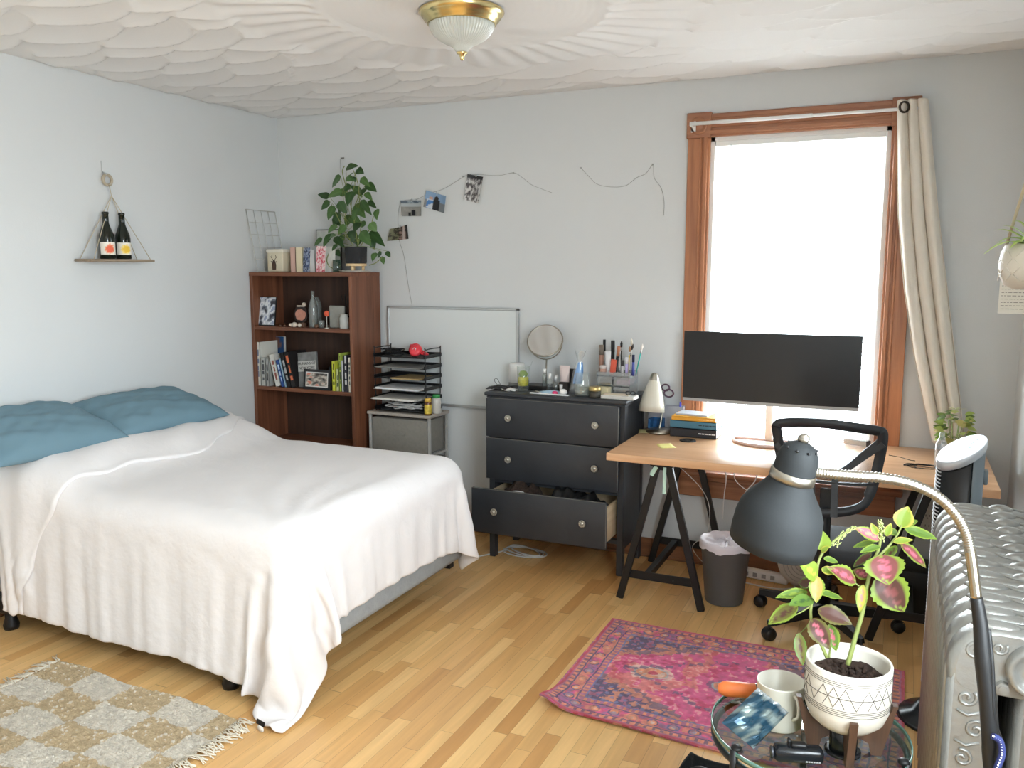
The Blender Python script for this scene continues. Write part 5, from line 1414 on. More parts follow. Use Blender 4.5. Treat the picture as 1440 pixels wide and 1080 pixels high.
M_rug = mat('woven_pink_pile', (200, 90, 120), .95, attr='col', bump=.35, bump_scale=260, spec=.15)
rug1 = np_grid_mesh('patterned_rug', X_, Yb, Z_, C, M_rug)
tag(rug1, 'pink, orange and navy oriental-style rug with a curled corner in front of the desk', 'rug')
# cream and tan checked shaggy rug
nx, ny = 330, 330
WX_, WY_ = 1.0, 1.0
U, V_ = np.meshgrid(np.linspace(0, WX_, nx), np.linspace(0, WY_, ny), indexing='ij')
n2 = fbm(U, V_, 28, 12); n3_ = fbm(U, V_, 60, 13, 2)
cell = .225
ck = ((np.floor((U + .012 * n2) / cell) + np.floor((V_ + .012 * n2) / (cell * .62))) % 2) == 0
ck &= (np.sin(V_ * 2 * PI / .011) > -1.1)
C = np.zeros(U.shape + (4,)); C[:] = ca(206, 198, 184); C[ck & (n3_ < .5)] = ca(188, 168, 136)
C[..., :3] *= (1 + .22 * n3_[..., None]); C[..., 3] = 1; C = np.clip(C, 0, 1)
rowz = .0022 * np.sin(V_ * 2 * PI / .013); Z_ = .011 + rowz + .0045 * n3_ + .002 * n2
X_ = -3.055 + U + .012 * np.sin(V_ * 9) - .03 * V_ * 0; Yb = 2.185 - V_ - .035 * (U / WX_) + .010 * np.sin(U * 11)
shag = thing('checked_rug', 'cream and tan checked shaggy rug with fringed ends beside the bed', 'rug', (-2.55, 1.65, 0))
o = np_grid_mesh('rug_pile', X_, Yb, Z_, C, mat('shaggy_cotton', (200, 190, 170), 1.0, attr='col', bump=.9, bump_scale=170, spec=.1)); o.data.transform(Matrix.Translation((2.55, -1.65, 0))); o.parent = shag
M_fr = mat('cream_fringe_yarn', (214, 206, 188), .95, noise_amt=.05)
r = np.random.RandomState(17)
for sgn, xb, nm in ((1, -3.055 + WX_, 'fringe'), (-1, -3.055, 'fringe')):
    b = MB()
    for k in range(190):
        v = k / 190 * WY_; y = 2.185 - v - (.035 if sgn > 0 else 0) ; x = xb + .012 * math.sin(v * 9)
        L_ = r.uniform(.045, .085); a = r.uniform(-.55, .55); q = []
        for t in (0, .3, .6, 1): q.append((x - sgn * .006 + sgn * L_ * t * math.cos(a * t), y + L_ * t * math.sin(a) + r.uniform(-.002, .002), max(.0045, .013 - .009 * t + r.uniform(-.001, .004))))
        b.tube(q, .0021, 5)
    o = b.build(nm, M_fr, shag, world=True); o['kind'] = 'stuff'
# ================================================================== SMALL THINGS
def solid(name, label, cat, mb, m=None, group=None): return tag(mb.build(name, m, world=True), label, cat, group)
def C3(*c): return mat('colour_%d_%d_%d' % c, c, .6)
M_gls = clear_mat('clear_glass', (250, 252, 251), .25, opac=.03)
M_mir = mat('mirror_silver', (225, 228, 228), .04, metal=1.0)

# ---- hanging bottle shelf on the left wall
hs = thing('hanging_shelf', 'small wooden plank shelf hung by cords from a ring on the left wall', 'hanging shelf', (-3.68, 3.11, 1.635))
b = MB(); b.box2((-3.735, 2.915, 1.632), (-3.615, 3.305, 1.645), .002); b.build('plank', wood_mat('weathered_grey_wood', (120, 104, 86), (160, 142, 120), .7, axis=1, scale=6), hs, world=True)
b = MB(); rc = (-3.722, 3.128, 2.045); b.tube([(rc[0], rc[1] + .026 * math.cos(a), rc[2] + .026 * math.sin(a)) for a in np.linspace(0, 2 * PI, 33)[:-1]], .0075, 10, closed=True); b.build('wooden_ring', mat('pale_wood_ring', (176, 164, 144), .6), hs, world=True)
b = MB(); b.tube([(-3.742, 3.118, 2.085), (-3.716, 3.118, 2.075), (-3.714, 3.118, 2.068)], .003, 6); b.cyl((-3.737, 3.110, 2.07), (-3.737, 3.110, 2.14), .0012, n=5); b.build('nail', M_alu, hs, world=True)
top = Vector((-3.712, 3.128, 2.02)); knot = Vector((-3.700, 3.128, 1.965))
for x in (-3.722, -3.622):
    for y in (2.935, 3.285):
        b = MB(); b.tube([top, knot, Vector((x, y, 1.640))], .0018, 6); b.build('cord', M_rope, hs, world=True)
bt0 = thing('bottle', 'left of the two dark green bottles on the hanging plank, orange fruit label', 'bottle', (-3.675, 3.062, 1.645), group='bottles on the hanging shelf')
M_bot = mat('dark_green_bottle_glass', (24, 30, 22), .12, spec=.6)
prof = [(.0001, .001), (.034, .001), (.037, .006), (.037, .105), (.034, .125), (.022, .158), (.0155, .178), (.0145, .222), (.0165, .224), (.0165, .234), (.0145, .236), (.013, .236)]
MB().lathe(prof, n=32).build('glass', M_bot, bt0)
def lab(par, c1, c2, seed):
    b = MB(); r = np.random.RandomState(seed); n, m = 22, 14; P = []; b.usec = True; cs = []
    for i in range(n):
        a = math.radians(-95 + 150 * i / (n - 1)); row = []
        for j in range(m):
            row.append((.0375 * math.cos(a), .0375 * math.sin(a), .022 + .062 * j / (m - 1)))
            u = (i / (n - 1) - .5) * 2; v = (j / (m - 1) - .45) * 2; q = u * u * 2.2 + v * v + .35 * noise.noise(Vector((u * 4, v * 4, seed)))
            cs.append(srgb(*c1) if q < .35 else (srgb(*c2) if q < .6 else srgb(232, 226, 214)))
        P.append(row)
    b.grid(P); b.c = cs; b.build('paper_label', mat('printed_label', (220, 220, 210), .6, attr='col'), par)
lab(bt0, (226, 98, 66), (236, 160, 120), 1)
bt1 = dup(bt0, (-3.675, 3.160, 1.645), label='right of the two dark green bottles on the hanging plank, yellow label')
for ch in list(bt1.children) if False else [o for o in bpy.data.objects if o.parent is bt1 and o.name.startswith('paper_label')]: bpy.data.objects.remove(ch)
lab(bt1, (232, 190, 60), (240, 214, 130), 2)

# ---- things on top of the bookcase
TZ = ST
def topY(px, py, Y=4.25): return onY(px, py, Y)
gr = thing('wire_grid', 'white wire grid panel leaning in the corner on top of the bookcase', 'wire grid', (-3.68, 4.27, TZ))
b = MB()
def gp(u, v): # u along, v up
    return Vector((lerp(-3.722, -3.728, v) + .0, 4.130, 0)) * 0 + Vector((lerp(-3.655, -3.730, v), lerp(4.135, 4.400, u) , lerp(TZ + .003, TZ + .385, v)))
for k in range(6): b.tube([gp(0, k / 5), gp(1, k / 5)], .0026 if k in (0, 5) else .0016, 6)
for k in range(5): b.tube([gp(k / 4, 0), gp(k / 4, 1)], .0026 if k in (0, 4) else .0016, 6)
b.build('wires', mat('pale_coated_wire', (186, 184, 178), .5), gr, world=True)
tin = thing('storage_tin', 'cream storage tin with a printed deer head on the bookcase', 'tin', (-3.575, 4.27, TZ))
b = MB().box2((-3.640, 4.205, TZ + .001), (-3.515, 4.330, TZ + .128), .008, seg=3); b.build('tin_body', mat('cream_tin_print', (214, 204, 178), .45), tin, world=True)
b = MB().box2((-3.644, 4.201, TZ + .120), (-3.511, 4.334, TZ + .142), .006, seg=3); b.build('lid', mat('cream_tin_lid', (228, 222, 206), .4), tin, world=True)
M_dbr = mat('dark_brown_print', (70, 52, 42), .6)
b = MB(); cxx, yy_, zz_ = -3.585, 4.2045, TZ + .045
b.prism([(-.014, -.03), (.014, -.03), (.017, .0), (.010, .022), (.004, .032), (-.004, .032), (-.010, .022), (-.017, 0)], .0008, T(cxx, yy_, zz_) @ rx(PI / 2))
for s_ in (-1, 1):
    b.tube([(cxx + s_ * .006, yy_ - .001, zz_ + .03), (cxx + s_ * .018, yy_ - .001, zz_ + .045), (cxx + s_ * .014, yy_ - .001, zz_ + .062)], .0015, 5).tube([(cxx + s_ * .014, yy_ - .001, zz_ + .040), (cxx + s_ * .026, yy_ - .001, zz_ + .052)], .0013, 5)
    b.prism([(0, 0), (s_ * .016, .006), (s_ * .012, -.004)][::s_], .0008, T(cxx + s_ * .009, yy_, zz_ + .018) @ rx(PI / 2))
b.build('deer_print', M_dbr, tin, world=True)
def book_(name, label, cat, x0, x1, y0, y1, z0, h, cols, group=None, lean=0, spine_txt=False, leany=0, par=None, titles=3, tcol=(230, 228, 220), seed=0):
    """A book standing upright: cover boards and spine, a paper block, printed spine bars; lean turns it about its foot."""
    w_ = x1 - x0; d_ = y1 - y0; t = thing(name, label, cat, ((x0 + x1) / 2, (y0 + y1) / 2, z0), group=group)
    M_ = ry(lean)
    cov = C3(*cols)
    b = MB(); cvt = min(.0018, w_ * .2)
    foot = abs(math.sin(lean)) * w_ / 2
    Tm = T(0, 0, foot) @ M_
    b.box((-w_ / 2 + cvt / 2, 0, h / 2), (cvt, d_, h), M=Tm).box((w_ / 2 - cvt / 2, 0, h / 2), (cvt, d_, h), M=Tm).box((0, -d_ / 2 + cvt / 2, h / 2), (w_, cvt, h), M=Tm)
    c = b.build('cover', cov, t)
    b = MB(); b.box((0, .001, h / 2), (w_ - 2 * cvt, d_ - .006, h - .006), M=Tm); b.build('pages', M_paper, t)
    if titles and w_ > .006:
        r = np.random.RandomState(seed + int(abs(x0) * 1000)); b = MB(); z = h * .2
        while z < h * .85:
            l_ = r.uniform(.015, .05); b.box((0, -d_ / 2 - .0003, z + l_ / 2), (w_ * r.uniform(.25, .5), .0006, l_), M=Tm); z += l_ + r.uniform(.004, .02)
        b.build('spine_print', C3(*tcol), c)
    return t
def X_at(px, Y, py=450): return onY(px, py, Y).x
def up_book(px0, px1, ptop, cols, label, z0=TZ, Y0=4.20, depth=.14, ref=378, **k):
    x0 = X_at(px0, Y0, 440); x1 = X_at(px1, Y0, 440); h = onY((px0 + px1) / 2, ptop, Y0).z - z0
    return book_(k.pop('name', 'book'), label, k.pop('cat', 'book'), x0, x1, Y0, Y0 + depth, z0, h, cols, **k)
g1 = 'cards and booklets on top of the bookcase'
up_book(411, 418, 348, (208, 170, 156), 'slim dusty pink booklet standing right of the deer tin', group=g1, titles=0, depth=.08)
up_book(418.5, 428, 348, (222, 208, 176), 'cream booklet standing right of the pink booklet', group=g1, titles=0, depth=.06)
def facecard(px0, px1, ptop, Y, z0, label, cols, name='photo_card', cat='card', seed=0, tilt=.10, group=None, th=.004, n=16, m=20, frame=None, fr_w=.006, mat_w=0, scale=5):
    x0 = X_at(px0, Y, 440); x1 = X_at(px1, Y, 440); w_ = x1 - x0; h = onY(px0, ptop, Y).z - z0
    t = thing(name, label, cat, ((x0 + x1) / 2, Y, z0), group=group)
    Tm = T(0, 0, th * abs(math.sin(tilt)) + .0005) @ rx(-tilt)
    b = MB(); b.box((0, 0, h / 2), (w_, th, h), M=Tm); b.build('frame' if frame else 'card', C3(*(frame or (226, 222, 214))), t)
    iw = w_ - 2 * (fr_w if frame else .001); ih = h - 2 * (fr_w if frame else .001)
    if mat_w: b = MB(); b.box((0, -th / 2 - .0003, h / 2), (iw, .0006, ih), M=Tm); b.build('mount', C3(222, 220, 214), t); iw -= 2 * mat_w; ih -= 2 * mat_w
    b = MB(); b.usec = True; P = []; cs = []
    for i in range(n):
        row = []
        for j in range(m):
            u = i / (n - 1); v = j / (m - 1); row.append((-iw / 2 + iw * u, -th / 2 - .0009, h / 2 - ih / 2 + ih * v))
            q = (noise.noise(Vector((u * scale, v * scale * 1.3, seed))) + .5 * noise.noise(Vector((u * scale * 2.3, v * scale * 2.3, seed + 5)))) * .9 + .5
            cs.append(srgb(*cols[int(max(0, min(.999, q)) * len(cols))]))
        P.append(row)
    b.grid([[tuple(Tm @ Vector(p)) for p in row] for row in P], False); b.c = cs; b.build('picture', mat('printed_picture', (200, 200, 200), .5, attr='col'), t)
    return t
facecard(428, 438, 348, 4.19, TZ, 'blue and black picture card on the bookcase beside the cream booklet', [(40, 44, 60), (70, 84, 120), (150, 160, 180), (60, 60, 64)], seed=3, group=g1)
up_book(438.5, 445, 351, (196, 196, 196), 'pale grey booklet standing behind the blue picture card', group=g1, titles=0, depth=.06)
facecard(446, 459, 346, 4.18, TZ, 'card with pink and red flowers on the bookcase left of the glass of water', [(222, 160, 170), (230, 200, 200), (198, 70, 84), (226, 218, 214)], seed=8, group=g1, scale=8)
facecard(457, 472, 347, 4.22, TZ, 'plain off-white card standing behind the vine on the bookcase', [(220, 218, 210), (214, 214, 208)], seed=9, group=g1)
facecard(447, 482, 323, 4.40, TZ, 'thin black picture frame at the back of the bookcase behind the plant', [(190, 192, 186), (200, 202, 196)], name='picture_frame', cat='frame', frame=(34, 32, 32), seed=2, tilt=.05, th=.012)
vx = X_at(476, 4.20)
vs_ = thing('glass_vase', 'small green glass holding a vine cutting on top of the bookcase', 'vase', (vx, 4.20, TZ))
b = MB(); b.lathe([(.0001, .001), (.022, .001), (.025, .004), (.025, .075), (.0235, .075), (.023, .006), (.0001, .006)], (vx, 4.20, TZ), n=24); b.build('glass', clear_mat('greenish_glass', (150, 180, 160), .3, opac=.12), vs_, world=True)
b = MB(); b.lathe([(.0001, .007), (.0225, .007), (.0225, .045), (.0001, .045)], (vx, 4.20, TZ), n=20); b.build('water', clear_mat('green_water', (120, 150, 124), .1, opac=.2), vs_, world=True)

# pothos
ppx = X_at(503, 4.24)
po = thing('pothos_plant', 'large green pothos in a black pot on the bookcase, tied up the wall', 'plant', (ppx, 4.24, TZ))
b = MB(); b.lathe([(.0001, .052), (.058, .052), (.062, .056), (.066, .140), (.0665, .148), (.063, .150), (.061, .142), (.0001, .135)], (ppx, 4.24, TZ), n=36); b.build('pot', mat('black_rough_pot', (40, 41, 43), .8, bump=.2, bump_scale=120), po, world=True)
b = MB(); b.lathe([(.0001, .037), (.060, .037), (.062, .040), (.062, .049), (.060, .052), (.0001, .052)], (ppx, 4.24, TZ), n=36)
for k in range(3): a = k * 2.09 + .5; b.cyl((ppx + .04 * math.cos(a), 4.24 + .04 * math.sin(a), TZ + .011), (ppx + .04 * math.cos(a), 4.24 + .04 * math.sin(a), TZ + .038), .009, n=10)
b.build('wooden_riser', wood_mat('pale_birch', (206, 176, 130), (226, 200, 158), .5, axis=0), po, world=True)
plt_ = MB().lathe([(.0001, .001), (.06, .001), (.098, .008), (.0985, .010), (.06, .0045), (.0001, .004)], (ppx - .01, 4.245, TZ), n=40)
solid('white_plate', 'white plate on the bookcase under the pothos pot', 'plate', plt_, M_cer)
# leaves traced from the photograph: base, tip, width (pixels of the frame)
Z1 = lambda x, y: (320 + x / 4.8, 200 + y / 4.8)
LVP = [((800, 175), (870, 150), 55), ((870, 200), (820, 215), 40), ((870, 185), (915, 205), 55), ((900, 240), (950, 290), 50), ((935, 280), (1000, 325), 60), ((765, 230), (690, 300), 75), ((690, 370), (605, 345), 52),
       ((775, 330), (672, 360), 80), ((780, 310), (840, 300), 60), ((900, 340), (830, 290), 50), ((930, 310), (905, 350), 40), ((930, 340), (972, 385), 42), ((690, 400), (625, 450), 62), ((720, 430), (670, 520), 62), ((950, 395), (1000, 440), 40),
       ((1010, 450), (1000, 520), 55), ((900, 390), (960, 480), 52), ((820, 400), (860, 330), 80), ((790, 400), (740, 480), 80), ((860, 420), (920, 500), 72), ((760, 480), (700, 560), 76), ((840, 490), (790, 560), 80), ((890, 540), (850, 600), 72),
       ((960, 545), (1005, 600), 62), ((960, 600), (1048, 690), 68), ((900, 600), (960, 690), 74), ((820, 600), (880, 690), 72), ((740, 560), (672, 605), 66), ((700, 615), (640, 700), 52), ((640, 650), (575, 695), 45), ((720, 640), (780, 700), 52),
       ((660, 740), (655, 790), 56), ((730, 730), (755, 765), 46), ((1000, 745), (975, 795), 42), ((1040, 740), (1005, 780), 40), ((1045, 770), (1050, 825), 45), ((1075, 735), (1095, 780), 40), ((800, 240), (850, 250), 48), ((870, 260), (830, 235), 40),
       ((800, 350), (740, 320), 60), ((840, 330), (800, 420), 70), ((880, 440), (840, 520), 70), ((940, 450), (910, 400), 44), ((800, 560), (740, 620), 60), ((780, 620), (760, 690), 52), ((900, 650), (870, 700), 60), ((970, 660), (990, 720), 50), ((860, 300), (900, 360), 50), ((750, 400), (800, 480), 64), ((830, 500), (900, 560), 60), ((720, 500), (760, 560), 60), ((930, 560), (880, 540), 50), ((740, 690), (700, 730), 40), ((690, 640), (720, 620), 42)]
pd = (Vector((ppx, 4.24, 0)) ).dot(Vector(_FW)) - (-.136) * 0
def PD_(x, y, dz): px, py = Z1(x, y); q = onY(px, py, 4.24 + dz); return q
r = np.random.RandomState(31)
g_a = [lin(62, 92, 50), lin(78, 110, 60), lin(54, 80, 46), lin(92, 124, 70)]
for i, (p0, p1, wd) in enumerate(LVP):
    dz = r.uniform(-.10, .09); b = MB(); A_ = PD_(*p0, dz + r.uniform(-.02, .02)); B_ = PD_(*p1, dz + r.uniform(-.05, .0)); c = g_a[i % 4]
    leaf(b, A_, B_, wd / 4.8 / 228 * 1.0, (c, tuple(min(1, k * 1.25) for k in c[:3]) + (1,), c), droop=.18, up=Vector((r.uniform(-.3, .3), -1, .55)), nl=9, nw=6, heart=True, patt='vein', cup=.12); b.build('leaf', M_leafg, po, world=True)
    if i % 2 == 0 or i < 12:
        mid = PD_(830 + r.uniform(-40, 40), (p0[1] + 690) / 2 if p0[1] < 690 else 700, dz * .5); b = MB(); b.tube([A_, (A_ + mid) / 2 + Vector((0, 0, .01)), mid], .0013, 5); b.build('petiole', M_stem, po, world=True)
for pts in ([(880, 700), (860, 560), (830, 420), (800, 300), (775, 200), (790, 160)], [(880, 700), (900, 560), (890, 400), (880, 280), (850, 190)], [(850, 700), (790, 600), (740, 500), (700, 420)], [(900, 700), (960, 580), (985, 500)], [(740, 860), (690, 840), (670, 790), (700, 720)], [(955, 830), (1000, 815), (1040, 780)]):
    b = MB(); b.tube(smooth_path([PD_(x, y, -.02 if k < 3 else .0) for k, (x, y) in enumerate(pts)], 6), .0026, 6); b.build('vine', M_stem, po, world=True)
b = MB(); b.tube([PD_(765, 230, .20), PD_(760, 110, .224)], .0008, 5); b.box(PD_(775, 108, .221), (.026, .002, .010)); b.build('support_string', mat('grey_string', (120, 118, 112), .8), po, world=True)

# ---- upper shelf
Z = SH1
facecard(361, 386, 417, 4.19, Z, 'small black-framed snowy mountain print leaning at the left of the upper shelf', [(60, 60, 66), (110, 116, 128), (196, 200, 206), (226, 228, 230), (150, 160, 184)], name='framed_print', cat='picture', frame=(30, 28, 28), fr_w=.005, tilt=.16, seed=12, th=.008, scale=3.2, n=24, m=30)
def PX(px, py, Y): return onY(px, py, Y)
def blob(name, label, cat, px, Y, z0, r_, sc, m, seed=0, group=None, amp=.25):
    x = X_at(px, Y); b = MB(); b.ball((0, 0, 0), r_, 18, 12); vs = []
    for v in b.v:
        q = Vector(v); k = 1 + amp * noise.noise(q * (2.2 / r_) + Vector((seed, 0, 0))); vs.append((x + q.x * sc[0] * k, Y + q.y * sc[1] * k, q.z * sc[2] * k))
    mz = min(v[2] for v in vs); b.v = [(v[0], v[1], v[2] - mz + z0 + .0005) for v in vs]
    return solid(name, label, cat, b, m, group)
M_stone = mat('brown_agate_stone', (112, 84, 66), .5, noise_amt=.4, noise_scale=30)
geo = thing('geode_slice', 'upright agate slice with a dark rim and pink centre on the upper shelf', 'stone', (X_at(424, 4.21), 4.21, Z))
gx = X_at(424, 4.21)
def slice_(b, R1, R2, th, yo, seed):
    vs = [(R1 * (1 + .16 * noise.noise(Vector((math.cos(a) * 2, math.sin(a) * 2, seed)))) * math.cos(a), R2 * (1 + .16 * noise.noise(Vector((math.cos(a) * 2, math.sin(a) * 2, seed)))) * math.sin(a)) for a in np.linspace(0, 2 * PI, 33)[:-1]]
    b.prism(vs, th, T(gx, 4.21 + yo, Z + .075) @ rx(PI / 2) @ Matrix.Identity(4))
b = MB(); slice_(b, .052, .050, .012, .006, 1); b.build('dark_rim', mat('dark_stone_rim', (48, 36, 32), .5), geo, world=True)
b = MB(); slice_(b, .040, .034, .003, -.006, 2); b.build('pink_centre', mat('pink_agate', (190, 132, 112), .35, noise_amt=.15, noise_scale=40), geo, world=True)
b = MB(); b.box((gx, 4.215, Z + .013), (.05, .03, .025), .004); b.build('stand', M_stone, geo, world=True)
b = MB(); b.box((gx - .008, 4.215, Z + .128), (.058, .012, .010), .003).ball((gx + .020, 4.215, Z + .138), .014, 10, 7); b.build('pale_crest', mat('pale_shell', (206, 190, 172), .5), geo, world=True)
gs = 'small stones and shells on the upper shelf'
M_shl = mat('white_shell', (214, 202, 186), .5, noise_amt=.15, noise_scale=60)
for px, rr_, mm, lb in ((409, .014, M_shl, 'white shell left of the agate slice on the upper shelf'), (414, .019, M_shl, 'larger white shell at the left foot of the agate slice'), (421, .014, M_shl, 'white shell in front of the agate slice, nearest the shelf edge'),
                        (394, .007, M_stone, 'smallest brown pebble right of the mountain print'), (400, .008, M_stone, 'brown pebble halfway between the mountain print and the shells'), (445, .013, M_stone, 'dark round stone at the foot of the clear bottle')):
    blob('shell' if mm is M_shl else 'pebble', lb, 'shell' if mm is M_shl else 'stone', px, 4.165, Z, rr_, (1, .9, .8), mm, seed=px, group=gs)
def lathe_thing(name, label, cat, px, Y, z0, prof, m, n=24, group=None, x=None, part='glass', extra=None, sx=1.0):
    x = X_at(px, Y) if x is None else x; t = thing(name, label, cat, (x, Y, z0), group=group)
    MB().lathe(prof, (0, 0, 0), n=n, sx=sx).build(part, m, t)
    for (nm, pr, mm) in (extra or []): MB().lathe(pr, (0, 0, 0), n=n, sx=sx).build(nm, mm, t)
    return t
M_grgl = clear_mat('smoky_clear_glass', (196, 200, 196), .35, opac=.22)
lathe_thing('glass_bottle', 'tall clear glass bottle with a narrow neck on the upper shelf', 'bottle', 441, 4.19, Z, [(.0001, .001), (.026, .001), (.028, .006), (.028, .120), (.020, .160), (.0095, .185), (.009, .212), (.0115, .214), (.0115, .224), (.008, .224), (.0075, .188), (.018, .158), (.026, .120), (.026, .008), (.0001, .006)], M_grgl)
lathe_thing('glass_bottle', 'shorter round-shouldered clear bottle behind the tall clear one', 'bottle', 446, 4.26, Z, [(.0001, .001), (.028, .001), (.030, .006), (.030, .13), (.022, .165), (.014, .175), (.013, .185), (.011, .185), (.011, .17), (.02, .16), (.028, .125), (.028, .008), (.0001, .006)], M_grgl)
lathe_thing('shot_glass', 'small clear shot glass on the upper shelf right of the bottles', 'glass', 452, 4.19, Z, [(.0001, .001), (.016, .001), (.020, .045), (.0185, .045), (.015, .006), (.0001, .006)], M_grgl)
lx = X_at(459.5, 4.18); t = thing('orange_round_pick', 'round orange token on a thin stick on the upper shelf', 'token', (lx, 4.18, Z))
MB().cyl((lx, 4.18, Z + .0005), (lx, 4.18, Z + .075), .0016, n=6).lathe([(.0001, 0), (.014, 0), (.014, .003), (.0001, .003)], (lx, 4.18, Z), n=16).build('stick', M_paper, t, world=True)
MB().lathe([(.0001, -.003), (.017, -.003), (.018, 0), (.017, .003), (.0001, .003)], (lx, 4.18, Z + .088), (0, 1, 0), 24).build('disc', mat('orange_red', (222, 92, 62), .5), t, world=True)
solid('grey_slab', 'grey rectangular stone slab standing at the right of the upper shelf', 'slab', MB().box2((X_at(463, 4.22), 4.22, Z + .001), (X_at(484, 4.22), 4.236, Z + .135), .004), mat('grey_slate', (150, 148, 140), .7, noise_amt=.12, noise_scale=20))
lathe_thing('glass_jar', 'frosted white jar in front of the grey stone slab', 'jar', 484, 4.185, Z, [(.0001, .001), (.026, .001), (.028, .005), (.028, .065), (.022, .075), (.022, .088), (.0001, .088)], mat('frosted_white_glass', (196, 196, 190), .4, trans=.2))
tx_ = X_at(486, 4.29); t = thing('reed_diffuser', 'dark jar with thin black reeds at the right end of the upper shelf', 'diffuser', (tx_, 4.29, Z))
MB().lathe([(.0001, .001), (.022, .001), (.022, .07), (.012, .08), (.012, .09), (.0001, .09)], (tx_, 4.29, Z), n=20).build('jar', mat('dark_amber_glass', (46, 32, 26), .2), t, world=True)
for k in range(6): a = k * 1.05; MB().cyl((tx_, 4.29, Z + .085), (tx_ + .028 * math.cos(a), 4.29 + .02 * math.sin(a), Z + .20), .0014, n=5).build('reed', M_blk, t, world=True)

# ---- lower shelf books
Z = SH2
gb = 'books on the lower shelf'
def sb(px0, px1, ptop, col, label, lean=0, tcol=(90, 90, 96), Y0=4.165, depth=.17, px0b=None, **k):
    """px0..px1 at the shelf board (foot of the book)."""
    x0 = X_at(px0, Y0, 549); x1 = X_at(px1, Y0, 549); h = onY(px0, ptop, Y0).z - Z
    if lean: h = h / math.cos(lean)
    return book_('book', label, 'book', x0, x1, Y0, Y0 + depth, Z, h, col, group=gb, lean=lean, tcol=tcol, **k)
sb(358, 360.5, 474, (206, 196, 172), 'thinnest cream book at the left end of the lower shelf', titles=0)
sb(361.5, 367.5, 481, (222, 220, 210), 'tall white book beside the thin cream one on the lower shelf', tcol=(120, 130, 150))
sb(368.5, 374, 503, (190, 190, 184), 'light grey paperback in front of the blue-covered book', tcol=(80, 80, 84))
sb(375, 379, 505, (170, 170, 166), 'mid-grey paperback just left of the leaning white speckled book', tcol=(60, 60, 60))
facecard(364, 398, 472, 4.345, Z, 'tall blue-covered book facing out at the back left of the lower shelf', [(28, 72, 120), (30, 80, 130), (24, 64, 110), (110, 80, 70)], name='book', cat='book', seed=6, tilt=.03, th=.018, scale=2, group=gb)
x0b, x1b = X_at(364, 4.33), X_at(398, 4.33); 
LN = -.235
sb(388, 395, 500, (214, 212, 204), 'white speckled book leaning left, first of the leaning row', LN, tcol=(150, 90, 80))
sb(396, 400.5, 507, (44, 76, 140), 'blue leaning book with a pale top label', LN, tcol=(190, 210, 230))
sb(401, 403.5, 505, (150, 180, 200), 'thin light blue leaning book', LN, titles=0)
sb(404, 409.5, 497, (28, 28, 30), 'black leaning book left of the one with orange lettering', LN, tcol=(180, 180, 180))
sb(410, 416.5, 497, (34, 30, 30), 'dark leaning book with orange lettering on its spine', LN, tcol=(214, 112, 72))
# the face-out book with its title
hx0 = X_at(418, 4.195); hx1 = hx0 + .142; hb = thing('book', 'grey face-out book titled HUMANS OF NEW YORK behind the framed photo', 'book', ((hx0 + hx1) / 2, 4.195, Z), group=gb)
Tm = T(0, .004, .009) @ ry(-.10) @ rx(-.10); hw = .140; hh = .215
b = MB(); b.box((0, 0, hh / 2), (hw, .020, hh), .001, M=Tm); b.build('cover', mat('grey_photo_cover', (128, 128, 126), .5, noise_amt=.25, noise_scale=25), hb)
b = MB(); b.box((0, -.0105, hh * .60), (hw, .001, hh * .30), M=Tm); b.build('title_panel', C3(196, 194, 188), hb)
b = MB()
for i, tline in enumerate(('HUMANS OF', 'NEW YORK')): b.text(tline, .024, Tm @ T(0, -.0115, hh * (.675 - .13 * i)) @ rx(PI / 2), .001)
b.build('title_lettering', C3(40, 36, 36), hb)
facecard(424, 461.5, 519, 4.158, Z, 'black-framed photo of two people outdoors, standing before the grey face-out book', [(60, 56, 54), (110, 104, 98), (150, 140, 130), (200, 190, 176), (206, 130, 110)], name='framed_photo', cat='photo frame', frame=(36, 36, 38), fr_w=.016, mat_w=.006, tilt=.10, seed=4, th=.014, scale=3, n=26, m=22)
sb(463, 466.5, 516, (26, 26, 28), 'thin black book right of the framed photo', titles=0)
sb(467.5, 472, 508, (206, 208, 70), 'bright yellow book on the lower shelf', tcol=(60, 60, 40))
sb(473, 477, 519, (186, 190, 130), 'short pale green book next to the bright yellow one', tcol=(70, 80, 50))
sb(477.5, 480.5, 497, (178, 196, 84), 'tall lime green book toward the right end of the lower shelf', tcol=(60, 70, 50))
sb(481, 483.5, 507, (202, 202, 204), 'thin pale grey book right of the tall lime green one', titles=0)
sb(484, 489.5, 500, (44, 42, 48), 'black book with a white label, second from the right end of the lower shelf', tcol=(206, 204, 200))
sb(490.2, 493.8, 503, (214, 206, 190), 'cream book at the right end of the lower shelf', tcol=(50, 50, 52))

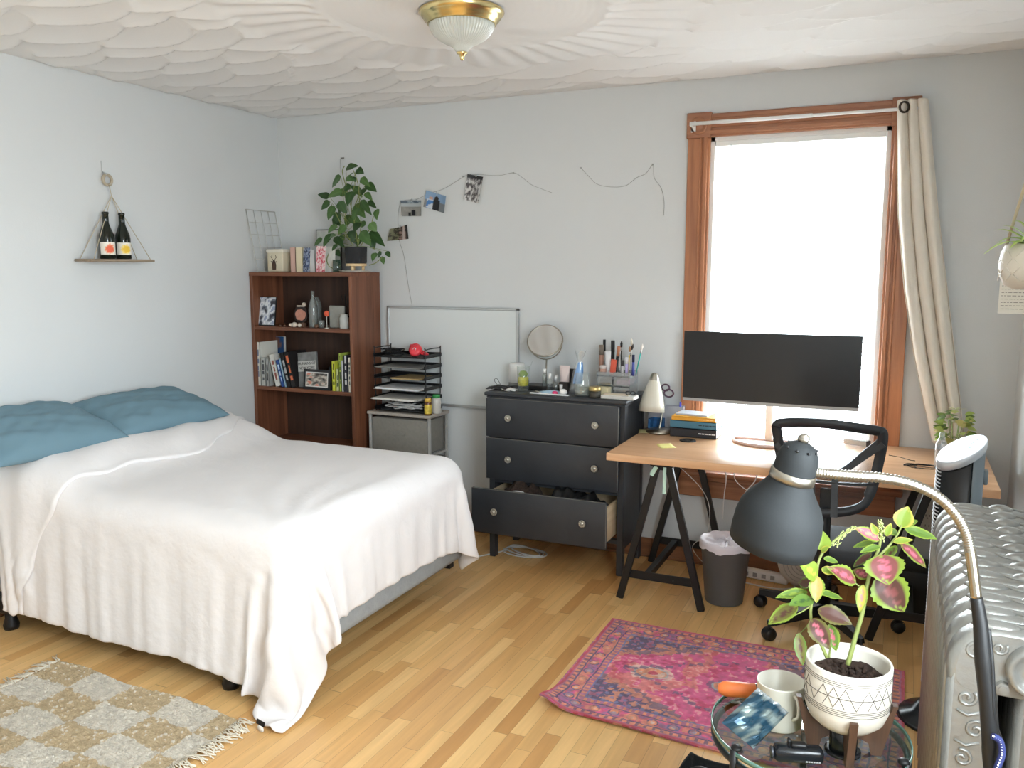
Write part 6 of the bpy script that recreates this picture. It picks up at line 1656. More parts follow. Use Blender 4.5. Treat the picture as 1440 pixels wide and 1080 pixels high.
# ---- paper tray rack and what it carries
Z = CZ
tr0, tr1 = -2.868, -2.515
rack = thing('letter_tray_rack', 'black wire letter tray rack with six tiers on the fabric drawer unit', 'letter tray', ((tr0 + tr1) / 2, 4.31, Z))
tiers = [Z + .012 + k * .0635 for k in range(6)]
for z in tiers:
    b = MB(); b.box2((tr0, 4.215, z), (tr1, 4.415, z + .0025)); b.box2((tr0, 4.413, z), (tr1, 4.417, z + .022)).box2((tr0, 4.215, z), (tr0 + .004, 4.415, z + .020)).box2((tr1 - .004, 4.215, z), (tr1, 4.415, z + .020)).box2((tr0 + .05, 4.213, z), (tr1 - .05, 4.217, z + .010)); b.build('tray', M_blkm, rack, world=True)
for x in (tr0 + .001, tr1 - .001):
    b = MB(); pts = [(x, 4.235, Z + .001), (x, 4.225, tiers[-1] + .03), (x, 4.24, tiers[-1] + .052), (x, 4.39, tiers[-1] + .052), (x, 4.405, tiers[-1] + .03), (x, 4.395, Z + .001)]
    b.tube(smooth_path(pts, 5), .0035, 6); b.build('side_wire', M_blkm, rack, world=True)
r = np.random.RandomState(3)
for i, (k, col, off, lb) in enumerate(((4, (150, 148, 142), .0, 'thin stack of grey papers in the second tray from the top'), (3, (186, 160, 112), .05, 'tan envelope bulging in the third tray from the top'), (2, (226, 226, 226), .0, 'stack of white paper in the fourth tray from the top'),
                                   (1, (224, 220, 212), -.02, 'cream papers sticking out of the fifth tray from the top'))):
    b = MB(); z = tiers[k] + .003; th_ = .007 if k in (4, 3) else .011
    nb = 4
    for q in range(nb): b.box(((tr0 + tr1) / 2 + off + r.uniform(-.01, .01), 4.30 + r.uniform(-.012, 0) - (.018 if k < 3 else 0), z + th_ * (q + .5) / nb), (.30 if k != 3 else .19, .195, th_ / nb * .94), rot=(0, 0, r.uniform(-.04, .04)))
    solid('paper_stack', lb, 'paper stack', b, C3(*col), group='papers in the letter trays')
def tangle(name, label, cx_, cy_, z0, R1, R2, n, rad, m, seed, hgt=.03, cat='cable', group=None, parent=None):
    r = np.random.RandomState(seed); pts = []
    for k in range(n):
        a = k * 2.4 + r.uniform(-.5, .5); q = r.uniform(.45, 1); pts.append((cx_ + R1 * q * math.cos(a), cy_ + R2 * q * math.sin(a), z0 + rad + r.uniform(0, hgt)))
    b = MB(); b.tube(smooth_path(pts, 7), rad, 6)
    if parent: return b.build(name, m, parent, world=True)
    return solid(name, label, cat, b, m, group)
M_cabw = mat('white_cable', (206, 204, 200), .5)
tangle('cable_bundle', 'tangle of black cables heaped on the top tray of the rack', -2.78, 4.31, tiers[5] + .003, .085, .075, 34, .0032, M_blk, 5, .045)
tangle('cable_bundle', 'grey and white cables stuffed in the bottom tray of the rack', -2.70, 4.30, tiers[0] + .003, .16, .08, 44, .0030, M_cabw, 6, .040)
tangle('cable_bundle', 'black cables lying among the white ones in the bottom tray', -2.67, 4.33, tiers[0] + .003, .14, .06, 26, .0034, M_blk, 9, .038)
M_red = mat('coral_red_plastic', (224, 60, 70), .35)
hz0 = tiers[5] + .003; hpn = thing('headphones', 'coral red over-ear headphones lying on the top tray of the rack', 'headphones', (-2.62, 4.29, hz0))
for (x, y, zc_, t_) in ((-2.600, 4.26, .042, .2), (-2.655, 4.34, .040, -.3)):
    b = MB(); b.lathe([(.0001, .014), (.026, .012), (.034, .004), (.036, -.006), (.030, -.014), (.018, -.016), (.0001, -.014)], (x, y, hz0 + zc_), (.25, -.85, .45 + t_ * .3), 28, sx=1.1); b.build('ear_cup', M_red, hpn, world=True)
b = MB(); b.tube(smooth_path([(-2.560, 4.262, hz0 + .028), (-2.545, 4.30, hz0 + .016), (-2.59, 4.345, hz0 + .020), (-2.66, 4.36, hz0 + .045), (-2.690, 4.345, hz0 + .062)], 8), .0095, 10); b.build('headband', M_red, hpn, world=True)
b = MB(); b.tube([(-2.600 + .009 * math.cos(a), 4.2455 - .002 * math.sin(a), hz0 + .049 + .009 * math.sin(a)) for a in np.linspace(.2, 5.6, 14)], .0016, 5); b.tube([(-2.591, 4.2445, hz0 + .046), (-2.588, 4.2445, hz0 + .058)], .0016, 5); b.build('round_emblem', M_white, hpn, world=True)
lathe_thing('vitamin_bottle', 'brown pill bottle with a yellow label and cap on the drawer unit', 'bottle', 616, 4.225, Z, [(.0001, .001), (.020, .001), (.0215, .005), (.0215, .072), (.018, .080), (.0001, .080)], mat('amber_brown_plastic', (96, 56, 24), .2), extra=[('label', [(.0218, .010), (.0220, .012), (.0220, .062), (.0218, .064)], mat('yellow_green_label', (208, 180, 70), .5, noise_amt=.25, noise_scale=60)), ('cap', [(.0001, .079), (.0195, .079), (.0195, .098), (.017, .100), (.0001, .100)], C3(220, 178, 80))], part='bottle_body', x=-2.500)
lathe_thing('supplement_bottle', 'white square-shouldered bottle with a green cap behind the yellow-labelled one', 'bottle', 628, 4.30, Z, [(.0001, .001), (.026, .001), (.028, .004), (.028, .085), (.024, .094), (.0001, .094)], mat('off_white_plastic', (204, 200, 192), .4), extra=[('cap', [(.0001, .094), (.022, .094), (.022, .112), (.0001, .113)], C3(60, 150, 80))], part='bottle_body', x=-2.487)

# ---- on the dresser
Z = GZ
def DX(px, Y=4.25): return onY(px, 540, Y).x
# round mirror
mx_, my_ = DX(767, 4.33), 4.33
mi = thing('vanity_mirror', 'round chrome vanity mirror tilted on a thin stand on the dresser', 'mirror', (mx_, my_, Z))
mcn = onY(766.5, 479, 4.33); nrm_ = Vector((.18, -.75, .50)).normalized()
b = MB(); a_ = nrm_.orthogonal().normalized(); b_ = nrm_.cross(a_); Rm = .098
b.tube([mcn + (a_ * math.cos(t) + b_ * math.sin(t)) * Rm for t in np.linspace(0, 2 * PI, 49)[:-1]], .0045, 8, closed=True); b.build('chrome_rim', M_chrome, mi, world=True)
b = MB(); b.lathe([(.0001, -.003), (Rm, -.003), (Rm, .003), (.0001, .003)], tuple(mcn), tuple(nrm_), 48, smooth=False); b.build('mirror_glass', M_mir, mi, world=True)
b = MB(); hp_ = [Vector((mcn.x + .104 * math.cos(t), mcn.y, mcn.z + .104 * math.sin(t))) for t in np.linspace(PI, 2 * PI, 18)]
b.tube(hp_, .003, 6); b.cyl(tuple(hp_[9]), (mx_, my_, Z + .01), .0045, n=10).lathe([(.0001, 0), (.055, 0), (.058, .004), (.05, .009), (.01, .013), (.0001, .013)], (mx_, my_, Z), n=32)
for s_ in (0, -1): b.ball(tuple(hp_[s_]), .006, 8, 6)
b.build('stand', M_chrome, mi, world=True)
lathe_thing('smart_speaker', 'white cylinder with a grey foot at the left back of the dresser', 'speaker', 727, 4.34, Z, [(.0001, .022), (.046, .022), (.047, .024), (.045, .118), (.041, .130), (.0001, .132)], mat('soft_white_plastic', (222, 222, 220), .5), extra=[('base', [(.0001, .001), (.044, .001), (.0465, .005), (.0465, .022), (.0001, .022)], C3(130, 130, 128))], part='body', n=36)
lathe_thing('drinking_glass', 'clear tall glass with yellow and green fruit slices at the left of the dresser', 'glass', 736, 4.15, Z, [(.0001, .001), (.030, .001), (.036, .140), (.0345, .140), (.029, .006), (.0001, .006)], M_gls, extra=[('lemon_slices', [(.0001, .030), (.026, .032), (.030, .05), (.028, .066), (.031, .075), (.022, .082), (.0001, .080)], mat('yellow_lemon', (216, 206, 60), .4, noise_amt=.2, noise_scale=60)), ('lime_and_mint', [(.0001, .083), (.020, .082), (.026, .095), (.016, .112), (.0001, .115)], mat('lime_green', (130, 160, 60), .5, noise_amt=.3, noise_scale=90))])
b = MB(); x = DX(736, 4.15); b.cyl((x - .01, 4.15, Z + .012), (x + .048, 4.16, Z + .165), .0025, n=8); solid('straw', 'clear straw standing in the glass with the fruit slices', 'straw', b, M_gls)
# black case and cloth
b = MB(); b.box((DX(764, 4.30), 4.285, Z + .012), (.19, .12, .022), .004, rot=(0, 0, -.06)); solid('black_case', 'flat black case lying at the back of the dresser under the mirror', 'case', b, M_blk)
x = DX(702, 4.17); bb = thing('black_face_mask', 'crumpled black cloth with a thin ear loop at the left front of the dresser', 'cloth', (x, 4.17, Z))
P = [[(x + .062 * u, 4.17 + .045 * v, Z + .003 + .016 * (1 - u * u) * (1 - v * v) + .009 * (noise.noise(Vector((u * 3, v * 3, 2))) + .5)) for v in np.linspace(-1, 1, 12)] for u in np.linspace(-1, 1, 14)]
b = MB(); b.grid(P); o = b.build('cloth', M_blk, bb, world=True); md = o.modifiers.new('t', 'SOLIDIFY'); md.thickness = .002
b = MB(); b.tube(smooth_path([(x, 4.16, Z + .02), (x - .02, 4.15, Z + .050), (x - .005, 4.15, Z + .062), (x + .012, 4.16, Z + .03)], 6), .0014, 5); b.build('ear_loop', M_blk, bb, world=True)
def mask_thing(name, label, px, Y, col, w_, d_, seed, cat='face mask'):
    x = DX(px, Y); P = [[(x + w_ * u, Y + d_ * v, Z + .0025 + .012 * (1 - u * u) * (1 - v * v) + .006 * (noise.noise(Vector((u * 2.5, v * 2.5, seed))) + .5)) for v in np.linspace(-1, 1, 10)] for u in np.linspace(-1, 1, 14)]
    t = thing(name, label, cat, (x, Y, Z)); b = MB(); b.grid(P); o = b.build('folded_cloth', C3(*col), t, world=True); md = o.modifiers.new('t', 'SOLIDIFY'); md.thickness = .0015
    b = MB(); b.tube(smooth_path([(x - w_, Y, Z + .004), (x - w_ - .02, Y - .02, Z + .012), (x - w_ * .4, Y - d_ - .014, Z + .006), (x + w_ * .2, Y - d_ - .008, Z + .004)], 6), .0012, 5); b.build('ear_loop', M_paper, t, world=True); return t
mask_thing('face_mask', 'pale blue disposable face mask in the middle of the dresser top', 775, 4.145, (168, 196, 214), .062, .032, 4)
mask_thing('tissue', 'crumpled white tissue at the left of the dresser top beside the fruit glass', 719, 4.135, (214, 214, 212), .032, .022, 7, 'tissue')
solid('white_strip', 'flat white stick lying along the front edge of the dresser', 'stick', MB().box((DX(772, 4.09), 4.092, Z + .004), (.225, .016, .006), .002, rot=(0, 0, -.05)), M_white)
ga = 'toiletries on the dresser'
chr_cap = [('cap', [(.0001, .072), (.009, .072), (.009, .100), (.0001, .100)], M_white)]
lathe_thing('spray_bottle', 'slim frosted spray bottle on the dresser right of the mirror stand', 'bottle', 766.5, 4.24, Z, [(.0001, .001), (.013, .001), (.013, .085), (.008, .095), (.0001, .095)], M_grgl, extra=[('cap', [(.0001, .095), (.008, .095), (.008, .118), (.0001, .118)], M_white)], group=ga, n=16)
lathe_thing('perfume_bottle', 'square-looking clear perfume bottle with a white cap', 'bottle', 773.5, 4.20, Z, [(.0001, .001), (.020, .001), (.020, .066), (.009, .072), (.0001, .072)], M_gls, extra=chr_cap, group=ga, n=4)
lathe_thing('perfume_bottle', 'small bottle with a silver cap right of the clear perfume bottle', 'bottle', 782, 4.24, Z, [(.0001, .001), (.016, .001), (.016, .050), (.0001, .050)], M_grgl, extra=[('cap', [(.0001, .050), (.0125, .050), (.0125, .088), (.0001, .088)], M_alu)], group=ga, n=18)
def tube_thing(name, label, px, Y, h, w_, col, capcol, z=None, group=ga, lean=0, capup=False):
    z = Z if z is None else z; x = DX(px, Y); t = thing(name, label, 'tube', (x, Y, z), group=group)
    rings = []
    for k, (zz_, a, c_) in enumerate(((.020, 1, 1), (.024, 1, 1.02), (h * .6, 1.1, .6), (h, 1.25, .10))):
        rings.append([(w_ / 2 * a * math.cos(q) + lean * zz_, w_ / 2 * c_ * math.sin(q) * .9, zz_) for q in np.linspace(0, 2 * PI, 21)[:-1]])
    MB().ring_stack(rings).build('tube_body', C3(*col), t); MB().lathe([(.0001, .001), (w_ / 2 * .9, .001), (w_ / 2 * .92, .020), (.0001, .020)], n=18).build('cap', C3(*capcol), t); return t
tube_thing('cream_tube', 'pale pink and white cream tube standing behind the perfume bottles', 794, 4.30, .135, .050, (226, 208, 204), (230, 228, 226))
tube_thing('cream_tube', 'small white tube standing at the front of the perfume bottles', 789, 4.19, .045, .016, (214, 212, 210), (220, 220, 220))
solid('black_box', 'upright black box behind the blue bag on the dresser', 'box', MB().box((DX(805.5, 4.33), 4.33, Z + .058), (.046, .030, .114), .002), M_blk)
solid('black_compact_box', 'low dark box behind the perfume bottles left of the blue bag', 'box', MB().box((DX(795, 4.26), 4.245, Z + .026), (.055, .03, .05), .002), C3(44, 36, 34))
# blue piping bag standing as a cone, open twisted top
x = DX(815, 4.19); pb = thing('plastic_bag', 'clear plastic bag with bright blue content standing on the dresser', 'bag', (x, 4.19, Z))
rings = []; rings2 = []
for k in range(15):
    t = k / 14; rr_ = (.045 * (1 - t) ** .8 + .010) if t < .75 else (.012 + .05 * (t - .75) * 2.2)
    rings.append([(x - .030 * (1 - t) + .006 + rr_ * .75 * math.cos(a) * (1 + .12 * math.sin(3 * a + t * 5)), 4.19 + rr_ * .55 * math.sin(a), Z + .002 + .225 * t + (.010 * math.sin(4 * a) if t > .9 else 0)) for a in np.linspace(0, 2 * PI, 17)[:-1]])
b = MB(); b.ring_stack(rings, True, False); b.build('clear_film', clear_mat('cloudy_film', (248, 250, 250), .5, rough=.15, opac=.08), pb, world=True)
rings = []
for k in range(9):
    t = k / 8; rr_ = (.040 + .012 * math.sin(t * 3)) * (1 - t * .5); rings.append([(x - .012 + .016 * t + rr_ * .62 * math.cos(a), 4.19 + rr_ * .4 * math.sin(a), Z + .055 + .115 * t) for a in np.linspace(0, 2 * PI, 15)[:-1]])
b = MB(); b.ring_stack(rings, True, True); b.build('blue_content', mat('bright_blue', (60, 142, 214), .4), pb, world=True)
jx = DX(820, 4.125)
jr = lathe_thing('glass_jar', 'empty clear screw-top glass jar at the front middle of the dresser', 'jar', 820, 4.125, Z, [(.0001, .001), (.038, .001), (.042, .006), (.043, .085), (.036, .100), (.035, .104), (.036, .106), (.035, .108), (.036, .122), (.0335, .122), (.0335, .100), (.040, .084), (.039, .008), (.0001, .006)], M_gls, n=36)
MB().lathe([(.0001, .008), (.0385, .008), (.039, .045), (.0001, .045)], (0, 0, 0), n=30).build('water', clear_mat('cloudy_water', (232, 234, 228), .2, opac=.22), jr)
lathe_thing('amber_jar', 'small dark jar with a gold lid right of the empty glass jar', 'jar', 838, 4.11, Z, [(.0001, .001), (.028, .001), (.030, .005), (.030, .034), (.0001, .036)], C3(60, 56, 48), extra=[('lid', [(.0001, .036), (.031, .036), (.032, .039), (.032, .055), (.030, .057), (.0001, .057)], mat('gold_lid', (186, 164, 110), .35, metal=.7))], part='jar_body')
solid('cream_box', 'cream and gold carton behind the small gold-lidded jar', 'box', MB().box((DX(847, 4.18), 4.185, Z + .025), (.085, .045, .048), .002, rot=(0, 0, -.15)), mat('cream_carton', (220, 208, 170), .5, noise_amt=.08))
# acrylic organizer with drawers
ax0, ax1, ay0, ay1 = DX(840, 4.20), DX(902, 4.20), 4.19, 4.33
ax1 = min(ax1, GX1 - .005)
M_acr = clear_mat('clear_acrylic_box', (226, 230, 232), .8, opac=.10)
ac = thing('makeup_organizer', 'clear acrylic makeup organizer with small drawers at the right of the dresser', 'organizer', ((ax0 + ax1) / 2, 4.26, Z))
b = MB()
for z in (0, .055, .105): b.box2((ax0, ay0, Z + z + .001), (ax1, ay1, Z + z + .004))
for xx in (ax0, (ax0 + ax1) / 2, ax1 - .003): b.box2((xx, ay0, Z + .001), (xx + .003, ay1, Z + .125))
b.box2((ax0, ay1 - .003, Z + .001), (ax1, ay1, Z + .125)).box2((ax0, ay0, Z + .105), (ax1, ay0 + .003, Z + .125))
b.build('acrylic_frame', M_acr, ac, world=True)
for i, (xx0, xx1, z, col) in enumerate(((ax0, (ax0 + ax1) / 2, .058, (34, 34, 38)), ((ax0 + ax1) / 2, ax1, .058, (206, 150, 170)), (ax0, (ax0 + ax1) / 2, .005, (150, 148, 144)), ((ax0 + ax1) / 2, ax1, .005, (36, 34, 36)))):
    d = MB().box2((xx0 + .005, ay0 - .002, Z + z), (xx1 - .005, ay0 + .001, Z + z + .044)).build('drawer', M_acr, ac, world=True)
    solid('cosmetics_tray', ('cosmetics seen through the %s %s drawer of the acrylic organizer' % (('upper', 'upper', 'lower', 'lower')[i], ('left', 'right')[i % 2])), 'cosmetics', MB().box2((xx0 + .010, ay0 + .012, Z + z + .001), (xx1 - .010, ay1 - .02, Z + z + .028), .004), mat('cosmetics_%d' % i, col, .4, noise_amt=.5, noise_scale=90))
gcos = 'cosmetics standing on the acrylic organizer'
oz = Z + .1092
def stick(px, Y, h, r_, col, capc, label, name='lipstick_tube', cat='cosmetic', lean=(0, 0), caph=.35):
    x = DX(px, Y); t = thing(name, label, cat, (x, Y, oz), group=gcos); d = Vector((lean[0], lean[1], 1)).normalized(); o = Vector((0, 0, .0005 + r_ * abs(math.sin(math.atan(math.hypot(*lean))))))
    MB().cyl(o, o + d * h * (1 - caph), r_, n=14).build('barrel', C3(*col), t); MB().cyl(o + d * h * (1 - caph), o + d * h, r_ * 1.06, n=14).build('cap', C3(*capc), t); return t
stick(845, 4.27, .150, .013, (150, 112, 96), (120, 110, 100), 'tall tan foundation tube, leftmost on the organizer', 'foundation_tube')
stick(849, 4.31, .175, .007, (200, 198, 196), (24, 24, 24), 'white mascara with a black cap behind the tan tube', 'mascara')
stick(848, 4.225, .045, .017, (190, 148, 132), (210, 200, 196), 'squat pink pot at the left front of the organizer', 'cream_pot')
tube_thing('cream_tube', 'white tube standing on the organizer right of the tan foundation tube', 854.5, 4.25, .120, .026, (222, 222, 224), (212, 212, 212), z=oz, group=gcos)
stick(861, 4.28, .175, .010, (26, 26, 28), (30, 30, 32), 'black cosmetics stick left of the orange palette, tallest of the black ones', 'mascara')
stick(865, 4.24, .150, .008, (32, 30, 32), (180, 120, 90), 'black stick with a copper cap on the organizer', 'mascara', lean=(.12, 0))
solid('orange_palette', 'small coral palette standing in the middle of the organizer', 'palette', MB().box((DX(862, 4.215), 4.215, oz + .042), (.030, .010, .08), .002, rot=(0, .1, 0)), C3(204, 88, 66))
stick(870, 4.30, .140, .009, (218, 216, 214), (206, 204, 206), 'white tube behind the brushes in the organizer', 'concealer')
def brush(px, Y, h, hc, fc, label, lean=(0, 0)):
    x = DX(px, Y); t = thing('makeup_brush', label, 'brush', (x, Y, oz), group='makeup brushes in the organizer'); d = Vector((lean[0], lean[1], 1)).normalized(); o = Vector((0, 0, .002))
    MB().tube([o, o + d * h * .5, o + d * h * .72], [.0025, .0042, .0035], 8).build('handle', C3(*hc), t); MB().cyl(o + d * h * .70, o + d * h * .82, .0048, n=10).build('ferrule', M_alu, t); MB().tube([o + d * h * .81, o + d * h * .92, o + d * h], [.005, .0068, .0018], 10).build('bristles', C3(*fc), t)
brush(873, 4.25, .175, (40, 36, 36), (34, 30, 30), 'black makeup brush with a black head, centre of the organizer')
brush(878, 4.27, .165, (26, 26, 26), (46, 36, 34), 'black makeup brush leaning right in the organizer', (.28, 0))
brush(883, 4.24, .150, (206, 176, 92), (150, 110, 80), 'makeup brush with a yellow handle in the organizer', (.05, 0))
brush(887, 4.30, .185, (196, 190, 180), (214, 206, 190), 'tall pale makeup brush with a light head in the organizer')
brush(894, 4.26, .165, (52, 170, 156), (226, 222, 214), 'makeup brush with a teal handle at the right of the organizer', (.20, 0))
stick(881, 4.21, .095, .008, (170, 160, 206), (206, 204, 210), 'lilac stick at the front right of the organizer', 'lip_gloss')
stick(890, 4.22, .110, .007, (66, 74, 150), (30, 34, 70), 'blue stick at the right end of the organizer', 'eyeliner')
stick(875, 4.205, .080, .008, (186, 186, 190), (60, 60, 62), 'silver lipstick at the front middle of the organizer', 'lipstick_tube')
# box and papers on the right front corner
solid('white_box', 'flat white box on the right front corner of the dresser', 'box', MB().box((DX(872, 4.13), 4.125, Z + .010), (.175, .085, .018), .002, rot=(0, 0, -.02)), C3(204, 202, 196))
solid('paper_receipt', 'tan folded receipt lying on the flat white box', 'paper', MB().box((DX(868, 4.13), 4.125, Z + .0215), (.13, .06, .003), rot=(0, 0, .12)), C3(206, 190, 168))
solid('sunglasses', 'dark folded sunglasses on the white box at the dresser corner', 'sunglasses', MB().tube([(DX(884, 4.12) + .013 * math.cos(a), 4.115, Z + .034 + .009 * math.sin(a)) for a in np.linspace(0, 2 * PI, 17)[:-1]], .0022, 6, closed=True).tube([(DX(891, 4.12) + .013 * math.cos(a), 4.112, Z + .034 + .009 * math.sin(a)) for a in np.linspace(0, 2 * PI, 17)[:-1]], .0022, 6, closed=True).tube([(DX(881, 4.12), 4.117, Z + .036), (DX(881, 4.12), 4.150, Z + .036)], .002, 5), M_blk)
blob('cotton_ball', 'round pink lip balm near the middle front of the dresser', 'lip balm', 781, 4.105, Z, .013, (1.2, 1, .8), C3(206, 54, 110), 3, amp=.03)
blob('white_pod', 'white earphone case near the middle front of the dresser', 'case', 793, 4.115, Z, .018, (1.2, 1, .9), M_white, 5, amp=.03)
# clothes in the open drawer
yo = GYF - OUT
def heap(name, label, x0, x1, y0, y1, z0, h, m, seed, cat='clothes'):
    n, k = 22, 16; P = [[(lerp(x0, x1, i / (n - 1)), lerp(y0, y1, j / (k - 1)), z0 + h * (math.sin(PI * i / (n - 1)) * math.sin(PI * j / (k - 1))) ** .35 * (.92 + .35 * noise.noise(Vector((i * .35, j * .35, seed))))) for j in range(k)] for i in range(n)]
    b = MB(); b.grid(P); b.box2((x0 + .004, y0 + .004, z0), (x1 - .004, y1 - .004, z0 + .01)); return solid(name, label, cat, b, m)
heap('brown_fur_garment', 'dark brown fluffy garment heaped at the left of the open drawer', GX0 + .07, -1.70, yo + .012, GYF + .15, .236, .225, mat('brown_fur', (62, 48, 40), 1, noise_amt=.4, noise_scale=80, bump=.8, bump_scale=160), 4)
heap('black_garment', 'black clothes filling the right half of the open drawer', -1.69, GX1 - .07, yo + .012, GYF + .15, .236, .215, M_blk, 7)
solid('white_card', 'white oval tag lying on the brown garment in the open drawer', 'tag', MB().ball((-1.80, yo + .06, .425), 1, 14, 6, (.036, .018, .006)), M_white)

# ---- desk: lamp, pen pot, books, papers
Z = KZ
dlx, dly = -1.135, 4.30
dl = thing('desk_lamp', 'cream and chrome desk lamp with a bullet-shaped shade at the left end of the desk', 'desk lamp', (dlx, dly, Z))
topp = onY(921, 524, dly); axd = (onY(918, 575, dly) - topp).normalized(); axd = (axd + Vector((0, -.12, 0))).normalized()
b = MB(); b.lathe([(.0001, 0), (.010, .001), (.018, .008), (.0255, .028), (.0275, .040)], tuple(topp), tuple(axd), 36); b.build('chrome_cap', M_chrome, dl, world=True)
b = MB(); b.lathe([(.0275, .040), (.040, .075), (.054, .120), (.065, .170), (.070, .205), (.0685, .205), (.062, .165), (.050, .118), (.036, .075), (.024, .045)], tuple(topp), tuple(axd), 44); b.build('lamp_shade', mat('cream_enamel', (206, 202, 188), .2, coat=.5), dl, world=True)
b = MB(); b.tube(smooth_path([topp + axd * .10, topp + Vector((.01, .05, -.14)), (dlx + .005, dly + .02, Z + .10), (dlx, dly, Z + .02)], 8), .006, 10); b.build('arm', M_chrome, dl, world=True)
b = MB(); b.lathe([(.0001, 0), (.066, 0), (.070, .004), (.068, .010), (.060, .020), (.03, .024), (.0001, .024)], (dlx, dly, Z), n=40); b.build('base', M_chrome, dl, world=True)
hx, hy = -1.150, 4.395
b = MB(); b.box2((-1.222, hy - .010, Z + .001), (-1.035, hy + .045, Z + .004))
b.box2((-1.222, hy - .010, Z + .001), (-1.035, hy - .007, Z + .130)).box2((-1.222, hy + .042, Z + .001), (-1.035, hy + .045, Z + .130)).box2((-1.222, hy - .010, Z), (-1.219, hy + .045, Z + .130)).box2((-1.038, hy - .010, Z + .001), (-1.035, hy + .045, Z + .130))
solid('desk_organizer', 'frosted plastic desk tidy behind the cream desk lamp', 'organizer', b, clear_mat('frosted_plastic', (206, 208, 216), .3, rough=.3, opac=.55))
sx_ = onY(938, 550, hy + .015).x; scs = thing('scissors', 'scissors with dark purple handles standing in the frosted desk tidy', 'scissors', (sx_, hy + .015, Z + .005))
M_pur = mat('dark_purple_plastic', (70, 36, 58), .4)
for (px, py, rr_, t_) in ((936, 545, .021, 'handle'), (940.5, 553, .025, 'handle')):
    c = onY(px, py, hy + .012); b = MB(); b.tube([(c.x + rr_ * math.cos(a), c.y, c.z + rr_ * .8 * math.sin(a)) for a in np.linspace(0, 2 * PI, 21)[:-1]], .0045, 8, closed=True); b.build('handle', M_pur, scs, world=True)
c = onY(933, 560, hy + .012); b = MB(); b.box(((c.x + sx_) / 2, hy + .012, Z + .085), (.012, .003, .155), rot=(0, -.08, 0)); b.build('blades', M_alu, scs, world=True)
solid('blue_pen', 'blue-capped pen standing in the frosted desk tidy', 'pen', MB().cyl((-1.052, hy + .02, Z + .005), (-1.055, hy + .02, Z + .150), .005, n=10), C3(84, 90, 220))
solid('blue_card_box', 'small dark blue card box in front of the frosted desk tidy', 'box', MB().box((-1.195, 4.345, Z + .034), (.012, .07, .066), .001).box((-1.165, 4.375, Z + .034), (.075, .012, .066), .001), mat('blue_print', (34, 84, 132), .5, noise_amt=.4, noise_scale=50))
gq = 'sticky notes on the desk'
def sticky(px, py, s_, col, label, a=0):
    c = onZ(px, py, Z); P = [[(c.x + math.cos(a) * u - math.sin(a) * v, c.y + math.sin(a) * u + math.cos(a) * v, Z + .0012 + .006 * max(0, v / s_) ** 2) for v in np.linspace(-s_, s_, 6)] for u in np.linspace(-s_, s_, 6)]
    b = MB(); b.grid(P); o = solid('sticky_note', label, 'sticky note', b, C3(*col), gq); md = o.modifiers.new('t', 'SOLIDIFY'); md.thickness = .0008; return o
sticky(937, 628, .038, (232, 222, 140), 'pale yellow sticky note alone near the front of the desk', .6)
sticky(908, 607, .036, (214, 208, 150), 'yellow sticky note at the left end of the desk by the lamp', .2)
sticky(922, 609, .022, (130, 190, 200), 'small light blue sticky note beside the yellow one by the lamp', .5)
b = MB(); b.lathe([(.0001, .003), (.026, .003), (.028, .0045), (.040, .0045), (.041, .001), (.041, .0003)], tuple(onZ(967, 620, Z)), n=36)
for k in range(12): b.box(tuple(onZ(967, 620, Z) + Vector((.018 * math.cos(k * PI / 6), .018 * math.sin(k * PI / 6), .0035))), (.006, .003, .002), rot=(0, 0, k * PI / 6))
solid('cable_grommet', 'black round cable grommet set in the desk top', 'grommet', b, M_blk)
# stack of books on the desk
def flatbook(x0, x1, y0, y1, z0, z1, col, label, rz=0, txt=None, cat='book', tcol=(220, 220, 220), nm='book'):
    t = thing(nm, label, cat, ((x0 + x1) / 2, (y0 + y1) / 2, z0), rz=rz, group='books stacked on the desk'); w_, d_, h = x1 - x0, y1 - y0, z1 - z0
    b = MB().box((0, 0, .001), (w_, d_, .002)).box((0, 0, h - .001), (w_, d_, .002)).box((0, -d_ / 2 + .001, h / 2), (w_, .002, h)); c = b.build('cover', C3(*col), t)
    MB().box((0, .001, h / 2), (w_ - .006, d_ - .006, h - .004)).build('pages', M_paper, t)
    b = MB(); r = np.random.RandomState(int(z0 * 1000))
    if txt: b.text(txt, h * .55, T(-.01, -d_ / 2 - .0003, h / 2) @ rx(PI / 2), .0006)
    x = w_ * .12
    while x < w_ * .45: l_ = r.uniform(.006, .02); b.box((x + l_ / 2, -d_ / 2 - .0002, h * .5), (l_, .0005, h * .12)); x += l_ + .003
    b.build('spine_print', C3(*tcol), c); return t
bx0, bx1 = onZ(946, 607, Z).x + .025, -.842
byf = 4.235
flatbook(-1.062, -.825, byf, byf + .17, Z + .0005, Z + .046, (40, 38, 42), 'thick black textbook at the bottom of the stack on the desk')
flatbook(-1.064, -.826, byf + .003, byf + .17, Z + .0465, Z + .085, (72, 118, 138), 'teal textbook in the middle of the stack on the desk', tcol=(30, 34, 44))
flatbook(-1.055, -.830, byf - .002, byf + .16, Z + .0855, Z + .107, (226, 160, 50), 'orange-yellow workbook on top of the teal textbook', tcol=(240, 210, 150))
solid('notepad', 'white notepad with a dark edge on the orange workbook', 'notepad', MB().box((-.955, byf + .085, Z + .1125), (.165, .11, .009), .001, rot=(0, 0, -.10)), C3(190, 196, 204))
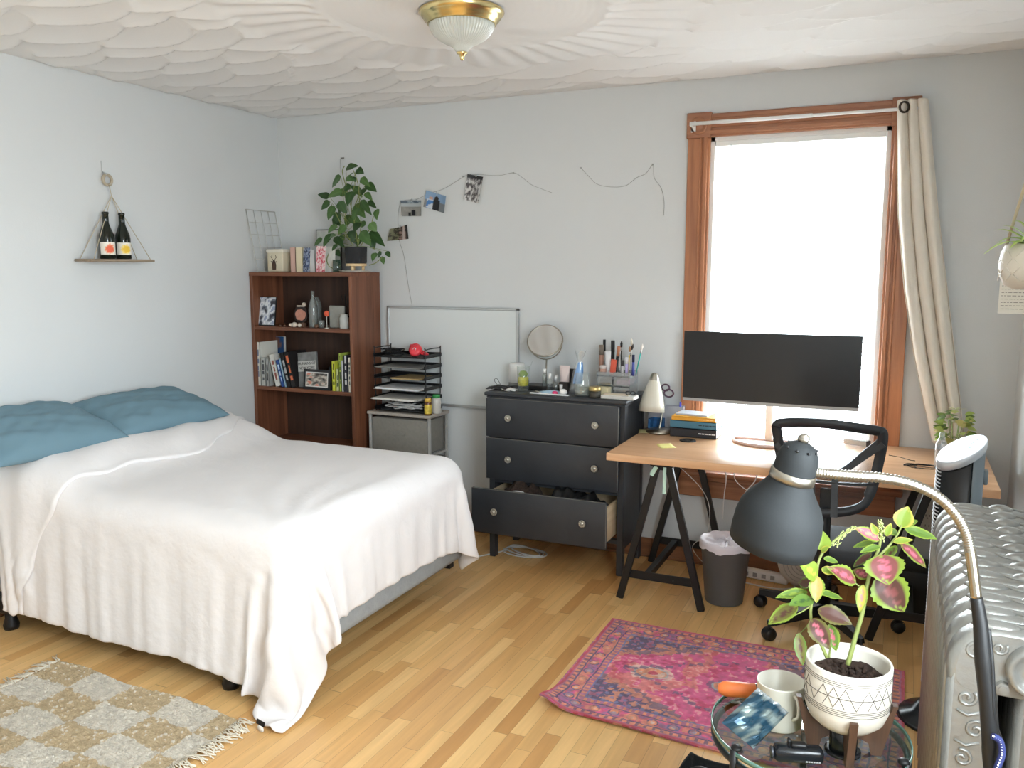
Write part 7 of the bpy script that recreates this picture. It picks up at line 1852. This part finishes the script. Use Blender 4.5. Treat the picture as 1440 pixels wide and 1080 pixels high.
# power brick and cables
pbk = onZ(1205, 620, Z); pbk = Vector((-.175, 4.395, Z)); pw = thing('power_brick', 'white power brick with a dark end on the desk below the monitor', 'power brick', tuple(pbk), rz=-.35)
MB().box((0, 0, .016), (.115, .050, .028), .006, seg=3).build('brick', M_white, pw); MB().box((.058, 0, .016), (.006, .046, .025), .002).build('dark_end', C3(50, 50, 54), pw)
b = MB(); b.tube(smooth_path([pbk + Vector((-.058, .02, .014)), pbk + Vector((-.10, .03, .008)), pbk + Vector((-.17, -.01, .004)), pbk + Vector((-.26, .03, .004)), pbk + Vector((-.40, .04, .004))], 8), .0022, 6); solid('charging_cable', 'thin grey cord running across the desk from the white power brick', 'cord', b, C3(180, 176, 172))
b = MB(); b.tube(smooth_path([onZ(1250, 640, Z + .003), onZ(1266, 643, Z + .003), onZ(1280, 647, Z + .003), onZ(1287, 648, Z + .003)], 6), .0016, 6); solid('earphone_wire', 'short thin black cord lying on the desk right of the office chair back', 'cord', b, M_blk)
cc = onZ(1297, 657, Z); b = MB()
for k, (r1, r2, ox) in enumerate(((.055, .040, 0), (.042, .052, .01), (.060, .030, -.008))): b.tube([(cc.x + ox + r1 * math.cos(a), cc.y + r2 * math.sin(a), Z + .002 + .0022 * k + .002 * math.sin(3 * a)) for a in np.linspace(0, 2 * PI, 25)[:-1]], .0015, 5, closed=True)
b.tube([(cc.x - .075, cc.y - .005, Z + .004), (cc.x - .02, cc.y, Z + .008)], .0032, 6); solid('earphone_cable', 'coiled black earphone cable on the desk left of the tower fan', 'cable', b, M_blk)
# bushy plant and clear bottle behind the fan
gx_, gy_ = onY(1343, 605, 4.16).x, 4.16
gp_ = thing('potted_plant', 'bushy light green plant in a pot on the desk behind the tower fan', 'plant', (gx_, gy_, Z))
MB().lathe([(.0001, .001), (.038, .001), (.050, .085), (.052, .088), (.047, .088), (.044, .075), (.0001, .07)], (gx_, gy_, Z), n=28).build('pot', M_cer, gp_, world=True)
r = np.random.RandomState(44); cA = [lin(150, 168, 84), lin(118, 142, 66), lin(176, 186, 104), lin(96, 118, 60), lin(188, 176, 110)]
for k in range(64):
    a = r.uniform(0, 2 * PI); el = r.uniform(.0, 1.0); rr_ = .068 * math.sqrt(1 - (el - .35) ** 2 * 1.4) if (el - .35) ** 2 * 1.4 < 1 else .01; z = Z + .095 + el * .135
    p0 = Vector((gx_ + rr_ * .7 * math.cos(a), gy_ + rr_ * .7 * math.sin(a), z)); p1 = p0 + Vector((.038 * math.cos(a), .038 * math.sin(a), r.uniform(-.014, .018))); b = MB(); c = cA[k % 5]
    leaf(b, p0, p1, .036, (c, c, c), droop=.2, up=Vector((0, -.4, 1)), nl=6, nw=4, patt='vein'); b.build('leaf', M_leafg, gp_, world=True)
for k in range(5):
    a = k * 1.25; p0 = Vector((gx_, gy_, Z + .24)); b = MB(); leaf(b, p0, p0 + Vector((.042 * math.cos(a), .030 * math.sin(a), .012)), .014, (lin(206, 204, 160),) * 3, nl=6, nw=4); b.build('leaf', M_leafg, gp_, world=True)
for k in range(6): a = k * 1.05; b = MB(); b.tube([(gx_, gy_, Z + .07), (gx_ + .02 * math.cos(a), gy_ + .02 * math.sin(a), Z + .13), (gx_ + .03 * math.cos(a), gy_ + .03 * math.sin(a), Z + .19)], .002, 5); b.build('stem', M_stem, gp_, world=True)
bx_ = onY(1325, 615, 4.05).x
lathe_thing('plastic_bottle', 'clear plastic bottle on the desk just left of the bushy plant', 'bottle', 1325, 4.05, Z, [(.0001, .001), (.022, .001), (.025, .006), (.025, .10), (.011, .135), (.011, .155), (.0001, .155)], clear_mat('clear_plastic', (236, 240, 244), .5, opac=.15), x=bx_, part='bottle_body')

# ---- wall: photos on a string
M_str = mat('thin_grey_wire', (150, 148, 144), .6)
def wallp(px, py, off=.006): q = onY(px, py, YB - off); return q
b = MB()
for seg in ([(480, 222), (490, 250)], ):
    pass
stg = thing('photo_string', 'thin string strung along the back wall from the plant to the window', 'string', tuple(wallp(700, 250)))
for pts in ([(580, 432), (574, 400), (568, 360), (561, 335), (560, 300), (566, 283), (585, 281)], [(585, 281), (604, 272), (625, 265), (650, 250), (664, 245), (700, 247), (722, 243), (735, 250), (748, 260), (776, 271)], [(817, 236), (828, 248), (840, 259), (860, 263), (880, 261), (895, 250), (908, 244), (918, 232), (920, 250), (930, 265), (934, 285), (933, 303)]):
    b = MB(); b.tube(smooth_path([wallp(x, y, .004) for x, y in pts], 6), .0011, 5); b.build('string', M_str, stg, world=True)
for px, py in ((722, 243), (918, 231), (817, 236), (651, 248), (585, 280)): b = MB(); b.lathe([(.0001, .009), (.0035, .008), (.0035, 0), (.0001, -.001)], tuple(wallp(px, py, .003)), (0, -1, 0), 10); b.build('pin', M_alu, stg, world=True)
def wallphoto(corners, cols, label, seed, scale=4, curl=.012):
    """corners: tl, tr, br, bl in frame pixels."""
    c4 = [wallp(x, y, .009) for x, y in corners]; n, m = 26, 20; t = thing('photo_print', label, 'photo', tuple(sum(c4, Vector()) / 4), group='photos pinned along the string')
    A = []; Bk = []; cs = []
    for i in range(n):
        u = i / (n - 1); ra_, rb_ = [], []
        for j in range(m):
            v = j / (m - 1); p = c4[3].lerp(c4[2], u).lerp(c4[0].lerp(c4[1], u), v); yy_ = p.y - curl * ((2 * u - 1) ** 2) - .002
            ra_.append((p.x, yy_ - .0006, p.z)); rb_.append((p.x, yy_, p.z))
            cs.append(srgb(*cols(u, v, noise.noise(Vector((u * scale, v * scale, seed))) + .5 * noise.noise(Vector((u * scale * 2.5, v * scale * 2.5, seed))))))
        A.append(ra_); Bk.append(rb_)
    b = MB(); b.usec = True; b.grid(A, False); b.c = cs; b.build('image', mat('photo_gloss', (200, 200, 200), .35, attr='col'), t, world=True)
    MB().grid(Bk, False).build('paper_back', M_paper, t, world=True)
    b = MB(); q = (c4[0] + c4[1]) / 2; b.box((q.x, q.y - .003, q.z + .002), (.006, .008, .018), .001); b.build('clip', M_alu, t, world=True)
def ph1(u, v, k):
    if v > .80: return (92, 104, 116) if k < .1 else (150, 160, 168)
    if v > .62: return (176, 182, 184)
    if (abs(u - .36) < .05 and v < .26) or (abs(u - .56) < .09 and v < .42 and v > .04): return (30, 30, 34)
    return (140, 138, 134) if k < .1 else (150, 148, 142)
def ph2(u, v, k):
    if math.hypot((u - .52) * 1.0, (v - .68)) < .12: return (40, 34, 34)
    if math.hypot((u - .26), (v - .62)) < .09: return (190, 150, 130)
    if .38 < u < .72 and v < .62: return (28, 28, 32)
    if .10 < u < .38 and v < .55: return (196, 204, 214) if k > 0 else (70, 120, 178)
    return (128, 156, 186) if v > .5 else (120, 124, 128)
def ph3(u, v, k):
    if v > .86: return (36, 34, 36)
    if k > .12: return (200, 198, 196)
    return (70, 66, 68) if k < -.12 else (142, 138, 136)
def ph4(u, v, k):
    if .66 < u < .78: return (196, 180, 172)
    if u > .85: return (36, 32, 30)
    return (58, 52, 44) if k < 0 else ((112, 112, 84) if u < .45 else (150, 122, 112))
wallphoto(((565, 282), (594, 282), (594, 304), (567, 304)), ph1, 'square beach photo of two small figures, left of the group photo on the string', 1)
wallphoto(((601, 268), (629, 276), (626, 300), (597, 291)), ph2, 'photo of people in dark clothes against blue sky on the string', 2)
wallphoto(((659, 245), (681, 249), (674, 286), (654, 281)), ph3, 'upright black and white photo, the rightmost on the string', 3, 6)
wallphoto(((551, 322), (575, 316), (577, 336), (547, 339)), ph4, 'curled dark photo, the lowest on the string above the whiteboard', 4, 5, .018)

# ---- floor level: power strip, white disc, outlet, cables, black box
oq = onY(1304, 733, YB - .004)
ou = thing('wall_outlet', 'white wall outlet low on the back wall right of the desk', 'outlet', (oq.x, YB - .004, oq.z - .055))
MB().box((0, 0, .055), (.075, .008, .115), .002, seg=2).build('cover_plate', mat('ivory_plastic', (214, 208, 194), .4), ou)
b = MB()
for dz in (.030, .080):
    for dx in (-.008, .008): b.box((dx, -.0045, dz + .004), (.003, .002, .010))
    b.cyl((0, -.0055, dz - .008), (0, -.0035, dz - .008), .003, n=8)
b.build('sockets', C3(70, 62, 56), ou)
ps = onZ(1072, 818, .0)
pst = thing('power_strip', 'white power strip on the floor by the wall behind the chair', 'power strip', (-.585, 4.36, 0), rz=-.12)
MB().box((0, 0, .024), (.26, .055, .044), .008, seg=3).build('strip_body', M_white, pst)
b = MB()
for k in range(4): b.box((-.08 + k * .045, -.0285, .026), (.022, .002, .022), .001)
b.build('sockets', C3(150, 150, 150), pst)
b = MB(); b.tube(smooth_path([(-.46, 4.34, .02), (-.42, 4.30, .006), (-.50, 4.24, .006), (-.66, 4.26, .006), (-.80, 4.32, .006)], 8), .0035, 7); solid('white_floor_cable', 'white cord looping on the floor in front of the power strip', 'cord', b, M_cabw)
dq = onY(1112, 795, 4.36)
dc = thing('round_white_heater', 'round white disc-shaped appliance standing on the floor behind the office chair', 'appliance', (-.385, 4.33, 0))
b = MB(); b.lathe([(.0001, -.03), (.10, -.03), (.125, -.015), (.128, 0), (.125, .015), (.10, .028), (.0001, .03)], (-.385, 4.33, .129), (.1, -1, .0), 44); b.build('housing', mat('warm_white_plastic', (214, 208, 200), .45), dc, world=True)
b = MB()
for k in range(5): b.tube([(-.385 + .019 * (k + 1) * math.cos(a), 4.2985 + .0019 * (k + 1) * math.cos(a), .129 + .019 * (k + 1) * math.sin(a)) for a in np.linspace(0, 2 * PI, 33)[:-1]], .0016, 5, closed=True)
b.build('front_rings', C3(180, 174, 168), dc, world=True)
solid('black_floor_box', 'black box on the floor under the right end of the desk', 'box', MB().box2((.035, 4.18, .001), (.30, 4.40, .21), .008, seg=2), M_blk)
# desk cables
for k, (pts, lb) in enumerate((([(1020, 660), (1021, 675), (1018, 700), (1016, 730)], 'white cable hanging straight under the desk, left of the others'), ([(1032, 660), (1034, 675), (1048, 688), (1062, 692), (1072, 700)], 'white cable looping under the desk toward the chair'), ([(1064, 662), (1062, 676), (1050, 690), (1042, 704), (1038, 712)], 'white cable curving left under the desk beside the chair'))):
    b = MB(); b.tube(smooth_path([onY(x, y, 4.30) for x, y in [(pts[0][0], pts[0][1] - 3)] + pts], 7), .0026, 6); q = b.v; solid('hanging_cable', lb, 'cable', b, M_cabw)
b = MB(); b.tube(smooth_path([(-1.20, 4.30, .735 - .04), (-.90, 4.31, .45), (-.86, 4.28, .25), (-.93, 4.25, .15), (-.80, 4.30, .01), (-.70, 4.34, .006)], 8), .0018, 5); solid('thin_cable', 'thin pale cord running down beside the left trestle to the floor', 'cord', b, M_cabw)
# coil of grey cable beside the dresser
ccx = onZ(738, 778, 0); b = MB(); pts = [onZ(655, 786, .006), onZ(690, 779, .006), onZ(715, 773, .006)]
for k in range(3):
    for a in np.linspace(-2.6, 3.2, 18): pts.append(Vector((ccx.x + (.13 - .012 * k) * math.cos(a), ccx.y + (.075 - .012 * k) * math.sin(a) - .02 * k * math.cos(a), .006 + .006 * k)))
b.tube(smooth_path(pts, 3), .0042, 7); solid('floor_cable_coil', 'light grey cable coiled on the floor in front of the dresser', 'cable', b, mat('light_grey_cable', (190, 188, 184), .5))
